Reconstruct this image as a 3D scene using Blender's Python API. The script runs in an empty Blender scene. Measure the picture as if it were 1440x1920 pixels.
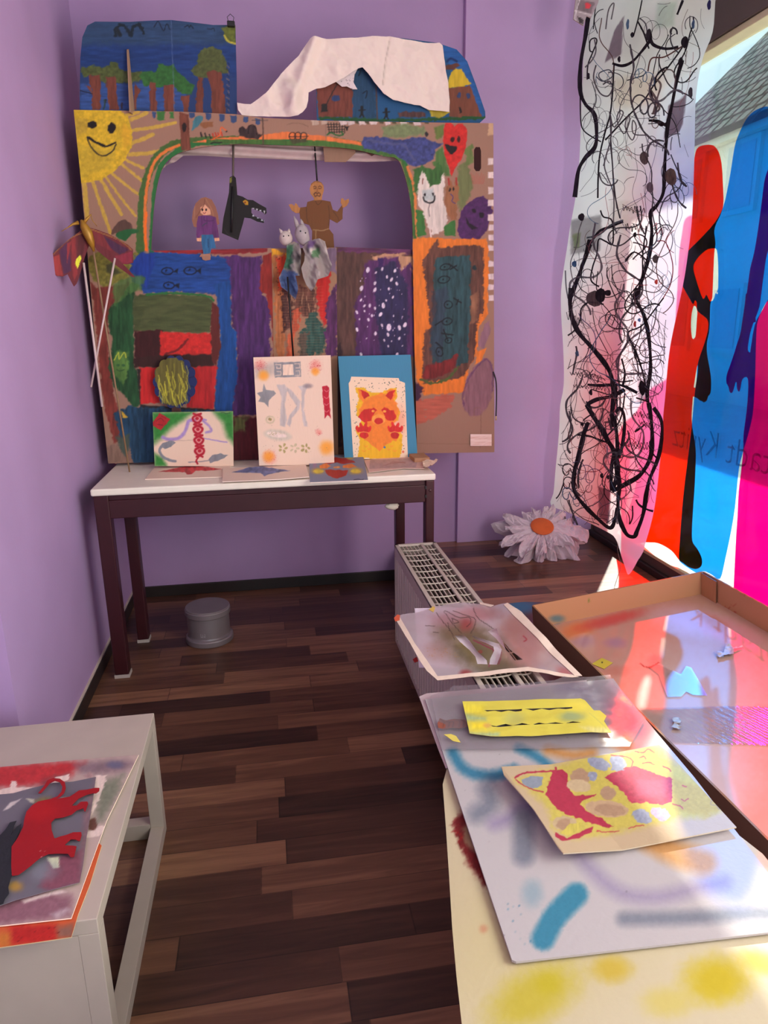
import bpy, bmesh, math, random
import numpy as np
from mathutils import Vector, Matrix

# ------------------------------------------------------------------ camera
S = bpy.context.scene
COL = S.collection
F, CX, CY, H = 1315.0, 720.0, 960.0, 1.32
def _vp(x, y):
    v = np.array([x-CX, -(y-CY), -F]); return v/np.linalg.norm(v)
_Y = _vp(492, 604); _X = _vp(8900, 505); _X = _X-np.dot(_X, _Y)*_Y; _X /= np.linalg.norm(_X)
_Z = np.cross(_X, _Y)
R = np.array([_X, _Y, _Z]); C0 = np.array([0, 0, H])
cam_d = bpy.data.cameras.new('camera'); cam = bpy.data.objects.new('camera', cam_d); COL.objects.link(cam)
cam_d.sensor_fit = 'VERTICAL'; cam_d.sensor_height = 32.0; cam_d.lens = F/1920*32.0
cam_d.clip_start = 0.02; cam_d.clip_end = 200
cam.matrix_world = Matrix([list(R[0])+[0], list(R[1])+[0], list(R[2])+[H], [0, 0, 0, 1]])
S.camera = cam
# ------------------------------------------------------------------ light, sky, exposure
S.view_settings.view_transform = 'Standard'; S.view_settings.look = 'None'
S.view_settings.gamma = 1.0; S.view_settings.use_curve_mapping = False
S.view_settings.exposure = 0.0
W = bpy.data.worlds.new('daylight'); S.world = W; W.use_nodes = True
bg = W.node_tree.nodes['Background']; bg.inputs[0].default_value = (0.66, 0.92, 1.0, 1); bg.inputs[1].default_value = 2.2
SUN_AZ, SUN_EL = math.radians(-124), math.radians(37)
sun_dir = Vector((math.cos(SUN_EL)*math.cos(SUN_AZ), math.cos(SUN_EL)*math.sin(SUN_AZ), -math.sin(SUN_EL)))
sd = bpy.data.lights.new('sun', 'SUN'); sd.energy = 23; sd.angle = math.radians(0.7); sd.color = (1, 0.95, 0.86)
so = bpy.data.objects.new('sun', sd); COL.objects.link(so); so.rotation_euler = sun_dir.to_track_quat('-Z', 'Y').to_euler()
so.location = (6, 6, 6)
def area(name, loc, direction, sx, sy, power, color):
    d = bpy.data.lights.new(name, 'AREA'); d.shape = 'RECTANGLE'; d.size = sx; d.size_y = sy; d.energy = power; d.color = color
    o = bpy.data.objects.new(name, d); COL.objects.link(o); o.location = loc
    o.rotation_euler = Vector(direction).to_track_quat('-Z', 'Z').to_euler(); return o
# fill lamps added for daylight from the window beside the camera and the shop behind
area('window_fill', (1.64, 0.10, 1.72), (-.95, .32, .20), 1.7, 1.3, 78, (1.0, 0.91, 0.83))
area('shop_fill', (0.2, -1.9, 1.7), (-0.15, 1, -0.02), 1.8, 1.6, 2.2, (1.0, 0.84, 0.76))

# ------------------------------------------------------------------ geometry helpers
def ray(x, y): return R @ np.array([x-CX, -(y-CY), -F])
def onz(x, y, z): r = ray(x, y); return C0+(z-H)/r[2]*r
def ony(x, y, v): r = ray(x, y); return C0+v/r[1]*r
def onx(x, y, v): r = ray(x, y); return C0+v/r[0]*r
def proj(P):
    c = (np.asarray(P)-C0) @ R
    return np.stack([CX+F*c[:, 0]/-c[:, 2], CY-F*c[:, 1]/-c[:, 2]], 1)
class Fr:
    """a plane in the room: origin, two unit axes, normal"""
    def __init__(s, o, u, v):
        s.o = np.array(o, float); s.u = np.array(u, float); s.u /= np.linalg.norm(s.u)
        v = np.array(v, float); v = v-np.dot(v, s.u)*s.u; s.v = v/np.linalg.norm(v); s.n = np.cross(s.u, s.v)
    def hit(s, p):
        r = ray(*p); t = np.dot(s.o-C0, s.n)/np.dot(r, s.n); q = C0+t*r-s.o
        return (float(np.dot(q, s.u)), float(np.dot(q, s.v)))
    def at(s, uv, d=0.0): return s.o+uv[0]*s.u+uv[1]*s.v+d*s.n
def FY(y): return Fr((0, y, 0), (1, 0, 0), (0, 0, 1))
def FZ(z): return Fr((0, 0, z), (1, 0, 0), (0, 1, 0))
def FX(x): return Fr((x, 0, 0), (0, -1, 0), (0, 0, 1))
def F3(a, b, c): a, b, c = map(np.array, (a, b, c)); return Fr(a, b-a, c-a)
CR = {1: (120, 20, 1/3.4286), 2: (430, 50, 1/2.769), 3: (80, 380, 1/3.273), 4: (460, 420, 1/2.88), 5: (1000, 0, 1/3.273),
      6: (1000, 540, 1/3.2545), 7: (720, 930, 1/2.769), 8: (980, 1060, 1/3.130), 9: (780, 1260, 1/2.1818), 10: (0, 1320, 1/3.2),
      11: (140, 840, .5), 12: (270, 640, 1/2.571), 13: (740, 1100, .25), 14: (780, 1270, 1/3.6), 15: (1180, 540, 1/4.8)}
def q(k, *a):
    """points measured on an enlarged detail, back into the frame's pixels"""
    ox, oy, s = CR[k]; return [(ox+a[i]*s, oy+a[i+1]*s) for i in range(0, len(a), 2)]
def lin(c):
    c = np.asarray(c, float)/255.0
    return np.where(c <= 0.04045, c/12.92, ((c+0.055)/1.055)**2.4)
def L4(c, g=1.0): return tuple(np.clip(lin(c)*g, 0, 1))+(1.0,)

def vnoise(x, y, seed=0):
    xi = np.floor(x).astype(np.int64); yi = np.floor(y).astype(np.int64); fx = x-xi; fy = y-yi
    fx = fx*fx*(3-2*fx); fy = fy*fy*(3-2*fy)
    def h(a, b):
        n = (a*374761393+b*668265263+seed*974634777) & 0x7fffffff
        n = ((n ^ (n >> 13))*1274126177) & 0x7fffffff
        return ((n ^ (n >> 16)) & 0xffff)/65535.0
    return (h(xi, yi)*(1-fx)+h(xi+1, yi)*fx)*(1-fy)+(h(xi, yi+1)*(1-fx)+h(xi+1, yi+1)*fx)*fy
def fbm(x, y, seed=0, o=3):
    s = 0; a = .5
    for i in range(o): s = s+a*vnoise(x*2**i, y*2**i, seed+i*7); a *= .5
    return s/(1-.5**o)
def segdist(X, Y, pts, closed):
    n = len(pts); d = np.full(X.shape, 1e18); bx = X*0; by = X*0
    for i in range(n if closed else n-1):
        x0, y0 = pts[i]; x1, y1 = pts[(i+1) % n]; dx, dy = x1-x0, y1-y0; l = dx*dx+dy*dy+1e-12
        t = np.clip(((X-x0)*dx+(Y-y0)*dy)/l, 0, 1); px = x0+t*dx; py = y0+t*dy; dd = (X-px)**2+(Y-py)**2
        m = dd < d; d = np.where(m, dd, d); bx = np.where(m, px, bx); by = np.where(m, py, by)
    return np.sqrt(d), bx, by
def inside(X, Y, pts):
    c = np.zeros(X.shape, bool); n = len(pts)
    for i in range(n):
        x0, y0 = pts[i]; x1, y1 = pts[(i+1) % n]
        if y0 == y1: continue
        m = ((y0 > Y) != (y1 > Y)) & (X < (x1-x0)*(Y-y0)/(y1-y0)+x0); c ^= m
    return c
def smooth(pts, n=6, closed=False):
    """catmull-rom through points"""
    P = [np.array(p, float) for p in pts]; out = []; m = len(P)
    for i in range(m if closed else m-1):
        g = lambda k: P[k % m] if closed else P[min(max(k, 0), m-1)]
        a, b, c, d = g(i-1), g(i), g(i+1), g(i+2)
        for j in range(n):
            t = j/n; out.append(tuple(.5*((2*b)+(-a+c)*t+(2*a-5*b+4*c-d)*t*t+(-a+3*b-3*c+d)*t**3)))
    if not closed: out.append(tuple(P[-1]))
    return out
def ell(cx, cy, rx, ry=None, rot=0, n=20):
    ry = rx if ry is None else ry; c, s = math.cos(math.radians(rot)), math.sin(math.radians(rot))
    return [(cx+rx*math.cos(a)*c-ry*math.sin(a)*s, cy+rx*math.cos(a)*s+ry*math.sin(a)*c) for a in [2*math.pi*i/n for i in range(n)]]

class Paint:
    """paint laid on a sheet: evaluated at every vertex of the sheet"""
    def __init__(s, P, base, seed=0):
        s.X = P[:, 0].copy(); s.Y = P[:, 1].copy(); s.C = np.tile(np.array(base, float), (len(s.X), 1)); s.seed = seed; s.k = 0
    def _mix(s, idx, a, col, var, dr):
        s.k += 1; X, Y = s.X[idx], s.Y[idx]
        if var:
            if dr == 'v': nz = fbm(X/3.6, Y/22, s.seed+s.k, 4)
            elif dr == 'h': nz = fbm(X/22, Y/3.6, s.seed+s.k, 4)
            else: nz = fbm(X/5, Y/5, s.seed+s.k)
            col = np.array(col, float)[None, :]*(1+var*(nz[:, None]-.5)*2)
        a = a[:, None]; s.C[idx] = s.C[idx]*(1-a)+col*a
    def fill(s, poly, col, soft=1.2, wob=1.5, var=.12, dr='v', op=1.0, sm=False, dry=0):
        if sm: poly = smooth(poly, 5, True)
        xs = [p[0] for p in poly]; ys = [p[1] for p in poly]; m = soft+wob+2
        idx = np.where((s.X > min(xs)-m) & (s.X < max(xs)+m) & (s.Y > min(ys)-m) & (s.Y < max(ys)+m))[0]
        if len(idx) == 0: return
        X, Y = s.X[idx], s.Y[idx]; s.k += 1
        if wob:
            X = X+wob*2*(vnoise(X/6, Y/6, s.k)-.5)+wob*(vnoise(X/2.5, Y/2.5, s.k+50)-.5); Y = Y+wob*2*(vnoise(X/6, Y/6, s.k+99)-.5)
        d, _, _ = segdist(X, Y, poly, True); sd = np.where(inside(X, Y, poly), -d, d)
        a = np.clip(.5-sd/(soft*2), 0, 1); a = a*a*(3-2*a)*op
        if dry:
            nn = fbm(s.X[idx]/2.0, s.Y[idx]/14, s.k+3) if dr == 'v' else fbm(s.X[idx]/14, s.Y[idx]/2.0, s.k+3)
            a = a*np.clip((nn-dry)/.12, 0, 1)
        s._mix(idx, a, col, var, dr)
    def line(s, pts, w, col, soft=.8, wob=.5, var=.08, op=1.0, sm=True, closed=False):
        if sm and len(pts) > 2: pts = smooth(pts, 5, closed)
        xs = [p[0] for p in pts]; ys = [p[1] for p in pts]; m = w+soft+wob+2
        idx = np.where((s.X > min(xs)-m) & (s.X < max(xs)+m) & (s.Y > min(ys)-m) & (s.Y < max(ys)+m))[0]
        if len(idx) == 0: return
        X, Y = s.X[idx], s.Y[idx]; s.k += 1
        if wob: X = X+wob*2*(vnoise(X/4, Y/4, s.k)-.5); Y = Y+wob*2*(vnoise(X/4, Y/4, s.k+9)-.5)
        d, _, _ = segdist(X, Y, pts, closed); a = np.clip(.5-(d-w/2)/(soft*2), 0, 1)*op; s._mix(idx, a, col, var, 'n')
    def spray(s, x, y, rx, ry, col, op=1.0, rot=0, speck=0):
        idx = np.where((abs(s.X-x) < 2.2*max(rx, ry)) & (abs(s.Y-y) < 2.2*max(rx, ry)))[0]
        if len(idx) == 0: return
        c, n = math.cos(math.radians(rot)), math.sin(math.radians(rot)); X, Y = s.X[idx]-x, s.Y[idx]-y
        r = np.hypot((X*c+Y*n)/rx, (-X*n+Y*c)/ry)
        a = np.clip(1.25-r*.9+.25*(fbm(X/8, Y/8, s.k+1)-.5), 0, 1); a = a*a*(3-2*a)*op
        if speck: a = a*np.clip((vnoise(s.X[idx]/1.2, s.Y[idx]/1.2, s.k)-speck)/.15, 0, 1)
        s._mix(idx, a, col, 0, 'n')
    def dots(s, region, n, r0, r1, col, seed=1, op=1.0):
        rnd = random.Random(seed); x0, y0, x1, y1 = region
        for i in range(n):
            x, y, r = rnd.uniform(x0, x1), rnd.uniform(y0, y1), rnd.uniform(r0, r1)
            s.fill(ell(x, y, r*rnd.uniform(.6, 1.3), r, rnd.uniform(0, 90), 8), col, .6, .2, .1, op=op)

# ------------------------------------------------------------------ materials
MATS = {}
def pmat(name, col, rough=.6, metal=0.0, spec=.5, noise=0.0, nscale=30, bump=0.0, bscale=200):
    if name in MATS: return MATS[name]
    m = bpy.data.materials.new(name); m.use_nodes = True; nt = m.node_tree; b = nt.nodes['Principled BSDF']
    b.inputs['Base Color'].default_value = L4(col); b.inputs['Roughness'].default_value = rough
    b.inputs['Metallic'].default_value = metal; b.inputs['Specular IOR Level'].default_value = spec
    tc = nt.nodes.new('ShaderNodeTexCoord')
    n = nt.nodes.new('ShaderNodeTexNoise'); n.inputs['Scale'].default_value = nscale; n.inputs['Detail'].default_value = 4
    nt.links.new(tc.outputs['Object'], n.inputs['Vector'])
    mx = nt.nodes.new('ShaderNodeMix'); mx.data_type = 'RGBA'; mx.blend_type = 'MULTIPLY'
    mx.inputs[0].default_value = 1.0; mx.inputs[6].default_value = L4(col)
    mr = nt.nodes.new('ShaderNodeMapRange'); mr.inputs[1].default_value = .3; mr.inputs[2].default_value = .7
    mr.inputs[3].default_value = 1-max(noise, .02); mr.inputs[4].default_value = 1+max(noise, .02)
    nt.links.new(n.outputs[0], mr.inputs[0]); nt.links.new(mr.outputs[0], mx.inputs[7]); nt.links.new(mx.outputs[2], b.inputs['Base Color'])
    if bump:
        n2 = nt.nodes.new('ShaderNodeTexNoise'); n2.inputs['Scale'].default_value = bscale; n2.inputs['Detail'].default_value = 3
        nt.links.new(tc.outputs['Object'], n2.inputs['Vector'])
        bp = nt.nodes.new('ShaderNodeBump'); bp.inputs['Strength'].default_value = bump; bp.inputs['Distance'].default_value = .002
        nt.links.new(n2.outputs[0], bp.inputs['Height']); nt.links.new(bp.outputs[0], b.inputs['Normal'])
    MATS[name] = m; return m
def paintmat(name='painted', rough=.65, spec=.3, bump=.25, trans=0.0, see=0.0, bscale=(120, 120, 30)):
    if name in MATS: return MATS[name]
    m = bpy.data.materials.new(name); m.use_nodes = True; nt = m.node_tree; b = nt.nodes['Principled BSDF']; out = nt.nodes['Material Output']
    at = nt.nodes.new('ShaderNodeAttribute'); at.attribute_name = 'paint'
    nt.links.new(at.outputs['Color'], b.inputs['Base Color']); b.inputs['Roughness'].default_value = rough; b.inputs['Specular IOR Level'].default_value = spec
    tc = nt.nodes.new('ShaderNodeTexCoord'); mp = nt.nodes.new('ShaderNodeMapping'); mp.inputs['Scale'].default_value = bscale
    n = nt.nodes.new('ShaderNodeTexNoise'); n.inputs['Scale'].default_value = 1; n.inputs['Detail'].default_value = 3
    nt.links.new(tc.outputs['Object'], mp.inputs[0]); nt.links.new(mp.outputs[0], n.inputs['Vector'])
    bp = nt.nodes.new('ShaderNodeBump'); bp.inputs['Strength'].default_value = bump; bp.inputs['Distance'].default_value = .002
    nt.links.new(n.outputs[0], bp.inputs['Height']); nt.links.new(bp.outputs[0], b.inputs['Normal'])
    sh = b.outputs[0]
    if trans:
        t = nt.nodes.new('ShaderNodeBsdfTranslucent'); nt.links.new(at.outputs['Color'], t.inputs[0])
        mx = nt.nodes.new('ShaderNodeMixShader'); mx.inputs[0].default_value = trans
        nt.links.new(sh, mx.inputs[1]); nt.links.new(t.outputs[0], mx.inputs[2]); sh = mx.outputs[0]
    if see:
        t = nt.nodes.new('ShaderNodeBsdfTransparent'); nt.links.new(at.outputs['Color'], t.inputs[0]); mx = nt.nodes.new('ShaderNodeMixShader'); mx.inputs[0].default_value = see
        nt.links.new(sh, mx.inputs[1]); nt.links.new(t.outputs[0], mx.inputs[2]); sh = mx.outputs[0]
    nt.links.new(sh, out.inputs[0]); MATS[name] = m; return m
def filmmat(name, col, gloss=.06, haze=.02, hcol=(200, 200, 200), rough=.08):
    """thin clear coloured film or glass: light passes and takes its colour"""
    m = bpy.data.materials.new(name); m.use_nodes = True; nt = m.node_tree; nt.nodes.remove(nt.nodes['Principled BSDF']); out = nt.nodes['Material Output']
    tr = nt.nodes.new('ShaderNodeBsdfTransparent'); tr.inputs[0].default_value = tuple(col)+(1,)
    gl = nt.nodes.new('ShaderNodeBsdfGlossy'); gl.inputs['Roughness'].default_value = rough
    df = nt.nodes.new('ShaderNodeBsdfDiffuse'); df.inputs[0].default_value = L4(hcol)
    fr = nt.nodes.new('ShaderNodeFresnel'); fr.inputs[0].default_value = 1.35
    ml = nt.nodes.new('ShaderNodeMath'); ml.operation = 'MULTIPLY_ADD'; ml.inputs[1].default_value = .6; ml.inputs[2].default_value = gloss*.3
    nt.links.new(fr.outputs[0], ml.inputs[0])
    a = nt.nodes.new('ShaderNodeMixShader'); a.inputs[0].default_value = haze; nt.links.new(tr.outputs[0], a.inputs[1]); nt.links.new(df.outputs[0], a.inputs[2])
    c = nt.nodes.new('ShaderNodeMixShader'); nt.links.new(ml.outputs[0], c.inputs[0]); nt.links.new(a.outputs[0], c.inputs[1]); nt.links.new(gl.outputs[0], c.inputs[2])
    nt.links.new(c.outputs[0], out.inputs[0]); return m

# ------------------------------------------------------------------ object helpers
def link(o, parent=None):
    COL.objects.link(o)
    if parent: o.parent = parent
    return o
def tag(o, label=None, cat=None, group=None, kind=None):
    if label: o['label'] = label
    if cat: o['category'] = cat
    if group: o['group'] = group
    if kind: o['kind'] = kind
    return o
def empty(name, loc, label, cat, group=None):
    o = bpy.data.objects.new(name, None); COL.objects.link(o); o.empty_display_size = .05; o.location = loc
    return tag(o, label, cat, group)
def obj(name, bm, mats, parent=None, sm=False):
    me = bpy.data.meshes.new(name); bm.normal_update(); bm.to_mesh(me); bm.free()
    for m in (mats if isinstance(mats, (list, tuple)) else [mats]): me.materials.append(m)
    if sm:
        for p in me.polygons: p.use_smooth = True
    o = bpy.data.objects.new(name, me); link(o, parent)
    if parent: o.matrix_parent_inverse = Matrix.Translation(-parent.location)
    return o
def bx(bm, a, b, bev=0.0, mi=0):
    x0, y0, z0 = [min(a[i], b[i]) for i in range(3)]; x1, y1, z1 = [max(a[i], b[i]) for i in range(3)]
    V = [bm.verts.new(p) for p in ((x0, y0, z0), (x1, y0, z0), (x1, y1, z0), (x0, y1, z0), (x0, y0, z1), (x1, y0, z1), (x1, y1, z1), (x0, y1, z1))]
    fs = [bm.faces.new([V[i] for i in f]) for f in ((0, 3, 2, 1), (4, 5, 6, 7), (0, 1, 5, 4), (1, 2, 6, 5), (2, 3, 7, 6), (3, 0, 4, 7))]
    for f in fs: f.material_index = mi
    if bev:
        es = {e for f in fs for e in f.edges}
        r = bmesh.ops.bevel(bm, geom=list(es), offset=bev, segments=2, profile=.5, affect='EDGES')
        for f in r['faces']: f.material_index = mi
    return V
def box(name, a, b, mat, parent=None, bev=0.0):
    bm = bmesh.new(); bx(bm, a, b, bev); return obj(name, bm, mat, parent)
def tube(bm, pts, r, n=8, mi=0, closed=False):
    P = [Vector(p) for p in pts]; rings = []; m = len(P)
    rr = r if isinstance(r, (list, tuple)) else [r]*m
    for i, p in enumerate(P):
        t = (P[min(i+1, m-1)]-P[max(i-1, 0)]).normalized(); a = t.orthogonal().normalized()
        if i and abs(pa.dot(t)) < .95: a = (pa-t*pa.dot(t)).normalized()
        pa = a; b = t.cross(a)
        rings.append([bm.verts.new(p+rr[i]*(math.cos(2*math.pi*k/n)*a+math.sin(2*math.pi*k/n)*b)) for k in range(n)])
    for i in range(m-1):
        for k in range(n):
            f = bm.faces.new((rings[i][k], rings[i][(k+1) % n], rings[i+1][(k+1) % n], rings[i+1][k])); f.material_index = mi; f.smooth = True
    for g, rev in ((rings[0], True), (rings[-1], False)):
        f = bm.faces.new(g[::-1] if rev else g); f.material_index = mi
def lathe(bm, prof, c, n=96, mi=0):
    rings = [[bm.verts.new((c[0]+r*math.cos(2*math.pi*k/n), c[1]+r*math.sin(2*math.pi*k/n), c[2]+z)) for k in range(n)] for r, z in prof]
    for i in range(len(rings)-1):
        for k in range(n):
            f = bm.faces.new((rings[i][k], rings[i][(k+1) % n], rings[i+1][(k+1) % n], rings[i+1][k])); f.material_index = mi
    bm.faces.new(rings[0][::-1]).material_index = mi; bm.faces.new(rings[-1]).material_index = mi
def npmesh(name, V, FA, mi=None, colors=None, mats=(), smooth_=True, parent=None):
    me = bpy.data.meshes.new(name); V = np.asarray(V, np.float32)
    tot = sum(f.size for f in FA); npoly = sum(len(f) for f in FA)
    me.vertices.add(len(V)); me.vertices.foreach_set('co', V.ravel())
    me.loops.add(tot); me.polygons.add(npoly)
    me.loops.foreach_set('vertex_index', np.concatenate([f.ravel() for f in FA]).astype(np.int32))
    szs = np.concatenate([np.full(len(f), f.shape[1]) for f in FA]); st = np.concatenate([[0], np.cumsum(szs)[:-1]])
    me.polygons.foreach_set('loop_start', st.astype(np.int32)); me.polygons.foreach_set('loop_total', szs.astype(np.int32))
    if mi is not None: me.polygons.foreach_set('material_index', np.asarray(mi, np.int32))
    me.polygons.foreach_set('use_smooth', np.full(npoly, smooth_))
    me.update(calc_edges=True); me.validate()
    if colors is not None:
        at = me.color_attributes.new('paint', 'FLOAT_COLOR', 'POINT')
        at.data.foreach_set('color', np.concatenate([colors, np.ones((len(colors), 1))], 1).astype(np.float32).ravel())
    for m in mats: me.materials.append(m)
    o = bpy.data.objects.new(name, me); link(o, parent)
    if parent: o.matrix_parent_inverse = Matrix.Translation(-parent.location)
    return o
def sheet(name, fr, poly, h, paint, thick=.0006, holes=(), mat=None, back=(150, 120, 95), gain=1.0, disp=None, parent=None, ribbons=None, uv=False, single=False, edge=None):
    """a cut sheet of card, paper, cloth or film, painted on its face"""
    O = list(poly) if uv else [fr.hit(p) for p in poly]
    HS = [list(hh) if uv else [fr.hit(p) for p in hh] for hh in holes]
    us = [p[0] for p in O]; vs = [p[1] for p in O]
    u0, v0 = min(us)-h*.5, min(vs)-h*.5; nu = int((max(us)-u0)/h)+3; nv = int((max(vs)-v0)/h)+3
    gu, gv = np.meshgrid(u0+h*np.arange(nu), v0+h*np.arange(nv), indexing='ij')
    cu, cv = gu[:-1, :-1]+h/2, gv[:-1, :-1]+h/2
    k = inside(cu, cv, O)
    for hh in HS: k &= ~inside(cu, cv, hh)
    cnt = np.zeros((nu, nv), int)
    for di in (0, 1):
        for dj in (0, 1): cnt[di:nu-1+di, dj:nv-1+dj] += k
    bd = (cnt > 0) & (cnt < 4); ii, jj = np.where(bd); X, Y = gu[ii, jj].copy(), gv[ii, jj].copy()
    best = None
    for pl in [O]+HS:
        d, px, py = segdist(X, Y, pl, True)
        if best is None: best, BX, BY = d, px, py
        else: m = d < best; best = np.where(m, d, best); BX = np.where(m, px, BX); BY = np.where(m, py, BY)
    for pl in [O]+HS:
        if len(pl) < 60:
            for (a, b) in pl:
                dd = (X-a)**2+(Y-b)**2; j = int(np.argmin(dd))
                if dd[j] < (1.5*h)**2: BX[j] = a; BY[j] = b
    gu[ii, jj] = BX; gv[ii, jj] = BY
    use = cnt > 0; idx = -np.ones((nu, nv), int); idx[use] = np.arange(use.sum())
    U, Vv = gu[use], gv[use]; D = disp(U, Vv) if disp else np.zeros(len(U))
    P = fr.o+U[:, None]*fr.u+Vv[:, None]*fr.v+np.asarray(D)[:, None]*fr.n
    a, b, c, d = idx[:-1, :-1][k], idx[1:, :-1][k], idx[1:, 1:][k], idx[:-1, 1:][k]
    Q = np.stack([a, b, c, d], 1); n = len(P)
    pp = proj(P) if not uv else np.stack([U, Vv], 1)
    pt = paint(pp); colr = np.clip(lin(np.clip(pt.C if isinstance(pt, Paint) else pt, 0, 255))*gain, 0, 1)
    V = [P]; CC = [colr]; FA = [Q]; MI = [np.zeros(len(Q), int)]
    if not single:
        P2 = P-fr.n*thick; V.append(P2); bc = np.tile(lin(back)*gain, (n, 1)); CC.append(bc)
        FA.append(Q[:, ::-1]+n); MI.append(np.zeros(len(Q), int))
        E = np.concatenate([np.stack([Q[:, i], Q[:, (i+1) % 4]], 1) for i in range(4)]); key = E[:, 0]*np.int64(n)+E[:, 1]; rev = E[:, 1]*np.int64(n)+E[:, 0]
        B = E[~np.isin(key, rev)]
        ec = lin(edge if edge is not None else back)*gain
        # rim gets its own vertices so that its colour stays on the cut edge
        m0 = 2*n; V += [P[B[:, 0]], P[B[:, 1]], P2[B[:, 0]], P2[B[:, 1]]]; nb = len(B); CC.append(np.tile(ec, (4*nb, 1)))
        r = np.arange(nb); FA.append(np.stack([m0+r, m0+2*nb+r, m0+3*nb+r, m0+nb+r], 1)); MI.append(np.zeros(nb, int))
    base = sum(len(v) for v in V)
    if ribbons:
        for (pts, w, colx, off) in ribbons:
            pp_ = np.array(pts, float); nn = len(pts); ws = np.array(w if hasattr(w, '__len__') else [w]*nn)/2
            t = np.gradient(pp_, axis=0); t /= np.linalg.norm(t, axis=1)[:, None]+1e-9; nr = np.stack([-t[:, 1], t[:, 0]], 1)
            for sgn in (-1, 1):
                g = np.array([fr.hit(p) for p in pp_+sgn*nr*ws[:, None]]); dd = disp(g[:, 0], g[:, 1]) if disp else np.zeros(nn)
                V.append(fr.o+g[:, :1]*fr.u+g[:, 1:]*fr.v+(np.asarray(dd)+off)[:, None]*fr.n); CC.append(np.tile(lin(colx), (nn, 1)))
            r = np.arange(nn-1); FA.append(np.stack([base+r, base+nn+r, base+nn+r+1, base+r+1], 1)); MI.append(np.ones(nn-1, int)); base += 2*nn
    ms = [mat or paintmat()]
    if ribbons: ms.append(MATS['ink'])
    return npmesh(name, np.concatenate(V), FA, np.concatenate(MI), np.concatenate(CC), ms, True if disp else False, parent)
def flat(col, seed=0, var=.04):
    def f(P):
        p = Paint(P, col, seed); nz = fbm(P[:, 0]/9, P[:, 1]/9, seed); p.C *= (1+var*2*(nz[:, None]-.5)); return p
    return f

# ------------------------------------------------------------------ shared materials
M_wall = pmat('lavender_wall_paint', (178, 146, 190), .75, noise=.05, nscale=3, bump=.15, bscale=90)
M_wall_lit = pmat('lavender_wall_paint_lit', (190, 157, 202), .75, noise=.05, nscale=3, bump=.15, bscale=90)  # same lavender paint, lightened for the window light on the pilaster
M_skirt = pmat('dark_skirting', (42, 32, 30), .5, noise=.1)
M_frame = pmat('window_frame_brown', (92, 80, 72), .5, noise=.06, nscale=8)
M_frame_sunlit = pmat('window_frame_sunlit', (214, 204, 160), .5, noise=.03)  # cream stands for sun on the frame edges, brown for its backlit faces
M_ceil = pmat('ceiling_paint', (205, 200, 196), .85, noise=.02)
M_maroon = pmat('maroon_metal', (62, 22, 28), .38, .15, noise=.08, nscale=20)
M_white = pmat('white_laminate', (246, 236, 218), .4, noise=.02)
M_bench = pmat('white_lacquer', (186, 172, 158), .45, noise=.04, nscale=12)
M_rad = pmat('radiator_enamel', (196, 184, 170), .35, noise=.03)
M_raddark = pmat('radiator_inside', (112, 100, 90), .6, noise=.1)
M_kraft = pmat('kraft_cardboard', (178, 134, 98), .8, noise=.08, nscale=25)
M_paper = pmat('paper_white', (228, 222, 214), .8, noise=.02)
M_black = pmat('black_rod', (22, 20, 20), .45, noise=.05)
M_tin = pmat('grey_metal_tin', (142, 132, 134), .36, .35, noise=.08, nscale=10)
M_wood = pmat('wooden_stick', (150, 118, 86), .6, noise=.1, nscale=60)
M_wstick = pmat('white_stick', (214, 190, 186), .5, noise=.04)
M_tape = pmat('masking_tape', (224, 208, 184), .6, noise=.04)
def inkmat():
    m = bpy.data.materials.new('ink'); m.use_nodes = True; nt = m.node_tree; b = nt.nodes['Principled BSDF']; out = nt.nodes['Material Output']
    at = nt.nodes.new('ShaderNodeAttribute'); at.attribute_name = 'paint'; nt.links.new(at.outputs['Color'], b.inputs['Base Color']); b.inputs['Roughness'].default_value = .6
    t = nt.nodes.new('ShaderNodeBsdfTransparent'); nt.links.new(at.outputs['Color'], t.inputs[0])
    n = nt.nodes.new('ShaderNodeTexNoise'); n.inputs['Scale'].default_value = 60
    r = nt.nodes.new('ShaderNodeMapRange'); r.inputs[1].default_value = .35; r.inputs[2].default_value = .7; r.inputs[3].default_value = .25; r.inputs[4].default_value = .6; nt.links.new(n.outputs[0], r.inputs[0])
    mx = nt.nodes.new('ShaderNodeMixShader'); nt.links.new(r.outputs[0], mx.inputs[0]); nt.links.new(b.outputs[0], mx.inputs[1]); nt.links.new(t.outputs[0], mx.inputs[2]); nt.links.new(mx.outputs[0], out.inputs[0])
    MATS['ink'] = m
inkmat()
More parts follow.
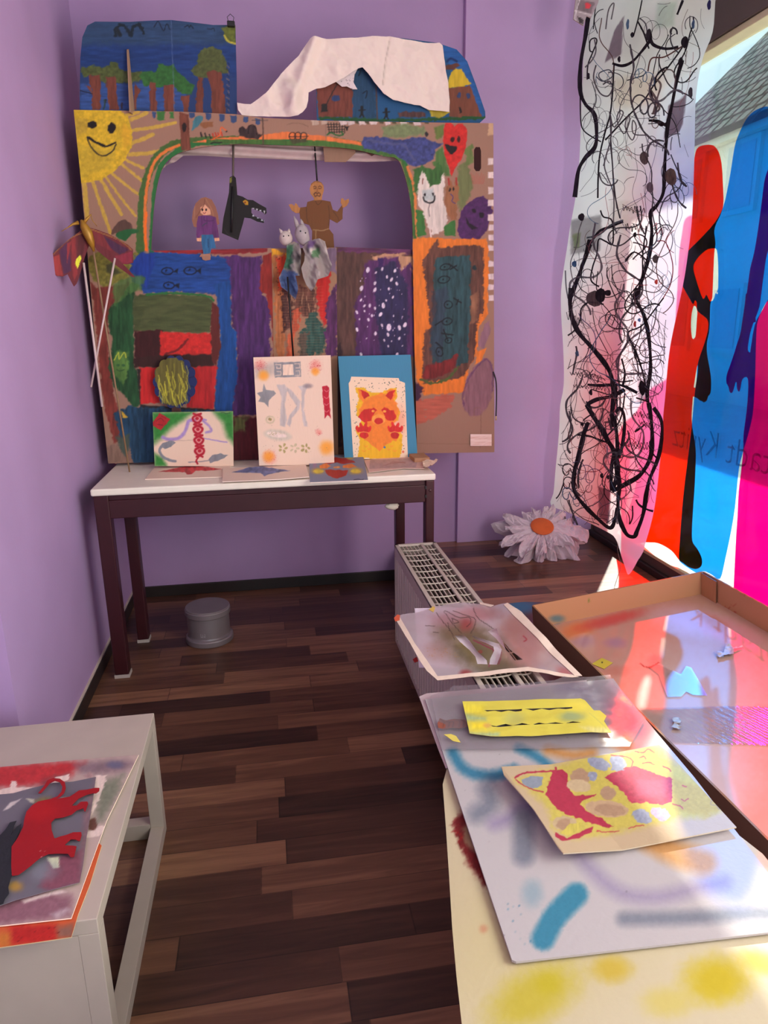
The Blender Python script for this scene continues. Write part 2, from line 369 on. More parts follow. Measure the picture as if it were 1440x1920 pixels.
def woodfloor(name, rough=.42, tone=1.0):
    m = bpy.data.materials.new(name); m.use_nodes = True; nt = m.node_tree; b = nt.nodes['Principled BSDF']; N = nt.nodes.new; Lk = nt.links.new
    tc = N('ShaderNodeTexCoord'); sp = N('ShaderNodeSeparateXYZ'); Lk(tc.outputs['Object'], sp.inputs[0])
    def mth(op, a, b2=None, c=None):
        n = N('ShaderNodeMath'); n.operation = op
        for i, v in enumerate((a, b2, c)):
            if v is None: continue
            if isinstance(v, (int, float)): n.inputs[i].default_value = v
            else: Lk(v, n.inputs[i])
        return n.outputs[0]
    yr = mth('MULTIPLY', sp.outputs[1], 1/.088); row = mth('FLOOR', yr)
    wn = N('ShaderNodeTexWhiteNoise'); wn.noise_dimensions = '1D'; Lk(row, wn.inputs['W'])
    xs = mth('ADD', mth('MULTIPLY', sp.outputs[0], 1/.52), mth('MULTIPLY', wn.outputs['Value'], 7.3)); cell = mth('FLOOR', xs)
    cb = N('ShaderNodeCombineXYZ'); Lk(row, cb.inputs[0]); Lk(cell, cb.inputs[1])
    w2 = N('ShaderNodeTexWhiteNoise'); w2.noise_dimensions = '2D'; Lk(cb.outputs[0], w2.inputs['Vector'])
    mp = N('ShaderNodeMapping'); mp.inputs['Scale'].default_value = (3.0, 38, 1); Lk(tc.outputs['Object'], mp.inputs[0])
    off = N('ShaderNodeVectorMath'); off.operation = 'MULTIPLY_ADD'; off.inputs[1].default_value = (9, 9, 9); Lk(w2.outputs['Color'], off.inputs[0]); Lk(mp.outputs[0], off.inputs[2])
    n1 = N('ShaderNodeTexNoise'); n1.inputs['Scale'].default_value = 1; n1.inputs['Detail'].default_value = 6; n1.inputs['Roughness'].default_value = .62; n1.inputs['Distortion'].default_value = .7; Lk(off.outputs[0], n1.inputs['Vector'])
    fac = mth('ADD', mth('MULTIPLY', w2.outputs['Value'], .52), mth('MULTIPLY', n1.outputs[0], .62))
    cr = N('ShaderNodeValToRGB'); e = cr.color_ramp.elements; e[0].position = .22; e[0].color = L4((44, 29, 23)); e[1].position = .92; e[1].color = L4((158, 114, 84))
    x = cr.color_ramp.elements.new(.5); x.color = L4((86, 56, 42)); x = cr.color_ramp.elements.new(.7); x.color = L4((116, 79, 58)); Lk(fac, cr.inputs[0])
    # joints
    fy = mth('FRACT', yr); fx = mth('FRACT', xs)
    j = mth('MULTIPLY', mth('GREATER_THAN', fy, .03), mth('GREATER_THAN', fx, .006))
    jm = mth('MULTIPLY_ADD', j, .45*tone, .55*tone)
    mx = N('ShaderNodeMix'); mx.data_type = 'RGBA'; mx.blend_type = 'MULTIPLY'; mx.inputs[0].default_value = 1; Lk(cr.outputs[0], mx.inputs[6]); Lk(jm, mx.inputs[7]); Lk(mx.outputs[2], b.inputs['Base Color'])
    b.inputs['Roughness'].default_value = rough; b.inputs['Specular IOR Level'].default_value = .45
    bp = N('ShaderNodeBump'); bp.inputs['Strength'].default_value = .25; bp.inputs['Distance'].default_value = .002; Lk(n1.outputs[0], bp.inputs['Height']); Lk(bp.outputs[0], b.inputs['Normal'])
    return m
M_floor = woodfloor('dark_laminate_floor'); M_floor_glare = woodfloor('display_floor_glare', .3, 1.3)  # platform has the same laminate, its colour raised for the glare there

# ------------------------------------------------------------------ the room
WY, WX, LX, PZ, WINX = 3.43, 1.70, -0.70, 0.19, 1.70
def st(o): o['kind'] = 'structure'; return o
st(box('floor', (-2.4, -3.0, -.1), (1.9, 3.6, 0), M_floor))
st(box('floor_display_platform', (.64, -3.0, .0), (1.9, 3.6, PZ), [M_floor_glare]))
st(box('wall_back', (-2.4, WY, 0), (1.9, WY+.15, 3.1), M_wall))
st(box('wall_back_right', (.945, WY-.028, PZ), (1.72, WY, 3.1), M_wall_lit, bev=.003))
st(box('wall_left', (-1.0, 1.80, 0), (LX, WY, 3.1), M_wall))
st(box('wall_left_recess', (-2.5, -3.0, 0), (-1.0, 3.4, 3.1), M_wall)).location = (0, 0, 0)
st(box('ceiling', (-2.6, -3.1, 3.1), (2.2, 3.6, 3.2), M_ceil))
st(box('baseboard_left', (LX, 1.805, 0), (LX+.012, WY, .055), M_skirt, bev=.002))
st(box('baseboard_back', (LX+.012, WY-.012, 0), (.64, WY, .055), M_skirt, bev=.002))
st(box('trim_baseboard_cap', (LX, 1.805, .055), (LX+.008, WY, .060), pmat('caulk', (206, 190, 176), .7)))
# window wall: bottom rail, sill board, transom, head, posts, panes
wi = empty('window_1', (WX, 1.6, PZ), None, None); wi['kind'] = 'structure'
y0, y1 = -1.6, WY-.03
box('bottom_rail', (WX, y0, PZ), (WX+.07, y1, .262), M_frame, wi, .004)
box('glazing_bead', (WX-.004, y0, .262), (WX+.03, y1, .278), M_frame_sunlit, wi, .003)
box('base_strip', (WX-.022, y0, PZ), (WX-.001, y1, .222), M_skirt, wi, .003)
box('transom', (WX-.03, y0, 2.292), (WX+.09, y1, 2.42), M_frame, wi, .004)
box('transom_bead', (WX-.02, y0, 2.268), (WX+.05, y1, 2.291), M_frame_sunlit, wi, .003)
box('head_rail', (WX-.03, y0, 2.98), (WX+.07, y1, 3.1), M_frame, wi)
for yy in (y1, -1.6, .62): box('post', (WX-.01, yy, PZ+.001), (WX+.07, yy+.05 if yy != .62 else yy+.07, 3.09), M_frame, wi)
M_glass = filmmat('window_glass', (.96, .985, .98), .05, .004)
for a, b in ((-1.55, .62), (.69, y1)):
    g = bmesh.new(); bx(g, (WX+.034, a, .262), (WX+.040, b, 2.30)); obj('pane', g, M_glass, wi)
    g = bmesh.new(); bx(g, (WX+.034, a, 2.40), (WX+.040, b, 3.0)); obj('upper_pane', g, M_glass, wi)
st(box('wall_window_outer', (1.9, -3.0, -.4), (2.05, 4.2, .10), M_wall))
# unseen overhang added outside, its depth set to shade the window's upper part
M_fac = pmat('facade_render', (190, 180, 165), .9, noise=.05)
st(box('wall_shade_overhang', (1.79, -3.0, 2.80), (2.305, 5.2, 3.1), M_fac))
st(box('wall_behind', (-2.5, -3.1, 0), (-.9, -3.0, 3.1), M_wall))
st(box('wall_behind_right', (1.3, -3.1, 0), (1.9, -3.0, 3.1), M_wall))
st(box('wall_behind_top', (-.9, -3.1, 2.3), (1.3, -3.0, 3.1), M_wall))

# ------------------------------------------------------------------ outside: street, house opposite
M_street = pmat('street_paving', (200, 196, 184), .9, noise=.1, nscale=4)
st(box('floor_street', (1.92, -8, -.45), (22, 34, -.4), M_street))
def rooftile():
    m = bpy.data.materials.new('grey_roof_tiles'); m.use_nodes = True; nt = m.node_tree; b = nt.nodes['Principled BSDF']
    tc = nt.nodes.new('ShaderNodeTexCoord'); br = nt.nodes.new('ShaderNodeTexBrick'); nt.links.new(tc.outputs['UV'], br.inputs['Vector'])
    br.inputs['Scale'].default_value = 1; br.inputs['Brick Width'].default_value = .34; br.inputs['Row Height'].default_value = .40; br.inputs['Mortar Size'].default_value = .06; br.inputs['Mortar Smooth'].default_value = .3; b.inputs['Specular IOR Level'].default_value = 0
    br.inputs['Color1'].default_value = L4((104, 108, 104)); br.inputs['Color2'].default_value = L4((122, 126, 120)); br.inputs['Mortar'].default_value = L4((26, 28, 28))
    nt.links.new(br.outputs['Color'], b.inputs['Base Color']); b.inputs['Roughness'].default_value = .8
    return m
hs = empty('house_opposite', (9.2, 12, -.4), 'pale rendered house across the street with a grey tiled roof', 'house')
M_hwall = pmat('house_render', (226, 220, 200), .9, noise=.05)
EZ = 4.72
box('facade', (9.3, 2.0, -.4), (15, 16.9, EZ), M_hwall, hs)
box('gutter', (9.02, 1.8, EZ-.12), (9.2, 17.1, EZ+.04), pmat('gutter_zinc', (205, 200, 178), .5), hs)
# roof slab with tiles, its verge at y = 17.1
bm = bmesh.new(); uvl = bm.loops.layers.uv.new()
a = [(8.95, 1.8, EZ), (8.95, 17.1, EZ), (12.6, 17.1, EZ+3.45), (12.6, 1.8, EZ+3.45)]
for dz, fl in ((.10, False), (-.02, True)):
    vs = [bm.verts.new((p[0], p[1], p[2]+dz)) for p in a]; f = bm.faces.new(vs if not fl else vs[::-1])
    for l in f.loops: l[uvl].uv = (l.vert.co.y, (l.vert.co.x-8.95)*1.46)
bm.verts.ensure_lookup_table()
for i in range(4):
    f = bm.faces.new([bm.verts[i], bm.verts[4+i], bm.verts[4+(i+1) % 4], bm.verts[(i+1) % 4]])
    for l in f.loops: l[uvl].uv = (l.vert.co.y, 0)
obj('roof', bm, rooftile(), hs)
sk = box('skylight', (10.3, 11.6, EZ+1.55), (10.9, 12.3, EZ+1.75), pmat('skylight_glass', (225, 232, 235), .2), hs)
M_hw = pmat('house_window', (190, 194, 186), .2); M_hf = pmat('house_window_frame', (224, 218, 200), .5)
for yy in (5.0, 8.2, 11.0, 12.9, 14.6):
    for zz in (.6, 3.25):
        w = box('window', (9.22, yy, zz), (9.30, yy+1.0, zz+1.35), M_hf, hs)
        g = box('pane', (9.20, yy+.1, zz+.1), (9.218, yy+.9, zz+1.25), M_hw, w); g.matrix_parent_inverse = Matrix()

# ------------------------------------------------------------------ radiator
rd = empty('radiator', (.535, 1.5, 0), 'cream white panel radiator with a slotted grille top in front of the platform', 'radiator')
RX0, RX1, RY0, RY1, RZ0, RZ1 = .455, .617, .35, 2.53, .085, .487
bm = bmesh.new(); n = 62; dy = (RY1-RY0)/n
ring = []
for i in range(n):
    yb = RY0+i*dy
    for t, d in ((0, 0), (.3, 0), (.42, .006), (.88, .006)): ring.append((RX0+d, yb+t*dy))
ring.append((RX0, RY1))
lo = [bm.verts.new((x, y, RZ0+.02)) for x, y in ring]; hi = [bm.verts.new((x, y, RZ1-.045)) for x, y in ring]
lb = [bm.verts.new((x+.012, y, RZ0+.02)) for x, y in ring]; hb = [bm.verts.new((x+.012, y, RZ1-.045)) for x, y in ring]
for i in range(len(ring)-1):
    bm.faces.new((lo[i+1], lo[i], hi[i], hi[i+1])); bm.faces.new((lb[i], lb[i+1], hb[i+1], hb[i])); bm.faces.new((lo[i], lo[i+1], lb[i+1], lb[i])); bm.faces.new((hi[i+1], hi[i], hb[i], hb[i+1]))
obj('front_panel', bm, M_rad, rd)
bm = bmesh.new(); bx(bm, (RX0, RY0, RZ1-.045), (RX0+.006, RY1, RZ1)); bx(bm, (RX0, RY0, RZ0), (RX0+.012, RY1, RZ0+.02)); bx(bm, (RX1-.006, RY0, RZ0), (RX1, RY1, RZ1))
obj('casing', bm, M_rad, rd)
for yy in (RY0, RY1-.006): box('side_panel', (RX0, yy, RZ0), (RX1, yy+.006, RZ1), M_rad, rd, .002)
bm = bmesh.new(); zt = RZ1
bx(bm, (RX0, RY0, zt-.006), (RX0+.014, RY1, zt+.003), .0015); bx(bm, (RX1-.014, RY0, zt-.006), (RX1, RY1, zt+.003), .0015)
xd = RX0+.104; bx(bm, (xd-.006, RY0, zt-.006), (xd+.006, RY1, zt+.002), .0015)
bx(bm, (RX0, RY1-.014, zt-.006), (RX1, RY1, zt+.003), .0015)
k = 0; yy = RY1-.012
while yy > RY0+.07:
    yy -= .058
    for x0, x1 in ((RX0+.012, xd-.005), (xd+.005, RX1-.012)):
        m = 6; pts = [(x0+(x1-x0)*t/m, yy-.007*(1-(2*t/m-1)**2), zt-.002) for t in range(m+1)]
        tube(bm, pts, .0024, 5)
    for xx in [RX0+.014+i*.0145 for i in range(1, 6)]+[xd+.006+i*.0125 for i in range(1, 3)]:
        bx(bm, (xx-.0016, yy, zt-.008), (xx+.0016, yy+.058, zt-.003))
obj('top_grille', bm, M_rad, rd)
bm = bmesh.new()
for xx in (RX0+.03, RX0+.085, RX0+.125): bx(bm, (xx, RY0+.02, RZ0+.03), (xx+.012, RY1-.02, zt-.03))
for i in range(70):
    yb = RY0+.03+i*(RY1-RY0-.06)/70; bx(bm, (RX0+.042, yb, RZ0+.05), (RX0+.083, yb+.0015, zt-.05))
obj('convector', bm, M_raddark, rd)
bm = bmesh.new()
bm.free()
for yy in (2.30, .9): box('foot', (RX0+.05, yy, 0), (RX0+.11, yy+.04, RZ0+.03), M_rad, rd)

# ------------------------------------------------------------------ narrow table
tb = empty('table', (0, 2.78, 0), 'long narrow table with white top and dark maroon metal legs at the back wall', 'table')
TX0, TX1, TY0, TY1, TZ = -.640, .627, 2.575, 3.16, .750
box('table_top', (TX0, TY0, TZ-.026), (TX1, TY1, TZ), M_white, tb, .006)
bm = bmesh.new(); bx(bm, (TX0+.05, TY0+.018, .700), (TX1-.035, TY0+.024, .7235)); bx(bm, (TX0+.05, TY0+.010, .636), (TX1-.038, TY0+.026, .704), .003)
obj('apron', bm, M_maroon, tb)
box('rear_apron', (TX0+.05, 2.925, .65), (TX1-.05, 2.94, .7235), M_maroon, tb)
for xx in (TX0+.01, TX1-.03): box('side_apron', (xx, TY0+.05, .64), (xx+.015, 2.93, .7235), M_maroon, tb)
for lx, ly, wid in ((TX0+.006, TY0+.006, .052), (TX1-.038, TY0+.006, .034), (TX0+.04, 2.89, .045), (TX1-.10, 2.89, .04)):
    b2 = bmesh.new(); bx(b2, (lx, ly, .012), (lx+wid, ly+.05, .7235), .004); lg = obj('leg', b2, M_maroon, tb)
    g = box('foot_cap', (lx-.002, ly-.002, 0), (lx+wid+.002, ly+.052, .013), pmat('felt_white', (188, 176, 170), .8), lg); g.matrix_parent_inverse = Matrix()
for zz in (.655, .69): box('hook_slot', (TX1-.041, TY0+.004, zz), (TX1-.034, TY0+.009, zz+.012), M_black, tb)
bm = bmesh.new(); lathe(bm, [(.0, 0), (.005, .0), (.005, .004), (.0, .005)], (0, 0, 0), 12); o = obj('bolt', bm, M_maroon, tb); o.data.transform(Matrix.Translation((TX1-.021, TY0+.006, .683)) @ Matrix.Rotation(math.pi/2, 4, 'X'))

# ------------------------------------------------------------------ lidded tin
tn = empty('lidded_tin', (-.298, 2.875, 0), 'round grey metal tin with a flat lid on the floor under the table', 'tin')
bm = bmesh.new(); c = (-.298, 2.875, 0); lathe(bm, [(.0, .001), (.099, .001), (.1, .004), (.1, .022), (.097, .026), (.091, .030), (.089, .036), (.088, .125), (.0, .125)], c); obj('body', bm, M_tin, tn, False)
bm = bmesh.new(); lathe(bm, [(.0, .124), (.094, .124), (.095, .127), (.095, .146), (.0925, .149), (.0925, .153), (.090, .1555), (.0, .1555)], c); obj('lid', bm, M_tin, tn, False)
bm = bmesh.new()
for i, (a, z0, z1) in enumerate(((-108, .045, .062), (-106, .047, .049), (-103, .045, .06), (-100, .048, .06), (-97, .045, .062))):
    r = .0885; bx(bm, (c[0]+r*math.cos(math.radians(a))-.001, c[1]+r*math.sin(math.radians(a))-.0012, z0), (c[0]+r*math.cos(math.radians(a))+.001+.006*(i % 2), c[1]+r*math.sin(math.radians(a))+.0005, z1 if i % 2 == 0 else z0+.003))
obj('embossed_mark', bm, pmat('worn_tin', (168, 160, 164), .4), tn)
for nm, o in (('body', 0),): pass
for ch in tn.children:
    if ch.name.startswith('lid'):
        for p in ch.data.polygons: p.use_smooth = False

# ------------------------------------------------------------------ white bench, front left
bn = empty('bench', (-.7, 1.36, 0), 'low white box-frame bench in the left foreground', 'bench')
BX0, BX1, BY0, BY1, BZ = -1.0, -.330, 1.030, 1.685, .352
box('bench_top', (BX0, BY0, BZ-.03), (BX1, BY1, BZ), M_bench, bn, .0015)
box('front_panel', (BX0, BY0, 0), (BX1-.034, BY0+.02, BZ-.0302), M_bench, bn)
b2 = .034
for yy in (BY0, BY1-b2): box('post', (BX1-b2, yy, b2), (BX1, yy+b2, BZ-.0302), M_bench, bn, .001)
for xx in (BX1-b2,): box('bottom_rail', (xx, BY0, 0), (xx+b2, BY1, b2), M_bench, bn, .001)
box('cross_rail', (BX0, BY1-b2, 0), (BX1-b2-.0005, BY1, b2+.01), M_bench, bn, .001)
box('post', (BX0, BY1-b2, b2+.01), (BX0+b2, BY1, BZ-.0302), M_bench, bn, .001)

# ------------------------------------------------------------------ puppet theatre of painted cardboard
GT = 1.25   # the paint's own colour against the photograph's dim corner
TH = 3.0
fth = FY(TH)
th = empty('puppet_theatre', (.15, TH, TZ), 'large painted cardboard puppet theatre with sun, heart and arched stage opening', 'puppet theatre')
KR = (146, 110, 92); BLK = (28, 22, 24); YEL = (196, 160, 40); ORG = (205, 105, 45); GRN = (52, 96, 46); OLV = (98, 98, 42)
def paint_arch(P):
    p = Paint(P, KR, 3); F_, Ln = p.fill, p.line
    # sun and rays
    for a, b, w in (((400, 670), (480, 650), 22), ((430, 700), (530, 655), 24), ((440, 770), (715, 720), 22), ((440, 850), (570, 795), 26), ((420, 925), (605, 905), 26), ((380, 950), (510, 1010), 18), ((370, 985), (525, 1110), 18), ((300, 1040), (505, 1200), 18), ((260, 1060), (460, 1320), 16), ((240, 1090), (370, 1310), 22), ((185, 1100), (300, 1430), 22), ((130, 1100), (150, 1330), 30)):
        m = ((a[0]+b[0])/2, (a[1]+b[1])/2+4)
        Ln(q(1, *a, *m, *b), w/3.43, (186, 152, 60), op=.9, wob=1)
    F_(q(1, 60, 630, 370, 640, 415, 690, 438, 780, 435, 870, 400, 950, 330, 1030, 240, 1085, 100, 1112, 80, 950), YEL, var=.16, dr='n')
    F_(q(1, 70, 700, 140, 690, 160, 740, 120, 800, 75, 800), (166, 136, 50), 4, 4, .2, 'n', .7)
    F_(q(1, 90, 850, 250, 900, 330, 850, 300, 1000, 110, 1080), (176, 148, 46), 6, 4, .2, 'n', .7)
    F_(q(1, 380, 720, 430, 760, 425, 860, 390, 900, 370, 800), (200, 150, 40), 4, 2, .1, 'n', .7)
    F_(ell(172, 234, 8.5, 7), BLK); F_(ell(209, 240, 8, 10), BLK)
    Ln(q(1, 150, 815, 200, 845, 265, 872, 330, 848), 3.2, BLK); Ln(q(1, 150, 815, 170, 870, 215, 920, 260, 932, 310, 905, 335, 860), 2.4, (40, 36, 30)); F_(q(1, 145, 810, 165, 808, 200, 838, 265, 862, 262, 878, 200, 850), BLK, .8, .5)
    # arch border: green and orange bands round the opening
    arch = q(1, 490, 1540, 500, 1330, 515, 1150, 560, 1010, 640, 900, 760, 850)+q(2, -50, 590, 120, 592, 300, 600, 520, 595, 640, 612, 800, 640)
    Ln(arch, 16, (64, 92, 44), wob=1.5)
    Ln(q(1, 560, 1570, 575, 1300, 590, 1130, 620, 1010, 690, 930, 780, 880, 880, 850, 1000, 850, 1100, 840, 1270, 850)+q(2, 300, 600, 500, 605, 620, 630, 780, 655, 880, 670, 920, 740, 945, 850, 960, 1000, 965, 1085), 10, (40, 100, 50), wob=1.2)
    Ln(q(1, 530, 1530, 520, 1380, 525, 1200, 545, 1080, 590, 960, 660, 900, 740, 865), 6, (206, 112, 52), wob=1)
    Ln(q(1, 530, 1540, 522, 1450, 530, 1300), 4, (232, 104, 30), wob=1)
    F_(q(1, 830, 845, 900, 830, 1060, 815, 1270, 800, 1275, 825, 1060, 835, 920, 848), (206, 108, 60), .8, 1)
    F_(q(2, 0, 575, 60, 580, 170, 560, 300, 545, 505, 570, 690, 600, 690, 620, 500, 600, 300, 585, 0, 590), (204, 108, 58), .8, 1)
    F_(q(2, -120, 585, 170, 585, 300, 590, 500, 590, 700, 620, 800, 640, 880, 660, 920, 730, 950, 870, 975, 960, 985, 1100, 955, 1100, 945, 900, 890, 700, 800, 668, 600, 634, 480, 620, 300, 612, 150, 610, -120, 606), (64, 98, 44), .8, 1, .2)
    Ln(q(2, 925, 730, 950, 800, 965, 900, 970, 1000, 978, 1100), 5, (200, 116, 62), wob=1)
    # left lower part: brown mushroom, yellow leaf patch, red-brown ground
    F_(q(1, 300, 1440, 320, 1390, 380, 1345, 430, 1370, 440, 1405, 410, 1425, 350, 1430), (84, 60, 52), sm=True); F_(q(1, 400, 1410, 470, 1405, 470, 1425, 430, 1440, 400, 1480, 345, 1460, 340, 1430), (36, 88, 48), sm=True)
    F_(q(3, 260, 380, 330, 300, 540, 300, 620, 330, 540, 460, 450, 500, 380, 520, 300, 470), (116, 110, 48), 2, 3, .25, 'n')
    F_(q(3, 385, 385, 440, 350, 430, 400, 490, 430, 440, 450, 395, 430), (66, 66, 40), 3, 2)
    F_(q(3, 285, 480, 330, 520, 430, 510, 540, 490, 500, 560, 420, 640, 400, 760, 400, 900, 440, 1200, 480, 1300, 500, 1440, 440, 1480, 390, 1300, 350, 1050, 330, 800, 310, 600), (112, 48, 40), 2, 2, .25)
    F_(q(3, 410, 640, 470, 600, 540, 500, 640, 440, 560, 560, 560, 780, 560, 980, 590, 1060, 600, 1240, 560, 1260, 500, 1180, 430, 1120, 400, 1000, 430, 860, 400, 740), (34, 70, 40), 2, 2, .35)
    F_(q(3, 520, 420, 660, 300, 900, 300, 1160, 340, 1160, 560, 1040, 560, 830, 550, 620, 560, 560, 480), (28, 62, 124), 2, 3, .28, 'h')
    F_(q(3, 540, 360, 600, 310, 700, 310, 640, 520, 560, 470), (28, 54, 130), 3, 3, .2)
    F_(q(3, 430, 500, 560, 440, 630, 460, 600, 540, 520, 560, 440, 640), (70, 104, 52), 3, 3, .25, op=.8)
    F_(q(3, 680, 290, 1380, 275, 1380, 300, 1160, 320, 680, 305), (124, 36, 40), 1.2, 2, .3, 'h')
    F_(q(3, 1100, 325, 1345, 330, 1345, 560, 1390, 600, 1400, 900, 1400, 1300, 1150, 1310, 1190, 1050, 1190, 800, 1160, 760, 1150, 400), (70, 38, 86), 2, 3, .3)
    F_(q(3, 1350, 330, 1425, 290, 1440, 950, 1420, 950, 1400, 700, 1370, 560, 1330, 530, 1340, 400), (128, 38, 32), 1.5, 2, .25)
    F_(q(3, 1050, 500, 1150, 480, 1160, 760, 1190, 800, 1195, 1050, 1160, 1280, 1050, 1290, 1070, 1000, 1090, 850, 1070, 600), (24, 66, 124), 2, 2, .25)
    F_(q(3, 560, 570, 700, 560, 1000, 570, 1045, 600, 1030, 800, 560, 790, 555, 650), (68, 76, 44), 2, 2, .2, 'h'); F_(q(3, 630, 660, 800, 590, 900, 590, 700, 700, 600, 760), (80, 86, 52), 5, 3, .15, 'h', .6)
    Ln(q(3, 640, 565, 800, 555, 1000, 572, 1050, 600), 4, (40, 98, 48), wob=1)
    F_(q(3, 560, 790, 740, 780, 740, 1010, 570, 1000), (56, 22, 22), 1.5, 2, .2)
    F_(q(3, 720, 790, 840, 800, 1040, 800, 1040, 940, 880, 950, 720, 960), (186, 40, 36), 2, 2, .15, 'n'); Ln(q(3, 890, 840, 830, 900, 750, 930), 4, (90, 26, 28), op=.8, wob=1)
    F_(q(3, 560, 950, 700, 940, 900, 930, 1040, 930, 1060, 1010, 900, 1015, 560, 1010), (50, 26, 24), 2, 2)
    F_(q(3, 590, 1010, 720, 1010, 720, 1230, 600, 1235), (184, 36, 36), 1.5, 2); F_(q(3, 880, 1010, 1070, 1000, 1050, 1270, 880, 1260), (166, 34, 36), 2, 2, .2)
    F_(q(3, 1040, 610, 1075, 640, 1090, 820, 1090, 900, 1060, 1000, 1035, 960, 1030, 780), (86, 34, 30), 1.5, 2)
    F_(q(3, 580, 1020, 600, 1020, 600, 1240, 1060, 1270, 1050, 1290, 600, 1260), (40, 30, 28), 1.5, 1)
    F_(q(3, 440, 1300, 520, 1250, 800, 1260, 1160, 1290, 1160, 1600, 540, 1600, 480, 1450), (30, 60, 84), 2, 3, .35)
    F_(q(3, 395, 1500, 440, 1480, 520, 1440, 560, 1600, 400, 1600), (128, 98, 84), 2, 3, .2); F_(q(3, 450, 1440, 540, 1420, 520, 1560, 490, 1540), (70, 80, 70), 3, 3)
    F_(q(3, 1160, 1310, 1500, 1330, 1500, 1600, 1160, 1600), (84, 26, 34), 2, 2, .25); F_(q(3, 1170, 1320, 1260, 1310, 1240, 1400, 1170, 1410), (96, 96, 54), 4, 4, .3)
    for x in (445, 500, 480): pass
    F_(q(3, 430, 960, 470, 910, 520, 920, 525, 1040, 500, 1120, 440, 1060), (88, 124, 56), 3, 3, .3, op=.8); Ln(q(3, 440, 965, 465, 920, 470, 960, 500, 920, 512, 950), 2, (170, 180, 60))
    for cx_, cy_ in ((462, 998), (495, 998)): p.fill(q(3, *sum([list(t) for t in ell(cx_, cy_, 12, 8, n=8)], [])), (50, 90, 50), .8, .3)
    Ln(q(3, 455, 1025, 475, 1032, 500, 1025), 1.4, (40, 70, 40)); F_(q(3, 480, 1280, 500, 1290, 520, 1320, 490, 1320), (190, 150, 50))
    # three fish outlines in the blue
    for (fx, fy, s) in ((765, 420, 1), (905, 418, 1.1), (775, 508, .95)):
        e = [(a*1, b) for a, b in ell(fx, fy, 34*s, 21*s, n=14)]; Ln(q(3, *[c for t in e for c in t]), 2.2, (14, 22, 40), closed=True)
        F_(q(3, fx+34*s, fy, fx+64*s, fy-18, fx+60*s, fy+18), (14, 24, 40)); F_(q(3, fx-14, fy-3, fx-6, fy-10, fx+2, fy-3, fx-6, fy+4), (14, 22, 40))
    # top strip: blue dashes, tree trunk with bird, caterpillar, mole hills, nets
    for x0, y0, w, hh in ((565, 650, 26, 40), (805, 655, 34, 38), (908, 660, 38, 45), (995, 665, 36, 48), (1068, 675, 40, 48), (1152, 682, 34, 36), (1228, 695, 34, 40)):
        F_(q(1, x0, y0, x0+w, y0, x0+w, y0+hh*.8, x0+w*.5, y0+hh, x0+4, y0+hh*.85), (52, 70, 106), .9, 1)
    F_(q(1, 600, 645, 650, 650, 645, 705, 600, 705), (56, 104, 50)); F_(q(1, 680, 650, 705, 650, 705, 700, 680, 690), (56, 104, 50))
    F_(q(1, 740, 652, 800, 668, 815, 900, 755, 898), (104, 58, 44), 1, 1, .25); F_(ell(345.5, 239, 4, 8), (36, 26, 26)); F_(q(1, 870, 720, 955, 712, 958, 750, 890, 755), (128, 82, 54)); F_(q(1, 820, 770, 830, 730, 840, 690, 880, 675, 895, 690, 870, 730, 840, 760), (64, 110, 120), sm=True)
    for i, (x, y) in enumerate(((878, 797), (907, 803), (935, 810), (955, 805), (972, 800), (990, 800), (1010, 795))): Ln(q(1, x, y-14, x+8, y+12), 2.4, BLK if i < 3 else (170, 50, 30))
    F_(ell(424, 246, 1.6), BLK); Ln(q(1, 950, 830, 1000, 800, 1010, 750, 1040, 770), 2, (216, 90, 40)); Ln(q(1, 945, 855, 965, 848, 985, 850, 1015, 848), 2.2, BLK)
    F_(q(1, 1125, 760, 1150, 745, 1175, 760, 1190, 735, 1230, 740, 1245, 790, 1275, 800, 1250, 825, 1190, 820, 1130, 800), (54, 40, 40), 1.4, 1.5, .4); Ln(q(1, 1185, 790, 1190, 745, 1215, 735, 1235, 760, 1240, 795), 1.6, (24, 18, 20))
    Ln(q(1, 1275, 680, 1280, 780, 1280, 860), 2.6, (84, 62, 52)); Ln(q(1, 1210, 705, 1310, 706), 1.3, (70, 60, 60)); Ln(q(2, 498, 480, 502, 590), 1.2, (120, 92, 80))
    for cx_ in (328, 356, 386): Ln(q(2, *[c for t in ell(cx_, 568, 17, 19, n=10) for c in t]), 1.5, BLK, closed=True)
    Ln(q(2, 310, 572, 410, 570), 1.2, BLK); F_(q(2, 310, 585, 400, 583, 410, 598, 330, 606), (66, 66, 44), 2)
    for k in range(4): Ln(q(2, 505+k*4, 508+k*13, 610-k*6, 506+k*13), 1.3, (26, 20, 20))
    for k in range(7): Ln(q(2, 512+k*15, 500, 520+k*13, 552), 1.2, (26, 20, 20))
    F_(q(2, 600, 520, 625, 518, 612, 540), BLK); Ln(q(2, 508, 560, 530, 550, 560, 565, 590, 560, 580, 545), 3, (44, 86, 44)); Ln(q(2, 300, 508, 335, 500, 380, 505, 410, 520), 1, (112, 82, 68))
    for x in (425, 470, 570, 612, 668, 726, 800, 880, 950): F_(q(2, x, 484, x+38, 484, x+42, 506, x+10, 512), (196, 176, 172) if x > 560 else (170, 146, 130), 1, 1.5)
    for x in (650, 700, 776, 845, 930, 1010): F_(q(2, x, 484, x+22, 484, x+24, 505, x+4, 502), (74, 68, 48), 1, 1)
    # green meadow, blue cloud, heart
    F_(q(2, 790, 520, 900, 505, 1010, 520, 1020, 560, 900, 575, 800, 570), (98, 124, 80), 3, 3, .2, 'n', .75)
    F_(q(2, 1060, 520, 1110, 505, 1120, 560, 1080, 590), (92, 106, 54), 2, 2); F_(q(2, 1070, 640, 1110, 620, 1125, 700, 1150, 780, 1100, 760, 1060, 720), (72, 104, 54), 2, 3)
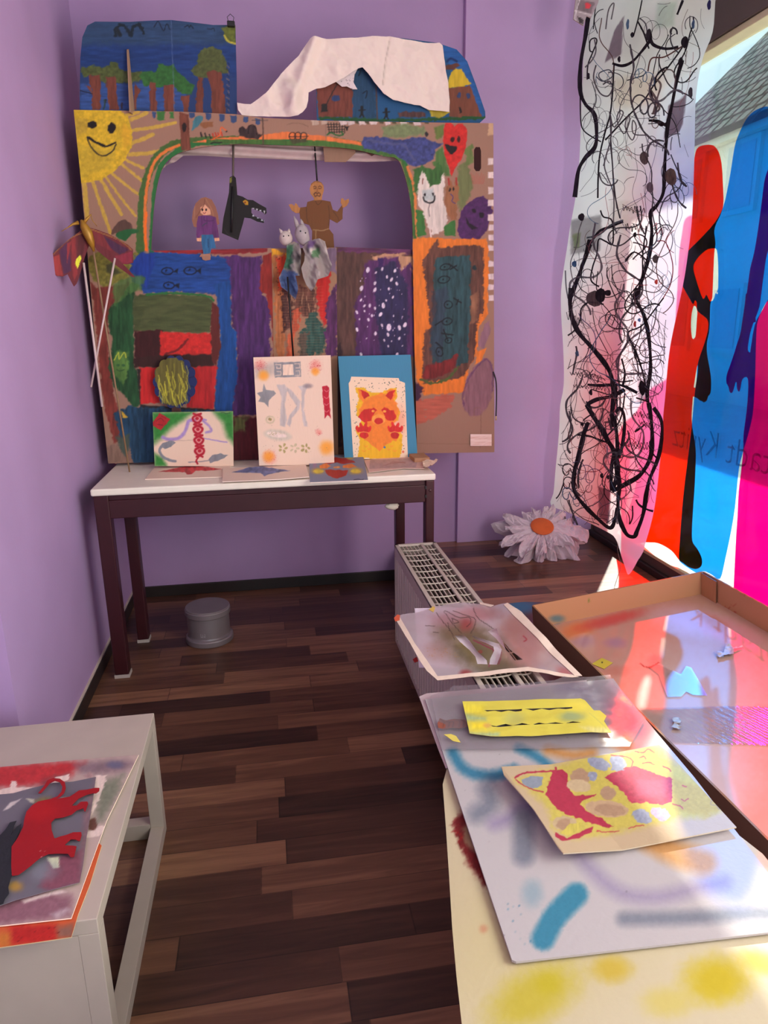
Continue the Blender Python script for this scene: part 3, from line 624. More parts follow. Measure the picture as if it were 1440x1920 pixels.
    F_(q(2, 1220, 640, 1260, 610, 1268, 700, 1230, 720), (96, 112, 62), 2, 3); F_(q(2, 1190, 720, 1240, 700, 1250, 760, 1270, 830, 1240, 900, 1200, 960, 1180, 880), (92, 108, 62), 3, 3, op=.8)
    F_(q(2, 955, 740, 1000, 720, 1060, 740, 1090, 700, 1110, 760, 1110, 900, 1040, 900, 960, 860), (56, 96, 46), 2, 2, .25); F_(q(2, 970, 950, 1010, 960, 1020, 1080, 975, 1095), (56, 104, 48)); F_(q(2, 1110, 1040, 1170, 1000, 1175, 1085, 1120, 1085), (56, 104, 48))
    F_(q(2, 685, 600, 700, 575, 760, 570, 900, 590, 960, 575, 1010, 575, 1060, 600, 1112, 605, 1070, 640, 1060, 690, 1010, 715, 950, 728, 915, 700, 860, 665, 780, 650, 700, 630), (58, 64, 112), 1.5, 2, .28, 'n'); Ln(q(2, 720, 590, 800, 605, 900, 612, 930, 650, 960, 690), 5, (82, 84, 118), op=.6, wob=2); F_(ell(799, 251, 3, 5), (40, 36, 40))
    F_(q(2, 1113, 530, 1125, 500, 1150, 497, 1172, 520, 1185, 502, 1215, 505, 1235, 540, 1230, 610, 1205, 690, 1170, 740, 1155, 780, 1140, 730, 1115, 660, 1112, 590), (186, 40, 36), 1, 1, .14, 'n')
    F_(ell(849, 262, 3.5, 5), (50, 16, 16)); F_(ell(860, 261, 3, 6), (50, 16, 16)); F_(q(2, 1120, 612, 1145, 618, 1180, 620, 1172, 650, 1155, 662, 1135, 650), BLK, sm=True)
    # white cat, brown rabbit, purple egg
    F_(q(2, 975, 850, 985, 790, 1003, 745, 1025, 790, 1040, 830, 1090, 820, 1112, 760, 1116, 830, 1108, 900, 1130, 950, 1135, 1000, 1110, 1060, 1060, 1080, 1025, 1030, 1005, 960, 978, 920), (204, 190, 180), 1.5, 2, .14, 'v'); F_(q(2, 1000, 850, 1060, 840, 1070, 900, 1010, 910), (168, 174, 172), 4, 2, .1, 'n')
    Ln(q(2, 1005, 790, 1003, 815), 2, (120, 70, 60)); F_(ell(797.5, 364, 2.2, 3), BLK); F_(ell(812, 365, 2.2, 3), BLK); Ln(q(2, 1008, 885, 1015, 905, 1040, 915, 1062, 905, 1065, 880), 2.8, BLK); Ln(q(2, 1040, 920, 1035, 950, 1040, 985), 1, (70, 60, 60)); Ln(q(2, 1040, 1040, 1050, 1120), 2.5, (214, 196, 188)); F_(q(2, 1065, 1050, 1085, 1050, 1085, 1075, 1070, 1075), (214, 200, 190))
    F_(q(2, 1125, 840, 1145, 790, 1160, 830, 1180, 790, 1190, 840, 1195, 900, 1180, 920, 1185, 1000, 1150, 1010, 1130, 960, 1120, 900), (140, 92, 62), 1.5, 2); Ln(q(2, 1138, 790, 1142, 820), 3, (150, 50, 44)); Ln(q(2, 1178, 785, 1180, 820), 3, (150, 50, 44)); F_(ell(844, 355, 2, 3.6), BLK); F_(ell(850, 354, 2, 3.6), BLK); Ln(q(2, 1150, 870, 1162, 885, 1155, 905, 1172, 918), 1.5, (60, 50, 110))
    F_(q(2, 1200, 980, 1225, 925, 1280, 890, 1330, 885, 1362, 930, 1360, 1000, 1330, 1060, 1290, 1110, 1235, 1120, 1195, 1090, 1185, 1040), (72, 36, 84), 1.2, 2, .2, 'n', sm=True); F_(ell(888, 395, 4.5, 4.5), (32, 20, 32)); F_(ell(902, 403, 5, 5), (32, 20, 32)); F_(q(2, 1228, 985, 1245, 1020, 1290, 1045, 1260, 1055, 1232, 1025), (32, 20, 32), 1, .5)
    for k in range(9): Ln(q(2, 1255+k*9, 760+(k % 3)*8, 1262+k*7, 815), 1, (170, 70, 60), op=.6)
    # orange frame with the dark aquarium
    F_(q(4, 905, 80, 960, 72, 1100, 80, 1300, 80, 1315, 140, 1310, 480, 1260, 560, 1250, 700, 1200, 800, 1190, 910, 960, 925, 930, 870, 905, 700, 905, 400), (208, 112, 40), 1.5, 2, .12)
    F_(q(4, 960, 200, 1000, 120, 1040, 80, 1050, 130, 1250, 115, 1290, 130, 1290, 200, 1285, 450, 1250, 560, 1240, 720, 1200, 790, 1170, 830, 960, 860, 960, 600, 1000, 560, 975, 330), (88, 56, 46), 1.5, 3, .35)
    F_(q(4, 1030, 180, 1215, 170, 1215, 480, 1200, 740, 1140, 770, 1020, 790, 1000, 640, 1030, 420, 1010, 300), (40, 68, 72), 2, 3, .35); F_(q(4, 1010, 360, 1090, 340, 1060, 760, 1000, 700), (44, 52, 70), 3, 3, .3, op=.6)
    F_(q(4, 1220, 380, 1260, 360, 1250, 520, 1215, 540), (140, 96, 70), 2, 2, .3, op=.8)
    F_(q(4, 970, 760, 1080, 740, 1150, 700, 1130, 780, 1040, 830, 960, 830), (112, 34, 34), 2, 3, .3); Ln(q(4, 950, 840, 1020, 860, 1100, 830, 1150, 770), 5, (72, 84, 40), wob=2)
    for (fx, fy, rx, ry) in ((1080, 232, 28, 16), (1072, 300, 32, 18), (1096, 436, 22, 20), (1090, 526, 26, 18), (1098, 628, 18, 14), (1048, 690, 18, 24)):
        Ln(q(4, *[c for t in ell(fx, fy, rx, ry, -12, 12) for c in t]), 1.8, (18, 22, 26), closed=True); F_(q(4, *[c for t in ell(fx-4, fy, 5, 5, 0, 8) for c in t]), (18, 22, 26), .6, .2)
    for a in ((1100, 215, 1145, 250), (1105, 245, 1140, 225), (1125, 400, 1165, 425), (1140, 435, 1150, 410), (1025, 545, 1060, 525), (1060, 590, 1120, 600), (1070, 570, 1090, 620), (1030, 640, 1065, 670)): Ln(q(4, *a), 2.4, (20, 22, 26))
    F_(ell(889, 502, 4, 5), (28, 46, 50))
    # red smear, pale purple shapes, packing label print
    F_(q(4, 905, 950, 1130, 920, 1130, 960, 1080, 1010, 1000, 1060, 925, 1090), (176, 84, 66), 2, 4, .12, 'h', .85, dry=.12)
    F_(q(4, 1180, 930, 1200, 830, 1250, 760, 1300, 725, 1330, 760, 1340, 850, 1320, 960, 1270, 1035, 1210, 1030, 1175, 980), (126, 88, 96), 2, 2, .16, 'v', sm=True); Ln(q(4, 1178, 980, 1180, 900, 1230, 800, 1300, 730, 1335, 790, 1335, 900), 3, (92, 58, 90), op=.7, wob=1.5)
    F_(q(4, 1262, 620, 1290, 540, 1322, 520, 1318, 600, 1290, 670, 1265, 670), (132, 96, 108), 1.5, 2); F_(q(4, 1250, 690, 1300, 670, 1280, 730, 1240, 760), (214, 116, 44))
    for yy in (20, 72, 130, 215, 285, 340, 400): F_(q(4, 1313, yy-15, 1342, yy-15, 1342, yy+15, 1313, yy+15), (206, 186, 186), 1, 1)
    for yy in (700, 770, 850, 915, 990): F_(q(2, 1343, yy-17, 1374, yy-17, 1374, yy+17, 1343, yy+17), (206, 186, 180), 1, 1)
    F_(q(2, 1343, 500, 1375, 500, 1375, 560, 1343, 565), (186, 150, 118)); Ln(q(4, 1235, 1035, 1238, 1000, 1255, 990, 1275, 1000, 1272, 1030), 1, (130, 92, 84)); Ln(q(4, 1272, 1030, 1272, 1130, 1268, 1210), 1, (120, 84, 70))
    Ln(q(4, 920, 1185, 1340, 1190), 1, (126, 92, 74), op=.7)
    F_(q(4, 905, 850, 940, 860, 960, 900, 940, 950, 905, 950), (62, 32, 58), 2, 3)
    return p
opening = q(1, 560, 1545, 575, 1300, 600, 1120, 640, 1000, 720, 925, 830, 890, 960, 868, 1100, 858)+q(2, 60, 608, 180, 612, 300, 616, 480, 622, 640, 636, 800, 672, 868, 685, 900, 740, 930, 850, 950, 1000, 952, 1165)
opening = smooth(opening, 4)
# the middle of the stage front is built of two further pieces; cut them out of the big sheet
outer = [(138, 206), (330, 209), (440, 214), (495, 221), (600, 226), (760, 229), (925, 231), (926, 540), (927, 848), (845, 848), (781, 849), (777, 640), (776, 470)]
outer2 = [(138, 206), (330, 209), (440, 214), (495, 221), (600, 226), (760, 229), (925, 231), (926, 540), (927, 848), (782, 850), (777, 640)] + [opening[-1]] + opening[::-1][1:] + [(282, 470), (360, 469), (509, 465), (513, 668), (516, 861), (203, 869), (180, 660), (152, 340)]
sheet('painted_panel', fth, outer2, .0029, paint_arch, .006, [q(2, 1270, 640, 1280, 625, 1300, 625, 1307, 645, 1307, 735, 1298, 750, 1280, 750, 1270, 735)], back=(120, 88, 66), gain=GT, parent=th)
def paint_mid(P):
    p = Paint(P, (150, 112, 86), 11); F_ = p.fill; L_ = p.line
    F_(q(4, 140, 130, 150, 130, 200, 150, 230, 160, 230, 220, 140, 200), (214, 150, 40), 1.5, 2, .2); F_(q(4, 145, 170, 215, 160, 215, 720, 170, 720), (168, 102, 60), 1.5, 3, .3)
    F_(q(4, 165, 180, 215, 170, 220, 330, 180, 360), (190, 60, 32), 2, 3, .2); F_(q(4, 190, 340, 260, 320, 250, 560, 200, 590), (74, 44, 40), 2, 4, .4, dry=.25); F_(q(4, 260, 330, 400, 350, 380, 500, 260, 480), (92, 58, 48), 2, 5, .4, dry=.25)
    F_(q(4, 380, 270, 460, 260, 450, 420, 430, 560, 400, 480, 385, 380), (180, 36, 32), 2, 3, .15); F_(q(4, 255, 470, 300, 450, 290, 560, 250, 610), (180, 80, 54), 2, 4, .3)
    F_(q(4, 330, 500, 380, 480, 430, 560, 430, 690, 340, 710, 290, 650), (44, 76, 68), 2, 5, .3); F_(q(4, 290, 600, 340, 580, 330, 720, 290, 720), (80, 70, 60), 2, 4, .3, dry=.2)
    F_(q(4, 430, 430, 500, 300, 500, 720, 440, 720), (80, 40, 80), 2, 4, .35); F_(q(4, 430, 130, 495, 125, 495, 270, 440, 250), (112, 90, 112), 2, 3, .25)
    F_(q(4, 230, 600, 270, 590, 260, 720, 220, 720), (186, 88, 56), 2, 3, .3); F_(q(4, 250, 120, 430, 125, 430, 160, 250, 160), (120, 90, 76), 2, 3, .3)
    for k in range(26): L_(q(4, 165+(k*37) % 60, 340+k*15, 420, 338+k*15+(k % 5)), .8, (186, 130, 92), op=.35, wob=.8)
    p.dots((518, 478, 530, 560), 18, .5, 1.3, (60, 24, 20), 4)
    return p
def paint_right(P):
    p = Paint(P, (88, 60, 52), 13); F_ = p.fill; L_ = p.line
    F_(q(4, 490, 130, 640, 150, 640, 450, 600, 720, 490, 720), (82, 56, 50), 2, 2, .3)
    F_(q(4, 500, 125, 905, 135, 905, 165, 700, 160, 500, 150), (84, 44, 76), 1.5, 3, .35, 'h'); F_(q(4, 680, 170, 760, 160, 905, 165, 905, 260, 840, 270, 830, 190, 700, 200), (172, 130, 100), 1.5, 4, .2)
    F_(q(4, 640, 210, 700, 190, 830, 180, 840, 260, 890, 200, 905, 300, 905, 720, 600, 720, 590, 420, 640, 340), (80, 42, 88), 2, 3, .25)
    F_(q(4, 700, 240, 800, 200, 870, 320, 880, 500, 870, 720, 730, 720, 715, 560, 700, 430), (44, 38, 72), 3, 3, .25); F_(q(4, 718, 185, 745, 180, 745, 230, 718, 230), (54, 30, 82))
    rnd = random.Random(5)
    for (x, y, r) in ((662, 248, 14), (740, 243, 9), (808, 252, 10), (790, 300, 10), (627, 347, 13), (700, 355, 11), (818, 322, 9), (745, 440, 14), (730, 488, 12), (672, 440, 9), (643, 442, 8), (602, 477, 9), (683, 495, 8), (604, 570, 11), (702, 592, 10), (775, 558, 18), (738, 548, 8), (770, 598, 10), (833, 560, 13), (862, 545, 13), (832, 617, 8), (750, 628, 6), (820, 705, 10), (625, 705, 10), (617, 515, 5), (665, 517, 9), (643, 470, 6), (797, 395, 7), (760, 412, 6), (772, 660, 6), (848, 658, 4), (700, 320, 9), (765, 285, 8), (625, 410, 7), (790, 632, 4), (800, 497, 5), (700, 455, 8), (705, 262, 6), (775, 350, 8), (655, 618, 4)):
        a = rnd.uniform(60, 120); pts = ell(x, y, r*1.15, r*.72, a, 10); F_(q(4, *[c for t in pts for c in t]), (206, 190, 206), .8, .5, .15)
    for k in range(40):
        x, y = rnd.uniform(610, 860), rnd.uniform(230, 660); r = rnd.uniform(2, 5); F_(q(4, *[c for t in ell(x, y, r, r*.6, 90, 7) for c in t]), (180, 160, 186), .6, .2)
    F_(q(4, 490, 660, 520, 640, 520, 1200, 490, 1200), (48, 30, 36), 2, 2); return p
sheet('stage_front_middle', FY(TH+.008), [(507, 466), (631, 464), (634, 857), (510, 861)], .0032, paint_mid, .005, back=(120, 88, 66), gain=GT, parent=th)
sheet('stage_front_right', FY(TH+.016), [(629, 463), (780, 468), (783, 851), (630, 857)], .0032, paint_right, .005, back=(120, 88, 66), gain=GT, parent=th)
sheet('packing_label', FY(TH-.0075), q(4, 1215, 1135, 1330, 1135, 1330, 1198, 1215, 1198), .004, lambda P: (lambda p: ([p.line(q(4, 1215, y, 1335, y+2), .8, (190, 140, 120), op=.8) for y in (1150, 1158, 1178, 1188)], p)[1])(Paint(P, (222, 196, 186), 2)), .0005, gain=GT, parent=th)
sheet('left_return', Fr((-.628, TH, 0), (0, 1, 0), (0, 0, 1)), [(0.004, .76), (.36, .76), (.36, 2.05), (.004, 2.05)], .02, flat((120, 88, 68), 1), .005, uv=True, gain=GT, parent=th)
sheet('right_return', Fr((.94, TH, 0), (0, 1, 0), (0, 0, 1)), [(0.004, .76), (.36, .76), (.36, 2.05), (.004, 2.05)], .02, flat((120, 88, 68), 1), .005, uv=True, gain=GT, parent=th)
sheet('cardboard_flap', FY(TH+.03), q(2, 485, 600, 655, 600, 655, 655, 605, 703, 495, 702), .006, flat((136, 104, 84), 3), .004, gain=GT, parent=th)
sheet('cardboard_flap', FY(TH+.035), q(2, 655, 620, 790, 640, 740, 672, 690, 640), .006, flat((96, 70, 60), 3), .004, gain=GT, parent=th)
# back struts that keep the theatre standing on the table
for xx in (-.45, .45):
    bm = bmesh.new(); v = [bm.verts.new(p) for p in ((xx, TH+.03, TZ), (xx, TH+.155, TZ), (xx, TH+.03, TZ+.35), (xx+.005, TH+.03, TZ), (xx+.005, TH+.155, TZ), (xx+.005, TH+.03, TZ+.35))]
    for f in ((0, 1, 2), (5, 4, 3), (0, 3, 4, 1), (1, 4, 5, 2), (2, 5, 3, 0)): bm.faces.new([v[i] for i in f])
    obj('back_strut', bm, M_kraft, th)

# forest backdrop on top
fo = empty('forest_backdrop', (-.35, TH+.03, 2.02), 'painted blue cardboard backdrop with brown trees on top of the theatre, left', 'stage backdrop')
def paint_forest(P):
    p = Paint(P, (36, 56, 98), 21); F_ = p.fill; L_ = p.line
    F_(q(1, 100, 60, 1110, 60, 1110, 220, 100, 230), (44, 68, 96), 5, 5, .25, 'h', .8); F_(q(1, 100, 220, 1110, 220, 1110, 430, 100, 430), (28, 54, 106), 8, 5, .22, 'h', .8); F_(q(1, 100, 470, 560, 460, 780, 480, 780, 680, 100, 680), (48, 74, 128), 3, 3, .3, 'h', .9)
    G = (72, 82, 44)
    F_(q(1, 105, 370, 180, 350, 240, 370, 330, 325, 350, 370, 420, 390, 500, 395, 500, 450, 400, 465, 260, 460, 180, 420, 130, 425), G, 1.5, 3, .25, 'n')
    F_(q(1, 490, 400, 590, 390, 610, 345, 700, 350, 740, 400, 800, 450, 840, 480, 820, 535, 740, 530, 700, 480, 600, 490, 510, 480), (46, 92, 44), 1.5, 3, .2, 'n')
    F_(q(1, 820, 380, 860, 340, 880, 260, 950, 228, 1010, 260, 1050, 330, 1055, 390, 1000, 410, 900, 440, 840, 425), (74, 82, 46), 1.5, 3, .2, 'n')
    T = (108, 58, 46)
    for a in ((160, 415, 230, 415, 235, 520, 235, 640, 180, 640, 175, 500), (270, 425, 330, 425, 350, 640, 290, 640), (550, 465, 590, 465, 595, 660, 550, 640), (645, 480, 705, 480, 710, 660, 640, 650), (750, 545, 805, 540, 800, 660, 775, 660), (860, 430, 890, 430, 895, 660, 845, 660), (915, 400, 960, 380, 1010, 400, 1030, 520, 1040, 670, 945, 665, 950, 500), (455, 465, 495, 520, 470, 540, 470, 640, 450, 640), (130, 480, 170, 490, 180, 540, 150, 500)): F_(q(1, *a), T, 1.2, 2, .2)
    F_(q(1, 1015, 110, 1105, 95, 1105, 215, 1050, 200, 1025, 160), (88, 96, 40), 1.5, 2, .25, 'n'); L_(q(1, 1030, 160, 1060, 200, 1105, 213), 3.5, (170, 160, 60))
    L_(q(1, 330, 160, 335, 110, 380, 90, 410, 130, 430, 160, 440, 110, 480, 90, 510, 140), 6, (24, 34, 44), wob=2); L_(q(1, 340, 120, 360, 155), 8, (28, 36, 44))
    L_(q(1, 580, 105, 605, 70, 640, 130, 660, 85, 680, 120), 1.6, (20, 26, 40)); L_(q(1, 775, 105, 795, 95, 805, 108, 815, 95, 832, 112), 2, (20, 26, 40)); L_(q(1, 920, 115, 945, 120, 960, 112, 970, 130), 1.3, (26, 30, 44))
    L_(q(1, 688, 60, 695, 250, 705, 480, 708, 650), 1.1, (96, 112, 150), op=.7); L_(q(1, 100, 512, 180, 535), 1.8, (26, 24, 34))
    F_(ell(197, 190, 2.2, 3), (30, 26, 30)); L_(q(1, 262, 575, 262, 600, 255, 632), 3, (40, 60, 60)); L_(q(1, 372, 595, 372, 630), 3, (54, 40, 44))
    for k in range(16): L_(q(1, 1055-(k % 3)*6, 335+k*20, 1062, 348+k*20), 1.5, (150, 110, 80) if k % 2 else (30, 30, 40), op=.7)
    return p
sheet('painted_board', FY(TH+.03), q(1, 100, 660, 102, 470, 105, 300, 118, 170, 150, 95, 200, 70, 420, 72, 560, 64, 690, 60, 820, 75, 960, 92, 1102, 92, 1110, 420, 1112, 690, 700, 720, 100, 720), .003, paint_forest, .005, back=(130, 100, 80), gain=GT, parent=fo)
sheet('slot_fin', Fr(ony(*q(1, 445, 640)[0], TH+.024), (-.15, -1, 0), (0, 0, 1)), [(0, -.02), (.05, -.02), (.010, .195), (0, .20)], .005, flat((120, 80, 62), 1), .005, uv=True, gain=GT, parent=fo)
clp = ony(433, 44, TH+.025); bm = bmesh.new(); bx(bm, (clp[0]-.014, clp[1]-.012, clp[2]-.012), (clp[0]+.014, clp[1]+.018, clp[2]+.006), .003)
tube(bm, [(clp[0]-.008, clp[1]-.01, clp[2]), (clp[0]-.012, clp[1]-.012, clp[2]+.016), (clp[0], clp[1]-.012, clp[2]+.026), (clp[0]+.012, clp[1]-.012, clp[2]+.016), (clp[0]+.008, clp[1]-.01, clp[2])], .0012, 6)
tag(obj('binder_clip', bm, M_black), 'small black binder clip at the corner of the forest backdrop', 'clip')
# village backdrop, right
def paint_village(P):
    p = Paint(P, (34, 78, 118), 31); F_ = p.fill; L_ = p.line
    F_(q(2, 640, 200, 760, 200, 760, 480, 640, 480), (34, 60, 84), 4, 3, .2, op=.8); F_(q(2, 1100, 95, 1200, 110, 1300, 350, 1320, 470, 1260, 470), (34, 84, 150), 5, 3, .18, 'h', .8)
    F_(q(2, 455, 320, 560, 280, 640, 320, 642, 470, 460, 470), (106, 56, 46), 1, 1.5, .18); F_(ell(629, 184, 7.5, 6.5), (44, 58, 96)); F_(q(2, 475, 405, 505, 400, 510, 440, 480, 445), (34, 32, 32)); L_(q(2, 560, 300, 520, 370, 495, 430), 1.6, (40, 34, 34))
    F_(q(2, 1138, 320, 1250, 305, 1310, 470, 1145, 470), (112, 64, 48), 1, 1.5, .15); F_(q(2, 1138, 280, 1150, 240, 1175, 218, 1205, 220, 1235, 270, 1255, 300, 1140, 320), (186, 156, 40), 1, 1.5, .12)
    F_(q(2, 1120, 200, 1180, 190, 1200, 205, 1160, 225, 1125, 225), (92, 54, 46)); L_(q(2, 1130, 180, 1150, 165, 1180, 180), 4, (20, 44, 90)); F_(ell(861, 178, 3.4, 5.5), (44, 58, 96)); F_(ell(878, 179, 3.6, 5.5), (44, 58, 96)); F_(q(2, 1192, 415, 1202, 415, 1206, 445, 1194, 448), (30, 24, 24))
    L_(q(2, 470, 474, 640, 482, 900, 486, 1150, 478, 1330, 474), 6, (36, 76, 40), wob=2); F_(q(2, 1030, 430, 1100, 425, 1145, 440, 1120, 470, 1050, 470), (170, 150, 50), 1, 2); F_(q(2, 870, 450, 900, 440, 1020, 445, 1020, 470, 880, 470), (84, 56, 54), 1.5, 2, .3)
    for x, y in ((688, 440), (815, 450)): L_(q(2, x, y-22, x, y+14), 5, (28, 28, 32)); L_(q(2, x-16, y-5, x+16, y-8), 2.5, (28, 28, 32)); L_(q(2, x, y+10, x-10, y+28), 2.5, (28, 28, 32)); L_(q(2, x, y+10, x+10, y+28), 2.5, (28, 28, 32))
    L_(q(2, 665, 225, 680, 230, 672, 255), 2, (18, 30, 44)); L_(q(2, 695, 345, 715, 335, 708, 370), 2, (18, 30, 44)); L_(q(2, 762, 290, 768, 480), 2.5, (80, 60, 54)); return p
tag(sheet('village_backdrop', FY(TH+.034), q(2, 455, 500, 450, 300, 470, 160, 640, 60, 900, 60, 1080, 84, 1180, 118, 1235, 180, 1280, 300, 1328, 440, 1330, 472, 1300, 500), .003, paint_village, .005, back=(130, 100, 80), gain=GT), 'painted cardboard backdrop with brown houses and a yellow roof half under a cloth', 'stage backdrop')
# speckled white mountain piece
tag(sheet('white_cutout', FY(TH+.018), q(2, 552, 285, 600, 240, 668, 215, 650, 250, 645, 290, 665, 325, 640, 325, 610, 310, 585, 312), .003, lambda P: (lambda p: (p.dots((635, 135, 670, 168), 26, .4, .8, (60, 40, 50), 8), p)[1])(Paint(P, (206, 190, 190), 2)), .002, gain=GT), 'small white speckled paper cut-out hanging under the white cloth edge', 'cut-out')
# white cloth draped over the village backdrop
def wr(seed, amp, s1=.05, s2=.16):
    return lambda U, V: amp*(1.0*(fbm(U/s1+V/s2*.6, V/s1, seed, 4)-.5)+1.2*(fbm((U+.6*V)/.09, (V-.5*U)/.30, seed+4, 2)-.5))
M_cloth = pmat('white_cotton', (222, 208, 196), .9, noise=.03, nscale=8, bump=.2, bscale=400)
clothpoly = q(2, 40, 392, 70, 398, 110, 402, 190, 350, 270, 240, 360, 150, 400, 90, 420, 66, 435, 61, 560, 62, 640, 60, 740, 52, 830, 53, 970, 74, 1060, 88, 1090, 86, 1105, 100, 1118, 180, 1125, 230, 1140, 290, 1146, 380, 1143, 442, 1100, 436, 1040, 430, 990, 408, 960, 405, 850, 380, 800, 350, 775, 320, 750, 290, 735, 265, 715, 240, 690, 215, 670, 218, 640, 235, 600, 262, 560, 285, 500, 310, 450, 320, 412, 340, 410, 380, 400, 420, 380, 450, 355, 470, 320, 474, 200, 468, 70, 462, 45, 430)
def cdisp(U, V):
    b = wr(7, .02)(U, V)+.012*(np.abs(fbm((U+V)/.045, (U-V)/.12, 12, 3)-.5)); t = fFY.hit((640, 130)); 
    # a big diagonal fold at the left, and a rolled edge
    a = fFY.hit((590, 75)); c = fFY.hit((545, 205)); d, _, _ = segdist(U, V, [a, c], False)
    e = fFY.hit((540, 165)); g = fFY.hit((560, 215)); d2, _, _ = segdist(U, V, [e, g], False)
    return b+.026*np.exp(-(d/.022)**2)+.03*np.exp(-(d2/.03)**2)
fFY = FY(TH+.005)
tag(sheet('white_cloth', fFY, clothpoly, .0045, lambda P: (lambda p: (p.line(q(2, 838, 58, 825, 120, 812, 200, 800, 300), 3.2, (196, 180, 168), op=.6, wob=.5), p.line(q(2, 833, 60, 822, 120, 806, 200, 795, 300), .8, (150, 132, 120), op=.7), p)[2])(Paint(P, (214, 196, 186), 5)), .0012, back=(210, 196, 186), edge=(210, 196, 186), gain=1.3, mat=paintmat('cloth_paint', .9, .1, .15, bscale=(300, 300, 300)), disp=lambda U, V: cdisp(U, V)), 'white cotton cloth draped over the right hand backdrop', 'cloth')
tag(sheet('white_cloth_strip', FY(TH+.06), [(300, 322), (322, 296), (345, 270), (440, 262), (640, 262), (745, 275), (768, 310), (745, 300), (690, 303), (600, 300), (540, 299), (440, 297), (380, 293), (345, 293), (320, 306)], .005, flat((196, 174, 170), 1), .001, gain=1.1, back=(200, 180, 170), mat=MATS['cloth_paint'], disp=lambda U, V: .012*np.sin(V*160+1.5*np.sin(U*4))), 'white cloth roll sagging behind the top of the stage arch', 'cloth')

# ------------------------------------------------------------------ puppets
def stick(name, a, b, r, mat, label=None, cat=None, parent=None, n=8):
    bm = bmesh.new(); tube(bm, [a, [(a[i]+b[i])/2 for i in range(3)], b], r, n); o = obj(name, bm, mat, parent)
    if label: tag(o, label, cat)
    return o
wf = empty('wolf_puppet', ony(440, 445, TH+.03), 'black cardboard wolf head puppet with white teeth and yellow eye on a rod', 'puppet')
def paint_wolf(P):
    p = Paint(P, (34, 30, 30), 41); p.fill(q(1, 1150, 1225, 1165, 1215, 1185, 1230, 1185, 1248, 1165, 1248), (206, 150, 40), .8, .6); p.fill(ell(459.5, 379.5, 1.4, 1.6), (120, 20, 20), .5, 0)
    for x, y, w, hh in ((1205, 1268, 20, 14), (1232, 1272, 16, 16), (1255, 1280, 14, 15), (1282, 1285, 12, 20)): p.fill(q(1, x, y, x+w, y+2, x+w*.6, y+hh), (214, 210, 220), .5, .2)
    for x, y in ((1210, 1312), (1240, 1325), (1265, 1340), (1282, 1345)): p.fill(q(1, x, y+10, x+7, y-6, x+15, y+12), (200, 200, 214), .5, .2)
    p.fill(q(1, 1062, 1080, 1078, 1070, 1080, 1105, 1066, 1115), (120, 118, 50), 1); p.line(q(1, 1030, 1400, 1060, 1440, 1110, 1460), 1, (90, 84, 76), op=.5); return p
sheet('head_cutout', FY(TH+.02), q(1, 1065, 1070, 1090, 1060, 1105, 1075, 1110, 1130, 1114, 1185, 1150, 1196, 1180, 1215, 1215, 1218, 1250, 1240, 1300, 1268, 1303, 1300, 1292, 1310, 1270, 1290, 1245, 1285, 1205, 1270, 1205, 1300, 1225, 1320, 1288, 1348, 1285, 1365, 1240, 1355, 1200, 1335, 1160, 1330, 1150, 1370, 1135, 1420, 1120, 1475, 1015, 1430, 1020, 1370, 1025, 1330, 1045, 1240, 1060, 1170), .0018, paint_wolf, .003, back=(90, 70, 60), gain=GT*.7, parent=wf)
a, b = ony(437.5, 262, TH+.045), ony(436.5, 400, TH+.045); stick('rod', a, b, .0042, pmat('grey_rod', (96, 84, 76), .5), parent=wf)
stick('rod_lower', ony(436.5, 350, TH+.014), ony(434, 436, TH+.014), .0035, M_black, parent=wf)
mk = empty('monk_puppet', ony(598, 460, TH+.05), 'brown robed monk puppet with raised hands hanging on a black rod', 'puppet')
def paint_monk(P):
    B = (104, 64, 34); p = Paint(P, B, 43); SK = (160, 108, 62)
    p.fill(q(2, 405, 800, 500, 800, 500, 898, 440, 902, 410, 880), SK, .6, .3); p.fill(q(2, 300, 890, 345, 900, 368, 938, 360, 975, 330, 975, 300, 940), SK, .6, .3); p.fill(q(2, 576, 880, 630, 880, 630, 940, 590, 942, 578, 915), SK, .6, .3)
    for x in (444, 470): p.line(q(2, x-8, 832, x, 828, x+8, 834), 1, (60, 36, 24)); p.line(q(2, x-6, 840, x+6, 840), 1, (40, 24, 20))
    p.line(q(2, 457, 842, 455, 858, 462, 858), .9, (110, 66, 40)); p.line(q(2, 440, 870, 448, 862, 456, 868, 465, 862, 472, 872, 468, 880, 456, 876, 445, 882, 440, 870), 1.6, (66, 38, 26)); p.line(q(2, 425, 820, 440, 806, 470, 806, 486, 820), 1.2, (90, 56, 30))
    p.line(q(2, 435, 1055, 480, 1058, 515, 1050), 1.8, (150, 120, 84)); p.line(q(2, 450, 1058, 448, 1100), 1.6, (150, 120, 84))
    for a in ((515, 930, 520, 990, 515, 1030), (400, 930, 402, 985, 410, 1020), (445, 905, 460, 925, 480, 905), (540, 960, 560, 985, 570, 1010)): p.line(q(2, *a), .9, (66, 40, 24))
    return p
sheet('body_cutout', FY(TH+.045), q(2, 440, 803, 458, 800, 478, 808, 489, 825, 491, 850, 482, 880, 480, 900, 525, 908, 537, 950, 560, 960, 585, 925, 578, 915, 580, 893, 590, 890, 598, 903, 620, 893, 621, 910, 610, 930, 590, 942, 588, 975, 588, 998, 560, 1020, 522, 1000, 518, 1050, 540, 1078, 545, 1150, 470, 1160, 428, 1150, 430, 1060, 415, 1030, 370, 1015, 365, 968, 345, 968, 325, 955, 308, 925, 322, 920, 338, 930, 343, 915, 352, 922, 362, 940, 400, 935, 405, 910, 440, 900, 438, 888, 422, 868, 417, 840, 425, 815), .0022, paint_monk, .003, back=(120, 90, 70), gain=GT, parent=mk)
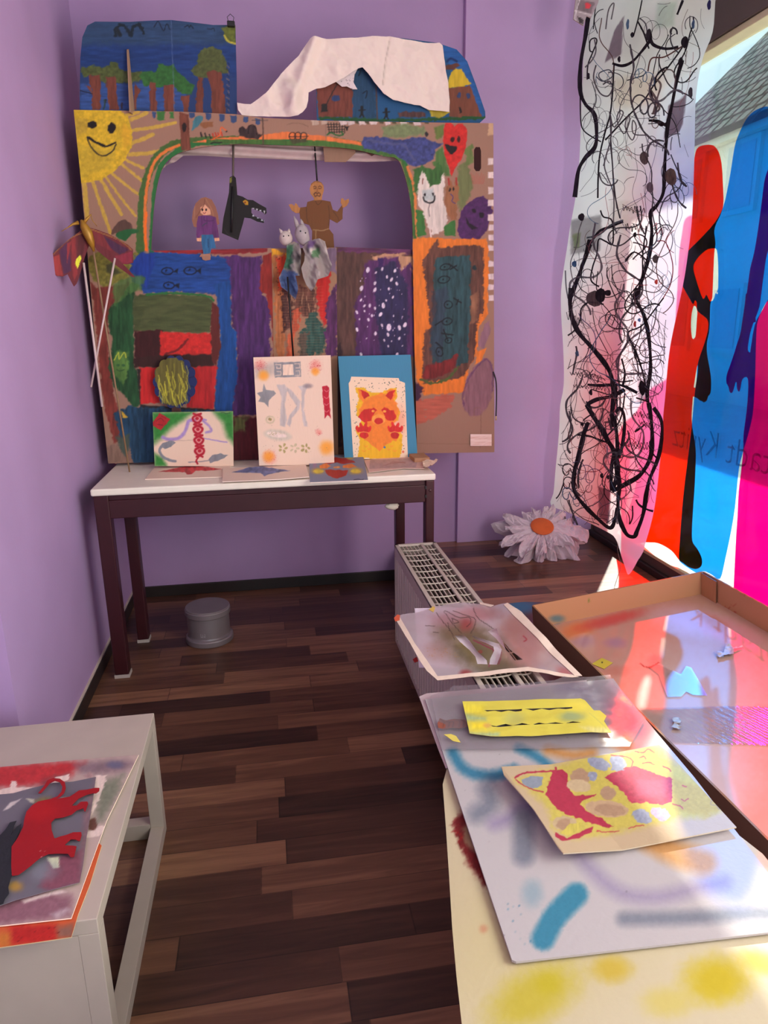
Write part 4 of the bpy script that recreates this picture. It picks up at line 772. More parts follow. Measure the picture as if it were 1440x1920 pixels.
stick('rod', ony(590, 275, TH+.052), ony(595, 345, TH+.052), .0032, M_black, parent=mk)
gp = empty('girl_puppet', ony(392, 485, TH-.01), 'small girl paper puppet with brown hair, purple jumper and blue trousers', 'puppet')
def paint_girl(P):
    HR = (134, 88, 70); SK = (206, 150, 120); p = Paint(P, HR, 45)
    p.fill(q(1, 875, 1265, 905, 1245, 940, 1280, 945, 1310, 900, 1318, 878, 1300), SK, .6, .3); p.line(q(1, 905, 1210, 900, 1250, 880, 1280, 850, 1330), 1.4, (110, 66, 50)); p.line(q(1, 910, 1210, 950, 1280, 960, 1330), 1.2, (160, 110, 80)); p.line(q(1, 840, 1260, 835, 1340), 1.2, (160, 116, 90))
    for x in (890, 914): p.fill(q(1, *[c for t in ell(x, 1280, 6, 9, n=8) for c in t]), (40, 20, 24), .5, 0)
    p.line(q(1, 895, 1298, 903, 1303, 912, 1296), 1, (120, 30, 40))
    p.fill(q(1, 862, 1322, 900, 1316, 950, 1318, 975, 1330, 985, 1380, 996, 1460, 960, 1462, 950, 1440, 885, 1440, 870, 1465, 848, 1460, 852, 1380), (92, 48, 96), .7, .5, .2); p.line(q(1, 890, 1385, 905, 1370, 920, 1365), 1.4, (50, 60, 70)); p.line(q(1, 900, 1325, 905, 1350, 960, 1350), 1, (60, 30, 70))
    p.fill(q(1, 850, 1462, 884, 1462, 882, 1485, 850, 1485), SK, .5, .2); p.fill(q(1, 968, 1462, 1002, 1460, 1000, 1485, 968, 1485), SK, .5, .2); p.fill(q(1, 882, 1440, 958, 1440, 978, 1526, 950, 1530, 940, 1560, 896, 1566, 885, 1500), (44, 90, 128), .6, .4, .2); p.line(q(1, 925, 1470, 928, 1520), 1, (24, 50, 84)); p.fill(q(1, 880, 1566, 940, 1564, 945, 1585, 870, 1585), (160, 116, 96), .6, .3); return p
sheet('figure_cutout', FY(TH-.006), q(1, 880, 1205, 910, 1198, 950, 1215, 975, 1260, 990, 1310, 998, 1370, 985, 1380, 990, 1400, 1000, 1480, 972, 1482, 978, 1526, 948, 1528, 940, 1562, 945, 1582, 870, 1582, 882, 1562, 895, 1560, 885, 1500, 880, 1484, 855, 1482, 850, 1440, 853, 1392, 835, 1390, 822, 1345, 828, 1290, 845, 1240), .0016, paint_girl, .002, back=(190, 160, 130), gain=GT, parent=gp)
sheet('foot_tab', FY(TH-.0062), q(3, 975, 330, 1000, 320, 1030, 325, 1030, 350, 1000, 356, 982, 350), .002, flat((150, 108, 88), 2), .003, gain=GT, parent=gp)
# two hand puppets hung over the stage front
def head(name, c, r, sc, ears, parent, mat, eyes=(), nose=None):
    bm = bmesh.new(); bmesh.ops.create_uvsphere(bm, u_segments=20, v_segments=14, radius=r)
    for v in bm.verts:
        v.co = Vector((v.co.x*sc[0], v.co.y*sc[1], v.co.z*sc[2]))
        if nose and v.co.z < 0: v.co.x += nose[0]*abs(v.co.z); v.co.y += nose[1]*abs(v.co.z)
    bmesh.ops.translate(bm, vec=c, verts=bm.verts)
    for ex, ez, tx, tz, w in ears:
        tube(bm, [(c[0]+ex, c[1], c[2]+ez), (c[0]+(ex+tx)/2, c[1]-.004, c[2]+(ez+tz)/2), (c[0]+tx, c[1], c[2]+tz)], [w, w*.75, w*.15], 8)
    o = obj(name, bm, mat, parent, True)
    for ex, ez, er in eyes:
        b = bmesh.new(); bmesh.ops.create_uvsphere(b, u_segments=8, v_segments=6, radius=er); yy = -r*sc[1]*math.sqrt(max(0.02, 1-(ex/(r*sc[0]))**2-(ez/(r*sc[2]))**2))
        bmesh.ops.translate(b, vec=(c[0]+ex, c[1]+yy, c[2]+ez), verts=b.verts); e = obj('eye', b, M_black, o, True); e.matrix_parent_inverse = Matrix()
    return o
HY = TH-.035
M_mache = pmat('papier_mache', (206, 190, 182), .7, noise=.08, nscale=60, bump=.4, bscale=90)
def paint_dress(seed, blue):
    def f(P):
        p = Paint(P, (150, 140, 136), seed); r = random.Random(seed)
        for k in range(26):
            x, y = r.uniform(520, 630), r.uniform(450, 565); p.spray(x, y, r.uniform(3, 9), r.uniform(5, 14), r.choice([(60, 54, 58), (96, 92, 96), (190, 180, 176), (210, 200, 190), (90, 96, 112), (46, 42, 46)]), .7)
        if blue:
            p.fill(q(4, 195, 240, 240, 250, 285, 270, 285, 350, 272, 408, 190, 340, 180, 290), (74, 90, 128), 3, 3, .15, 'n'); p.fill(q(4, 215, 120, 260, 110, 245, 240, 205, 240), (44, 92, 66), 4, 3, .3, 'n', .8)
        else: p.fill(q(4, 360, 140, 400, 130, 400, 180, 360, 180), (60, 110, 66), 3, 3, .2, 'n', .7); p.fill(q(4, 335, 90, 380, 90, 370, 130, 345, 130), (84, 50, 120), 3, 2, .2, 'n', .6)
        return p
    return f
pl = lambda seed: (lambda U, V: .012*np.sin(U*105+5*np.sin(V*13+seed)+3*fbm(U/.05, V/.05, seed))+.030*np.abs(fbm((U+.5*V)/.022, V/.045, seed, 3)-.5))
cp = empty('cat_hand_puppet', ony(536, 470, HY), 'hand puppet with small white cat head and grey green cloth, left of two', 'puppet')
c = ony(536, 447, HY); head('head', c, .026, (1, .9, 1.08), [(-.012, .016, -.024, .036, .008), (.012, .018, .014, .036, .008)], cp, M_mache, ((-.009, .006, .0028), (.010, .008, .0028)))
sheet('cloth_dress', FY(HY-.004), q(4, 222, 118, 262, 95, 290, 104, 300, 150, 300, 200, 298, 280, 270, 280, 285, 350, 272, 408, 235, 370, 192, 340, 180, 290, 205, 240, 222, 180), .003, paint_dress(51, True), .001, back=(120, 116, 116), gain=GT*.85, parent=cp, mat=MATS['cloth_paint'], disp=pl(1))
dp = empty('goat_hand_puppet', ony(585, 470, HY), 'hand puppet with grey long-eared goat head and crumpled spotted cloth', 'puppet')
c = ony(566, 441, HY-.004); head('head', c, .03, (.95, .9, 1.35), [(-.015, .03, -.028, .07, .010), (.004, .036, -.002, .06, .008)], dp, pmat('grey_mache', (176, 164, 164), .7, noise=.1, nscale=50, bump=.4, bscale=90), ((-.006, .012, .003), (.013, .006, .003)), (.25, 0))
sheet('cloth_dress', FY(HY-.014), q(4, 308, 125, 340, 95, 372, 82, 405, 80, 432, 92, 442, 150, 452, 190, 466, 220, 456, 260, 448, 280, 390, 300, 380, 320, 375, 340, 355, 362, 330, 330, 312, 290, 300, 240, 318, 200, 322, 160), .003, paint_dress(57, False), .001, back=(120, 116, 116), gain=GT*.95, parent=dp, mat=MATS['cloth_paint'], disp=pl(4))
stick('puppet_rod', ony(*q(4, 228, 285)[0], HY-.022), ony(*q(4, 262, 760)[0], HY+.005), .0036, M_black, 'thin black rod hanging below the cat hand puppet', 'rod')
# yellow flower puppet
fl = empty('flower_puppet', ony(325, 800, TH-.03), 'painted cardboard flower with yellow scribbled centre and dark blue petals', 'cut-out flower')
flo = []
for i in range(14):
    a0 = 2*math.pi*i/14; cxp, cyp = 328, 716
    for t in (-.5, -.25, 0, .25, .5):
        a = a0+t*2*math.pi/14; rr = 1+.10*math.cos(t*math.pi*1.0); flo.append((cxp+38*rr*math.cos(a), cyp+46*rr*math.sin(a)))
def paint_flower(P):
    p = Paint(P, (30, 40, 84), 61)
    for i in range(14):
        a = 2*math.pi*i/14; p.line([(328+40*math.cos(a+.22), 716+48*math.sin(a+.22)), (328+28*math.cos(a+.22), 716+34*math.sin(a+.22))], 1.2, (16, 22, 50))
    p.fill(q(3, 700, 980, 740, 955, 800, 950, 860, 970, 890, 1050, 895, 1150, 860, 1230, 800, 1250, 750, 1235, 710, 1140, 690, 1060), (92, 86, 40), 1, 2, .2)
    r = random.Random(3)
    for k in range(46):
        x = r.uniform(296, 350); y = r.uniform(680, 745); p.line([(x, y), (x+r.uniform(-3, 5), y+12), (x+r.uniform(-2, 8), y+r.uniform(18, 30))], 1.5, r.choice([(196, 190, 60), (170, 166, 52), (140, 136, 46)]), op=.8)
    return p
fo_in = [(x, y) for x, y in flo]
sheet('flower_head', FY(TH-.03), fo_in, .0022, lambda P: (lambda p: p)(paint_flower(P)), .003, back=(120, 90, 70), gain=GT, parent=fl)
sheet('stem', FY(TH-.026), [(322, 755), (338, 755), (341, 790), (339, 872), (320, 872), (322, 790)], .004, flat((70, 44, 38), 3), .003, gain=GT, parent=fl)
# cord at the right edge
bm = bmesh.new(); tube(bm, [ony(x, y, TH-.008) for x, y in smooth([(925, 697), (930, 715), (931, 745), (930, 780)], 6)], .003, 8); cd = obj('hanging_cord', bm, M_black); tag(cd, 'short black cord hanging at the right edge of the theatre', 'cord')
bm = bmesh.new(); tube(bm, [ony(930, 780, TH-.008), ony(930, 788, TH-.008)], .004, 8); ct = obj('cord_tip', bm, pmat('brass_tip', (200, 170, 120), .4)); ct.parent = cd

# ------------------------------------------------------------------ butterfly puppet with its sticks
BF = Fr((-.555, 2.80, 0), (1, .45, 0), (0, 0, 1)); bcen = BF.hit(q(3, 275, 200)[0])
bf = empty('butterfly_puppet', BF.at(bcen), 'dark red and purple paper butterfly with gold body held up on sticks', 'butterfly')
def paint_wing(P):
    p = Paint(P, (92, 28, 36), 71); F_ = p.fill
    F_(q(3, 40, 340, 100, 320, 125, 450, 90, 450, 40, 400), (140, 44, 44), 1, .6); F_(q(3, 100, 300, 160, 230, 175, 420, 130, 440), (70, 30, 62), 1, .6); F_(q(3, 175, 225, 200, 205, 215, 440, 190, 480, 180, 400), (120, 36, 40), 1, .6); F_(q(3, 150, 250, 175, 240, 150, 380), (130, 40, 44), 1, .6)
    F_(q(3, 370, 200, 530, 290, 470, 320, 400, 270), (62, 26, 56), 1, .6); F_(q(3, 440, 330, 545, 300, 548, 365, 500, 378), (120, 32, 50), 1, .6); F_(q(3, 215, 200, 270, 180, 250, 300, 210, 400), (76, 24, 30), 1, .6); F_(q(3, 290, 160, 360, 180, 430, 300, 330, 250), (106, 32, 38), 1, .6)
    F_(q(3, 205, 350, 230, 318, 236, 345, 215, 405, 200, 375), (206, 206, 50), .5, .2)
    for a in ((45, 335, 160, 225, 270, 175), (275, 155, 460, 225, 545, 290)): p.line(q(3, *a), 1.4, (150, 110, 50))
    return p
crn = lambda U, V: .10*np.abs(U-bcen[0])*1.0+.006*(fbm(U/.02, V/.06, 3)-.5)
sheet('left_wing', BF, q(3, 262, 150, 215, 185, 160, 225, 110, 270, 70, 305, 40, 330, 30, 365, 50, 420, 80, 450, 120, 455, 150, 440, 170, 480, 190, 515, 205, 500, 215, 480, 240, 400, 260, 330, 290, 250, 290, 200), .003, paint_wing, .0012, back=(90, 30, 36), gain=GT, parent=bf, disp=crn)
sheet('right_wing', BF, q(3, 270, 148, 330, 165, 400, 192, 460, 225, 520, 262, 548, 290, 550, 370, 520, 380, 490, 378, 455, 345, 510, 400, 562, 460, 540, 456, 480, 410, 400, 350, 330, 290, 300, 240), .003, paint_wing, .0012, back=(90, 30, 36), gain=GT, parent=bf, disp=crn)
M_gold = pmat('gold_paper', (170, 124, 40), .4, .3, noise=.15, nscale=40)
bp_ = lambda x, y, d=0: BF.at(BF.hit(q(3, x, y)[0]), d)
bm = bmesh.new(); tube(bm, [bp_(232, 108, .012), bp_(250, 150, .014), bp_(270, 190, .016), bp_(290, 240, .014), bp_(310, 300, .010)], [.004, .014, .017, .013, .004], 10); obj('body', bm, M_gold, bf, True)
bm = bmesh.new(); tube(bm, [bp_(*p, .012) for p in ((215, 125), (180, 135), (150, 155), (112, 178))], [.007, .004, .0015, .001], 6); tube(bm, [bp_(*p, .012) for p in ((245, 130), (270, 100), (292, 75), (300, 110), (330, 148))], [.007, .005, .003, .0015, .001], 6); obj('antennae', bm, M_gold, bf)
e = onz(243, 885, TZ); stick('support_stick', bp_(300, 240, .004), e, .0035, M_wood, parent=bf)
a1 = bp_(248, 370, .008); yy = a1[1]-.03
stick('white_stick', a1, ony(*q(3, 365, 1252)[0], yy), .0042, M_wstick, parent=bf)
a2 = bp_(440, 342, .008); stick('white_stick', a2, ony(*q(3, 297, 1132)[0], a2[1]-.06), .0036, M_wstick, parent=bf)

# ------------------------------------------------------------------ cards standing and lying on the table
def lean(bl, br, tl, dy=.035):
    A, B = onz(*bl, TZ+.001), onz(*br, TZ+.001); yb = (A[1]+B[1])/2; A = ony(*bl, yb); B = ony(*br, yb); A[2] = B[2] = TZ+.001
    A, B = onz(*bl, TZ+.001), onz(*br, TZ+.001); m = min(A[1], B[1]); A[1] = B[1] = m
    return F3(A, B, ony(*tl, min(m+dy, TH-.012))), m
def card(name, poly, fr, h, paint, label, gain, thick=.003, back=(200, 180, 165), cat='painted card', **k):
    return tag(sheet(name, fr, poly, h, paint, thick, back=back, gain=gain, edge=(214, 194, 180), **k), label, cat)
CG = 1.5
f1, m1 = lean((289, 872), (438, 874), (286, 773))
def paint_c1(P):
    p = Paint(P, (198, 172, 152), 81); F_ = p.fill; L_ = p.line; g = (44, 110, 44); K = 12
    F_(q(K, 35, 340, 250, 335, 200, 370, 130, 420, 90, 460, 40, 500), g, 8, 1, .1, 'n'); F_(q(K, 330, 335, 435, 335, 440, 500, 400, 460, 380, 390), g, 8, 1, .1, 'n'); F_(q(K, 50, 540, 90, 560, 110, 605, 50, 605), g, 6, 1, .1, 'n')
    F_(q(K, 75, 345, 125, 375, 80, 430, 35, 400), (150, 30, 34), 1, 1); 
    for a in ((60, 385, 80, 370, 95, 385), (65, 400, 90, 405), (85, 360, 105, 372)): L_(q(K, *a), 1.1, (90, 24, 34))
    pu = (142, 118, 164)
    L_(q(K, 90, 462, 120, 472, 170, 465, 200, 430, 215, 385, 240, 380), 6, pu, 1.5); L_(q(K, 280, 380, 310, 405, 325, 430, 300, 440), 4, pu, 1.5); L_(q(K, 290, 468, 330, 475, 400, 487), 2.2, pu); L_(q(K, 240, 375, 262, 395, 275, 375, 300, 380), 3, pu); L_(q(K, 50, 478, 130, 480, 240, 476), 1, (150, 124, 110), op=.6)
    gy = (112, 112, 118); F_(q(K, 90, 490, 130, 478, 155, 488, 130, 510, 100, 520, 85, 510), gy, .6, .8); L_(q(K, 90, 500, 75, 525, 90, 555, 120, 572, 150, 578), 5, gy); F_(q(K, 310, 570, 330, 548, 370, 540, 405, 550, 385, 562, 360, 575, 320, 588), gy, .6, .8); L_(q(K, 215, 583, 270, 580, 315, 573), 1.6, gy)
    for i in range(4):
        cy_ = 372+i*52; cx_ = 256+i*4; rd_ = (150, 24, 40)
        F_([(270+(x)/2.571, 640+(y)/2.571) for x, y in ell(cx_, cy_, 26, 28, 10, 14)], (176, 70, 80), 3, .3, op=.5)
        for s in (0, 1): L_([(270+x/2.571, 640+y/2.571) for x, y in ((cx_-18*(1-2*s), cy_-24), (cx_+20*(1-2*s), cy_-6), (cx_+14*(1-2*s), cy_+14), (cx_-14*(1-2*s), cy_+28))], 3.8, rd_)
        F_([(270+x/2.571, 640+y/2.571) for x, y in ell(cx_, cy_, 9, 8, 0, 10)], rd_, .7, .2)
    L_(q(K, 262, 560, 252, 575, 258, 590, 250, 580), 3, (150, 24, 40)); L_(q(K, 372, 345, 385, 343, 395, 348, 415, 345), .8, (40, 50, 40)); return p
card('green_edged_card', [(286, 773), (437, 771), (438, 874), (290, 874)], f1, .0018, paint_c1, 'white card with green sprayed corners and a red scroll border, leaning at the left', CG)
f2, m2 = lean((486, 872), (627, 872), (475, 670), .05)
def paint_c2(P):
    p = Paint(P, (204, 178, 158), 83); F_ = p.fill; L_ = p.line; K = 12; gy = (124, 122, 124); sil = (166, 156, 154)
    F_(q(K, 530, 120, 640, 100, 630, 160, 535, 175), (160, 148, 140), 8, 1, .05, op=.8)
    for x, y, r in ((560, 115, 26), (826, 118, 28), (605, 560, 30), (842, 438, 14)): p.spray(270+x/2.571, 640+y/2.571, r/2.4, r/2.4, (196, 60, 60), .35); p.spray(270+x/2.571, 640+y/2.571, r/2, r/2, (170, 40, 50), .9, speck=.72)
    for x, y, r in ((575, 165, 24), (826, 145, 18), (882, 512, 34), (600, 555, 26)): p.spray(270+x/2.571, 640+y/2.571, r/2.3, r/2.3, (214, 136, 40), .85)
    F_(q(K, 626, 102, 754, 98, 758, 170, 630, 174), gy, .7, .5); F_(q(K, 668, 112, 718, 110, 722, 162, 670, 164), (204, 178, 158), .6, .3)
    for a in ((634, 112, 660, 112, 660, 130, 640, 130, 640, 122), (634, 165, 660, 163, 660, 145, 642, 146), (726, 108, 750, 108, 750, 128, 732, 128), (728, 165, 752, 163, 750, 142, 732, 144)): L_(q(K, *a), 1.3, (196, 172, 154), sm=False)
    F_(q(K, 545, 250, 572, 242, 578, 203, 590, 235, 625, 238, 635, 252, 618, 270, 602, 285, 600, 316, 580, 295, 552, 290, 562, 270), gy, .7, .6)
    F_(q(K, 640, 210, 680, 208, 690, 240, 680, 300, 688, 380, 680, 412, 655, 405, 658, 340, 665, 270), sil, 1.5, .8, op=.9); F_(q(K, 680, 215, 710, 235, 755, 290, 745, 330, 715, 370, 705, 412, 690, 400, 700, 360, 735, 310, 700, 255), sil, 1.5, .8, op=.9); F_(q(K, 745, 215, 790, 210, 775, 250, 770, 330, 790, 410, 770, 408, 758, 330, 760, 240), (170, 160, 158), 1.5, .8, op=.9); p.spray(270+790/2.571, 640+215/2.571, 9, 5, (120, 108, 112), .8)
    L_([(270+c[0]/2.571, 640+c[1]/2.571) for c in ell(608, 378, 18, 16)], 2.5, (176, 160, 130), 1.5, closed=True); F_([(270+c[0]/2.571, 640+c[1]/2.571) for c in ell(608, 378, 7, 7, 0, 8)], (140, 124, 80), 1)
    F_([(270+c[0]/2.571, 640+c[1]/2.571) for c in ell(645, 452, 68, 26, 8)], (176, 166, 150), 4, .5, op=.8); F_([(270+c[0]/2.571, 640+c[1]/2.571) for c in ell(640, 450, 48, 13, 10)], (206, 186, 176), 2, .5); p.spray(270+630/2.571, 640+445/2.571, 12, 4, (140, 124, 70), .9, speck=.6)
    F_(q(K, 860, 220, 880, 212, 893, 222, 892, 260, 895, 300, 898, 345, 903, 372, 885, 355, 870, 373, 868, 330, 862, 290, 860, 250), (160, 26, 44), .8, .8)
    for yy in (235, 268, 300, 332): L_(q(K, 868, yy, 880, yy+8, 890, yy), .9, (196, 120, 120))
    for x in (670, 725, 778):
        for a in range(5): F_([(270+c[0]/2.571, 640+c[1]/2.571) for c in ell(x+16*math.cos(a*1.26), 515+16*math.sin(a*1.26), 9, 6, a*72, 8)], (142, 128, 76) if x != 725 else (170, 156, 124), .8, .8, op=.85)
    p.dots((490, 690, 620, 860), 40, .3, .7, (130, 110, 90), 3, .6); return p
card('stencil_sample_sheet', [(475, 670), (620, 666), (627, 871), (486, 873)], f2, .0018, paint_c2, 'tall white sheet with many grey, orange and red stencil samples, standing in the middle', CG)
f3, m3 = lean((646, 860), (783, 858), (634, 668), .05)
bb = empty('mounted_raccoon_print', f3.at(f3.hit((712, 859))), 'orange and yellow raccoon stencil print mounted on a blue card', 'painted card')
sheet('blue_backing', f3, [(634, 668), (770, 665), (783, 858), (646, 860)], .004, lambda P: Paint(P, (58, 118, 146), 5), .003, back=(50, 100, 130), gain=CG, parent=bb)
def paint_rac(P):
    p = Paint(P, (214, 188, 160), 85); F_ = p.fill; L_ = p.line; O_ = (208, 116, 44); Y_ = (206, 158, 34); R_ = (176, 40, 36); K = 4
    p.dots((665, 712, 760, 735), 60, .4, 1.0, (60, 70, 60), 5); p.dots((662, 735, 672, 855), 26, .4, .9, (60, 70, 60), 6); p.dots((752, 735, 762, 855), 26, .4, .9, (60, 70, 60), 7)
    p.spray(750, 790, 14, 30, (206, 120, 90), .5)
    F_(q(K, 592, 880, 640, 885, 680, 910, 740, 908, 790, 882, 820, 885, 818, 930, 805, 960, 832, 1010, 830, 1060, 800, 1080, 840, 1110, 850, 1160, 835, 1265, 610, 1265, 620, 1160, 590, 1120, 630, 1060, 596, 1020, 605, 980, 615, 940, 600, 910), Y_, 1, 2, .06, 'n')
    F_(q(K, 690, 925, 750, 915, 800, 950, 828, 1010, 800, 1090, 825, 1150, 790, 1190, 720, 1240, 650, 1190, 640, 1150, 650, 1090, 612, 1020, 640, 960), O_, 2, 2, .05, 'n', sm=True); F_(q(K, 612, 890, 650, 900, 670, 930, 640, 965, 615, 940), O_, 1, 1); F_(q(K, 760, 900, 800, 890, 812, 930, 790, 960), O_, 1, 1)
    F_(q(K, 622, 895, 650, 905, 672, 930, 640, 945, 625, 925), R_, .8, 1.5); F_(q(K, 758, 925, 780, 900, 808, 895, 800, 930, 785, 948), R_, .8, 1.5)
    F_(q(K, 612, 1040, 640, 1005, 690, 990, 710, 1005, 685, 1040, 680, 1060, 650, 1070, 625, 1060), R_, .8, 1.6); F_(q(K, 735, 1000, 755, 992, 800, 1010, 815, 1045, 800, 1065, 765, 1060, 750, 1035), R_, .8, 1.6)
    F_([(460+x/2.88, 420+y/2.88) for x, y in ell(690, 1010, 9, 7, n=8)], (212, 140, 60), .6, .2); F_([(460+x/2.88, 420+y/2.88) for x, y in ell(752, 1012, 9, 7, n=8)], (212, 140, 60), .6, .2)
    F_([(460+x/2.88, 420+y/2.88) for x, y in ell(720, 1055, 38, 28)], (216, 136, 60), 1, .5); F_([(460+x/2.88, 420+y/2.88) for x, y in ell(720, 1064, 23, 17)], R_, .8, .6)
    for cx_, s in ((640, 1), (808, -1)):
        for dx, dy, rx, ry in ((-34, -35, 9, 20), (-14, -52, 9, 20), (10, -55, 9, 20), (32, -36, 8, 18)): F_([(460+x/2.88, 420+y/2.88) for x, y in ell(cx_+dx*s, 1130+dy+12, rx, ry, 20*s*(-1 if dx < 0 else 1), 10)], (190, 44, 40), .8, .6)
        F_([(460+x/2.88, 420+y/2.88) for x, y in ell(cx_, 1110, 34, 20)], (184, 40, 38), .9, .8); F_([(460+x/2.88, 420+y/2.88) for x, y in ell(cx_, 1140, 24, 18)], R_, .9, .8); L_([(460+x/2.88, 420+y/2.88) for x, y in ((cx_-24, 1128), (cx_, 1122), (cx_+24, 1128))], 1, (214, 160, 70))
    F_(q(K, 620, 1180, 650, 1170, 680, 1190, 722, 1225, 760, 1190, 800, 1170, 825, 1180, 838, 1265, 612, 1265), Y_, .8, 1.5, .05); F_(q(K, 680, 1180, 770, 1180, 725, 1228), O_, .8, .5)
    for x, y in ((650, 1200), (670, 1215), (790, 1200), (775, 1218), (640, 1225), (805, 1225)): L_(q(K, x-8, y-4, x, y+3, x+9, y-3), .9, (216, 120, 50))
    F_([(460+x/2.88, 420+y/2.88) for x, y in ell(752, 1206, 6, 6, n=8)], (60, 100, 140), .5, .1); F_([(460+x/2.88, 420+y/2.88) for x, y in ell(852, 1230, 7, 7, n=8)], (204, 110, 80), .5, .1); return p
f3b = Fr(f3.o+f3.n*.0012, f3.u, f3.v)
sheet('raccoon_print', f3b, q(4, 572, 824, 828, 832, 832, 846, 862, 858, 878, 1262, 584, 1272, 558, 860, 566, 848), .0013, paint_rac, .0006, back=(200, 190, 180), gain=CG, parent=bb)
def paint_manta(colr, pts, extra=()):
    def f(P):
        p = Paint(P, (202, 178, 160), 87); p.fill(pts, colr, 1.0, .8, .3, 'n'); 
        for e in extra: p.line(e, 1.2, (210, 180, 170))
        return p
    return f
fz = FZ(TZ+.004)
card('red_manta_card', q(12, 55, 602, 420, 598, 400, 652, 5, 664), FZ(TZ+.004), .003, paint_manta((170, 52, 58), q(12, 72, 628, 150, 612, 215, 600, 250, 598, 310, 606, 372, 616, 330, 622, 250, 624, 228, 640, 205, 642, 195, 630, 130, 630)), 'white card with a red manta ray stencil lying flat at the left', CG)
card('blue_manta_card', q(12, 380, 612, 780, 594, 796, 652, 655, 664, 378, 676), FZ(TZ+.009), .003, paint_manta((98, 104, 138), q(12, 425, 632, 500, 610, 560, 600, 590, 606, 640, 614, 705, 624, 640, 632, 600, 640, 580, 650, 560, 634, 490, 634)), 'white card with a blue grey manta ray stencil lying flat beside the red one', CG)
def paint_fox2(P):
    p = Paint(P, (112, 116, 132), 89); K = 12; F_ = p.fill; yl = (188, 150, 50); rd_ = (150, 44, 34); og = (196, 110, 50)
    for x, y, r in ((870, 562, 22), (985, 562, 20), (840, 625, 26), (1020, 625, 28)): p.spray(270+x/2.571, 640+y/2.571, r/2, r/4, yl, .8)
    F_(q(K, 862, 570, 900, 560, 960, 562, 1010, 575, 1020, 585, 960, 590, 930, 584, 900, 592, 870, 588), rd_, 1, 1, .1); F_(q(K, 845, 598, 880, 588, 900, 600, 880, 612, 850, 612), og, 1, .8); F_(q(K, 960, 598, 1000, 590, 1025, 604, 990, 612, 960, 610), og, 1, .8); F_(q(K, 870, 622, 900, 618, 940, 620, 985, 622, 975, 645, 930, 660, 890, 650), rd_, 1, 1, .1)
    for x in (925, 935): F_(q(K, *[c for t in ell(x, 607, 12, 5) for c in t]), (190, 130, 80), .8, .4)
    for x, s in ((830, 1), (1010, 1)): F_(q(K, *[c for t in ell(x+10, 627, 24, 9) for c in t]), (196, 176, 60), 1.5, 1)
    p.line(q(K, 1012, 668, 1030, 664, 1050, 668, 1058, 665), .9, (30, 30, 40)); p.spray(590, 870, 4, 10, (150, 100, 130), .5); return p
fm = F3(onz(582, 902, TZ+.003), onz(690, 899, TZ+.003), onz(580, 853, TZ+.016))
card('grey_fox_card', q(12, 795, 548, 1055, 545, 1080, 668, 800, 680), fm, .0022, paint_fox2, 'small grey card with red, orange and yellow mask print lying on the table front', CG, back=(110, 114, 128))
def paint_pale(P):
    p = Paint(P, (190, 160, 148), 91); p.fill(q(12, 1090, 572, 1318, 562, 1312, 608, 1086, 614), (160, 136, 132), 1, .3, .08, 'n')
    for k in range(5): p.line(q(12, 1150+k*12, 600-k*4, 1200, 590-k*3, 1260, 580+k*2), 1, (140, 104, 96), op=.5)
    return p
card('pale_paper', q(12, 1060, 572, 1330, 545, 1352, 612, 1330, 614, 1250, 612, 1085, 632), FZ(TZ+.005), .003, paint_pale, 'pale pink and grey paper lying under the raccoon print at the table end', CG, .001)
# crumpled corner of paper and small kraft box end beyond the pale sheet
bm = bmesh.new(); A = onz(806, 866, TZ); bx(bm, (A[0]-.07, A[1]-.02, TZ+.001), (A[0]-.004, A[1]+.09, TZ+.022), .003); tag(obj('small_carton', bm, M_kraft), 'small flat brown carton at the right end of the table', 'box')
fc = FZ(TZ+.007)
tag(sheet('crumpled_paper', fc, [(792, 868), (805, 866), (812, 868), (817, 864), (822, 866), (814, 876), (803, 880), (794, 879)], .004, flat((206, 184, 160), 9), .0006, gain=CG, disp=lambda U, V: .014*fbm(U/.02, V/.02, 3)+.003), 'crumpled cream paper corner at the right end of the table', 'paper')
# scrap of tissue caught under the apron
cpt = ony(735, 948, 2.62); bm = bmesh.new(); bmesh.ops.create_icosphere(bm, subdivisions=3, radius=1)
for v in bm.verts: nz = fbm(np.array([v.co.x*3+9]), np.array([v.co.z*3+v.co.y*2+9]), 3)[0]; v.co = Vector((v.co.x*.026*(.8+.5*nz), v.co.y*.012, v.co.z*.014*(.8+.6*nz)-.002))+Vector(cpt)
tag(obj('tissue_scrap', bm, pmat('tissue', (214, 206, 186), .9), sm=True), 'cream tissue scrap sticking out under the right end of the table apron', 'scrap')

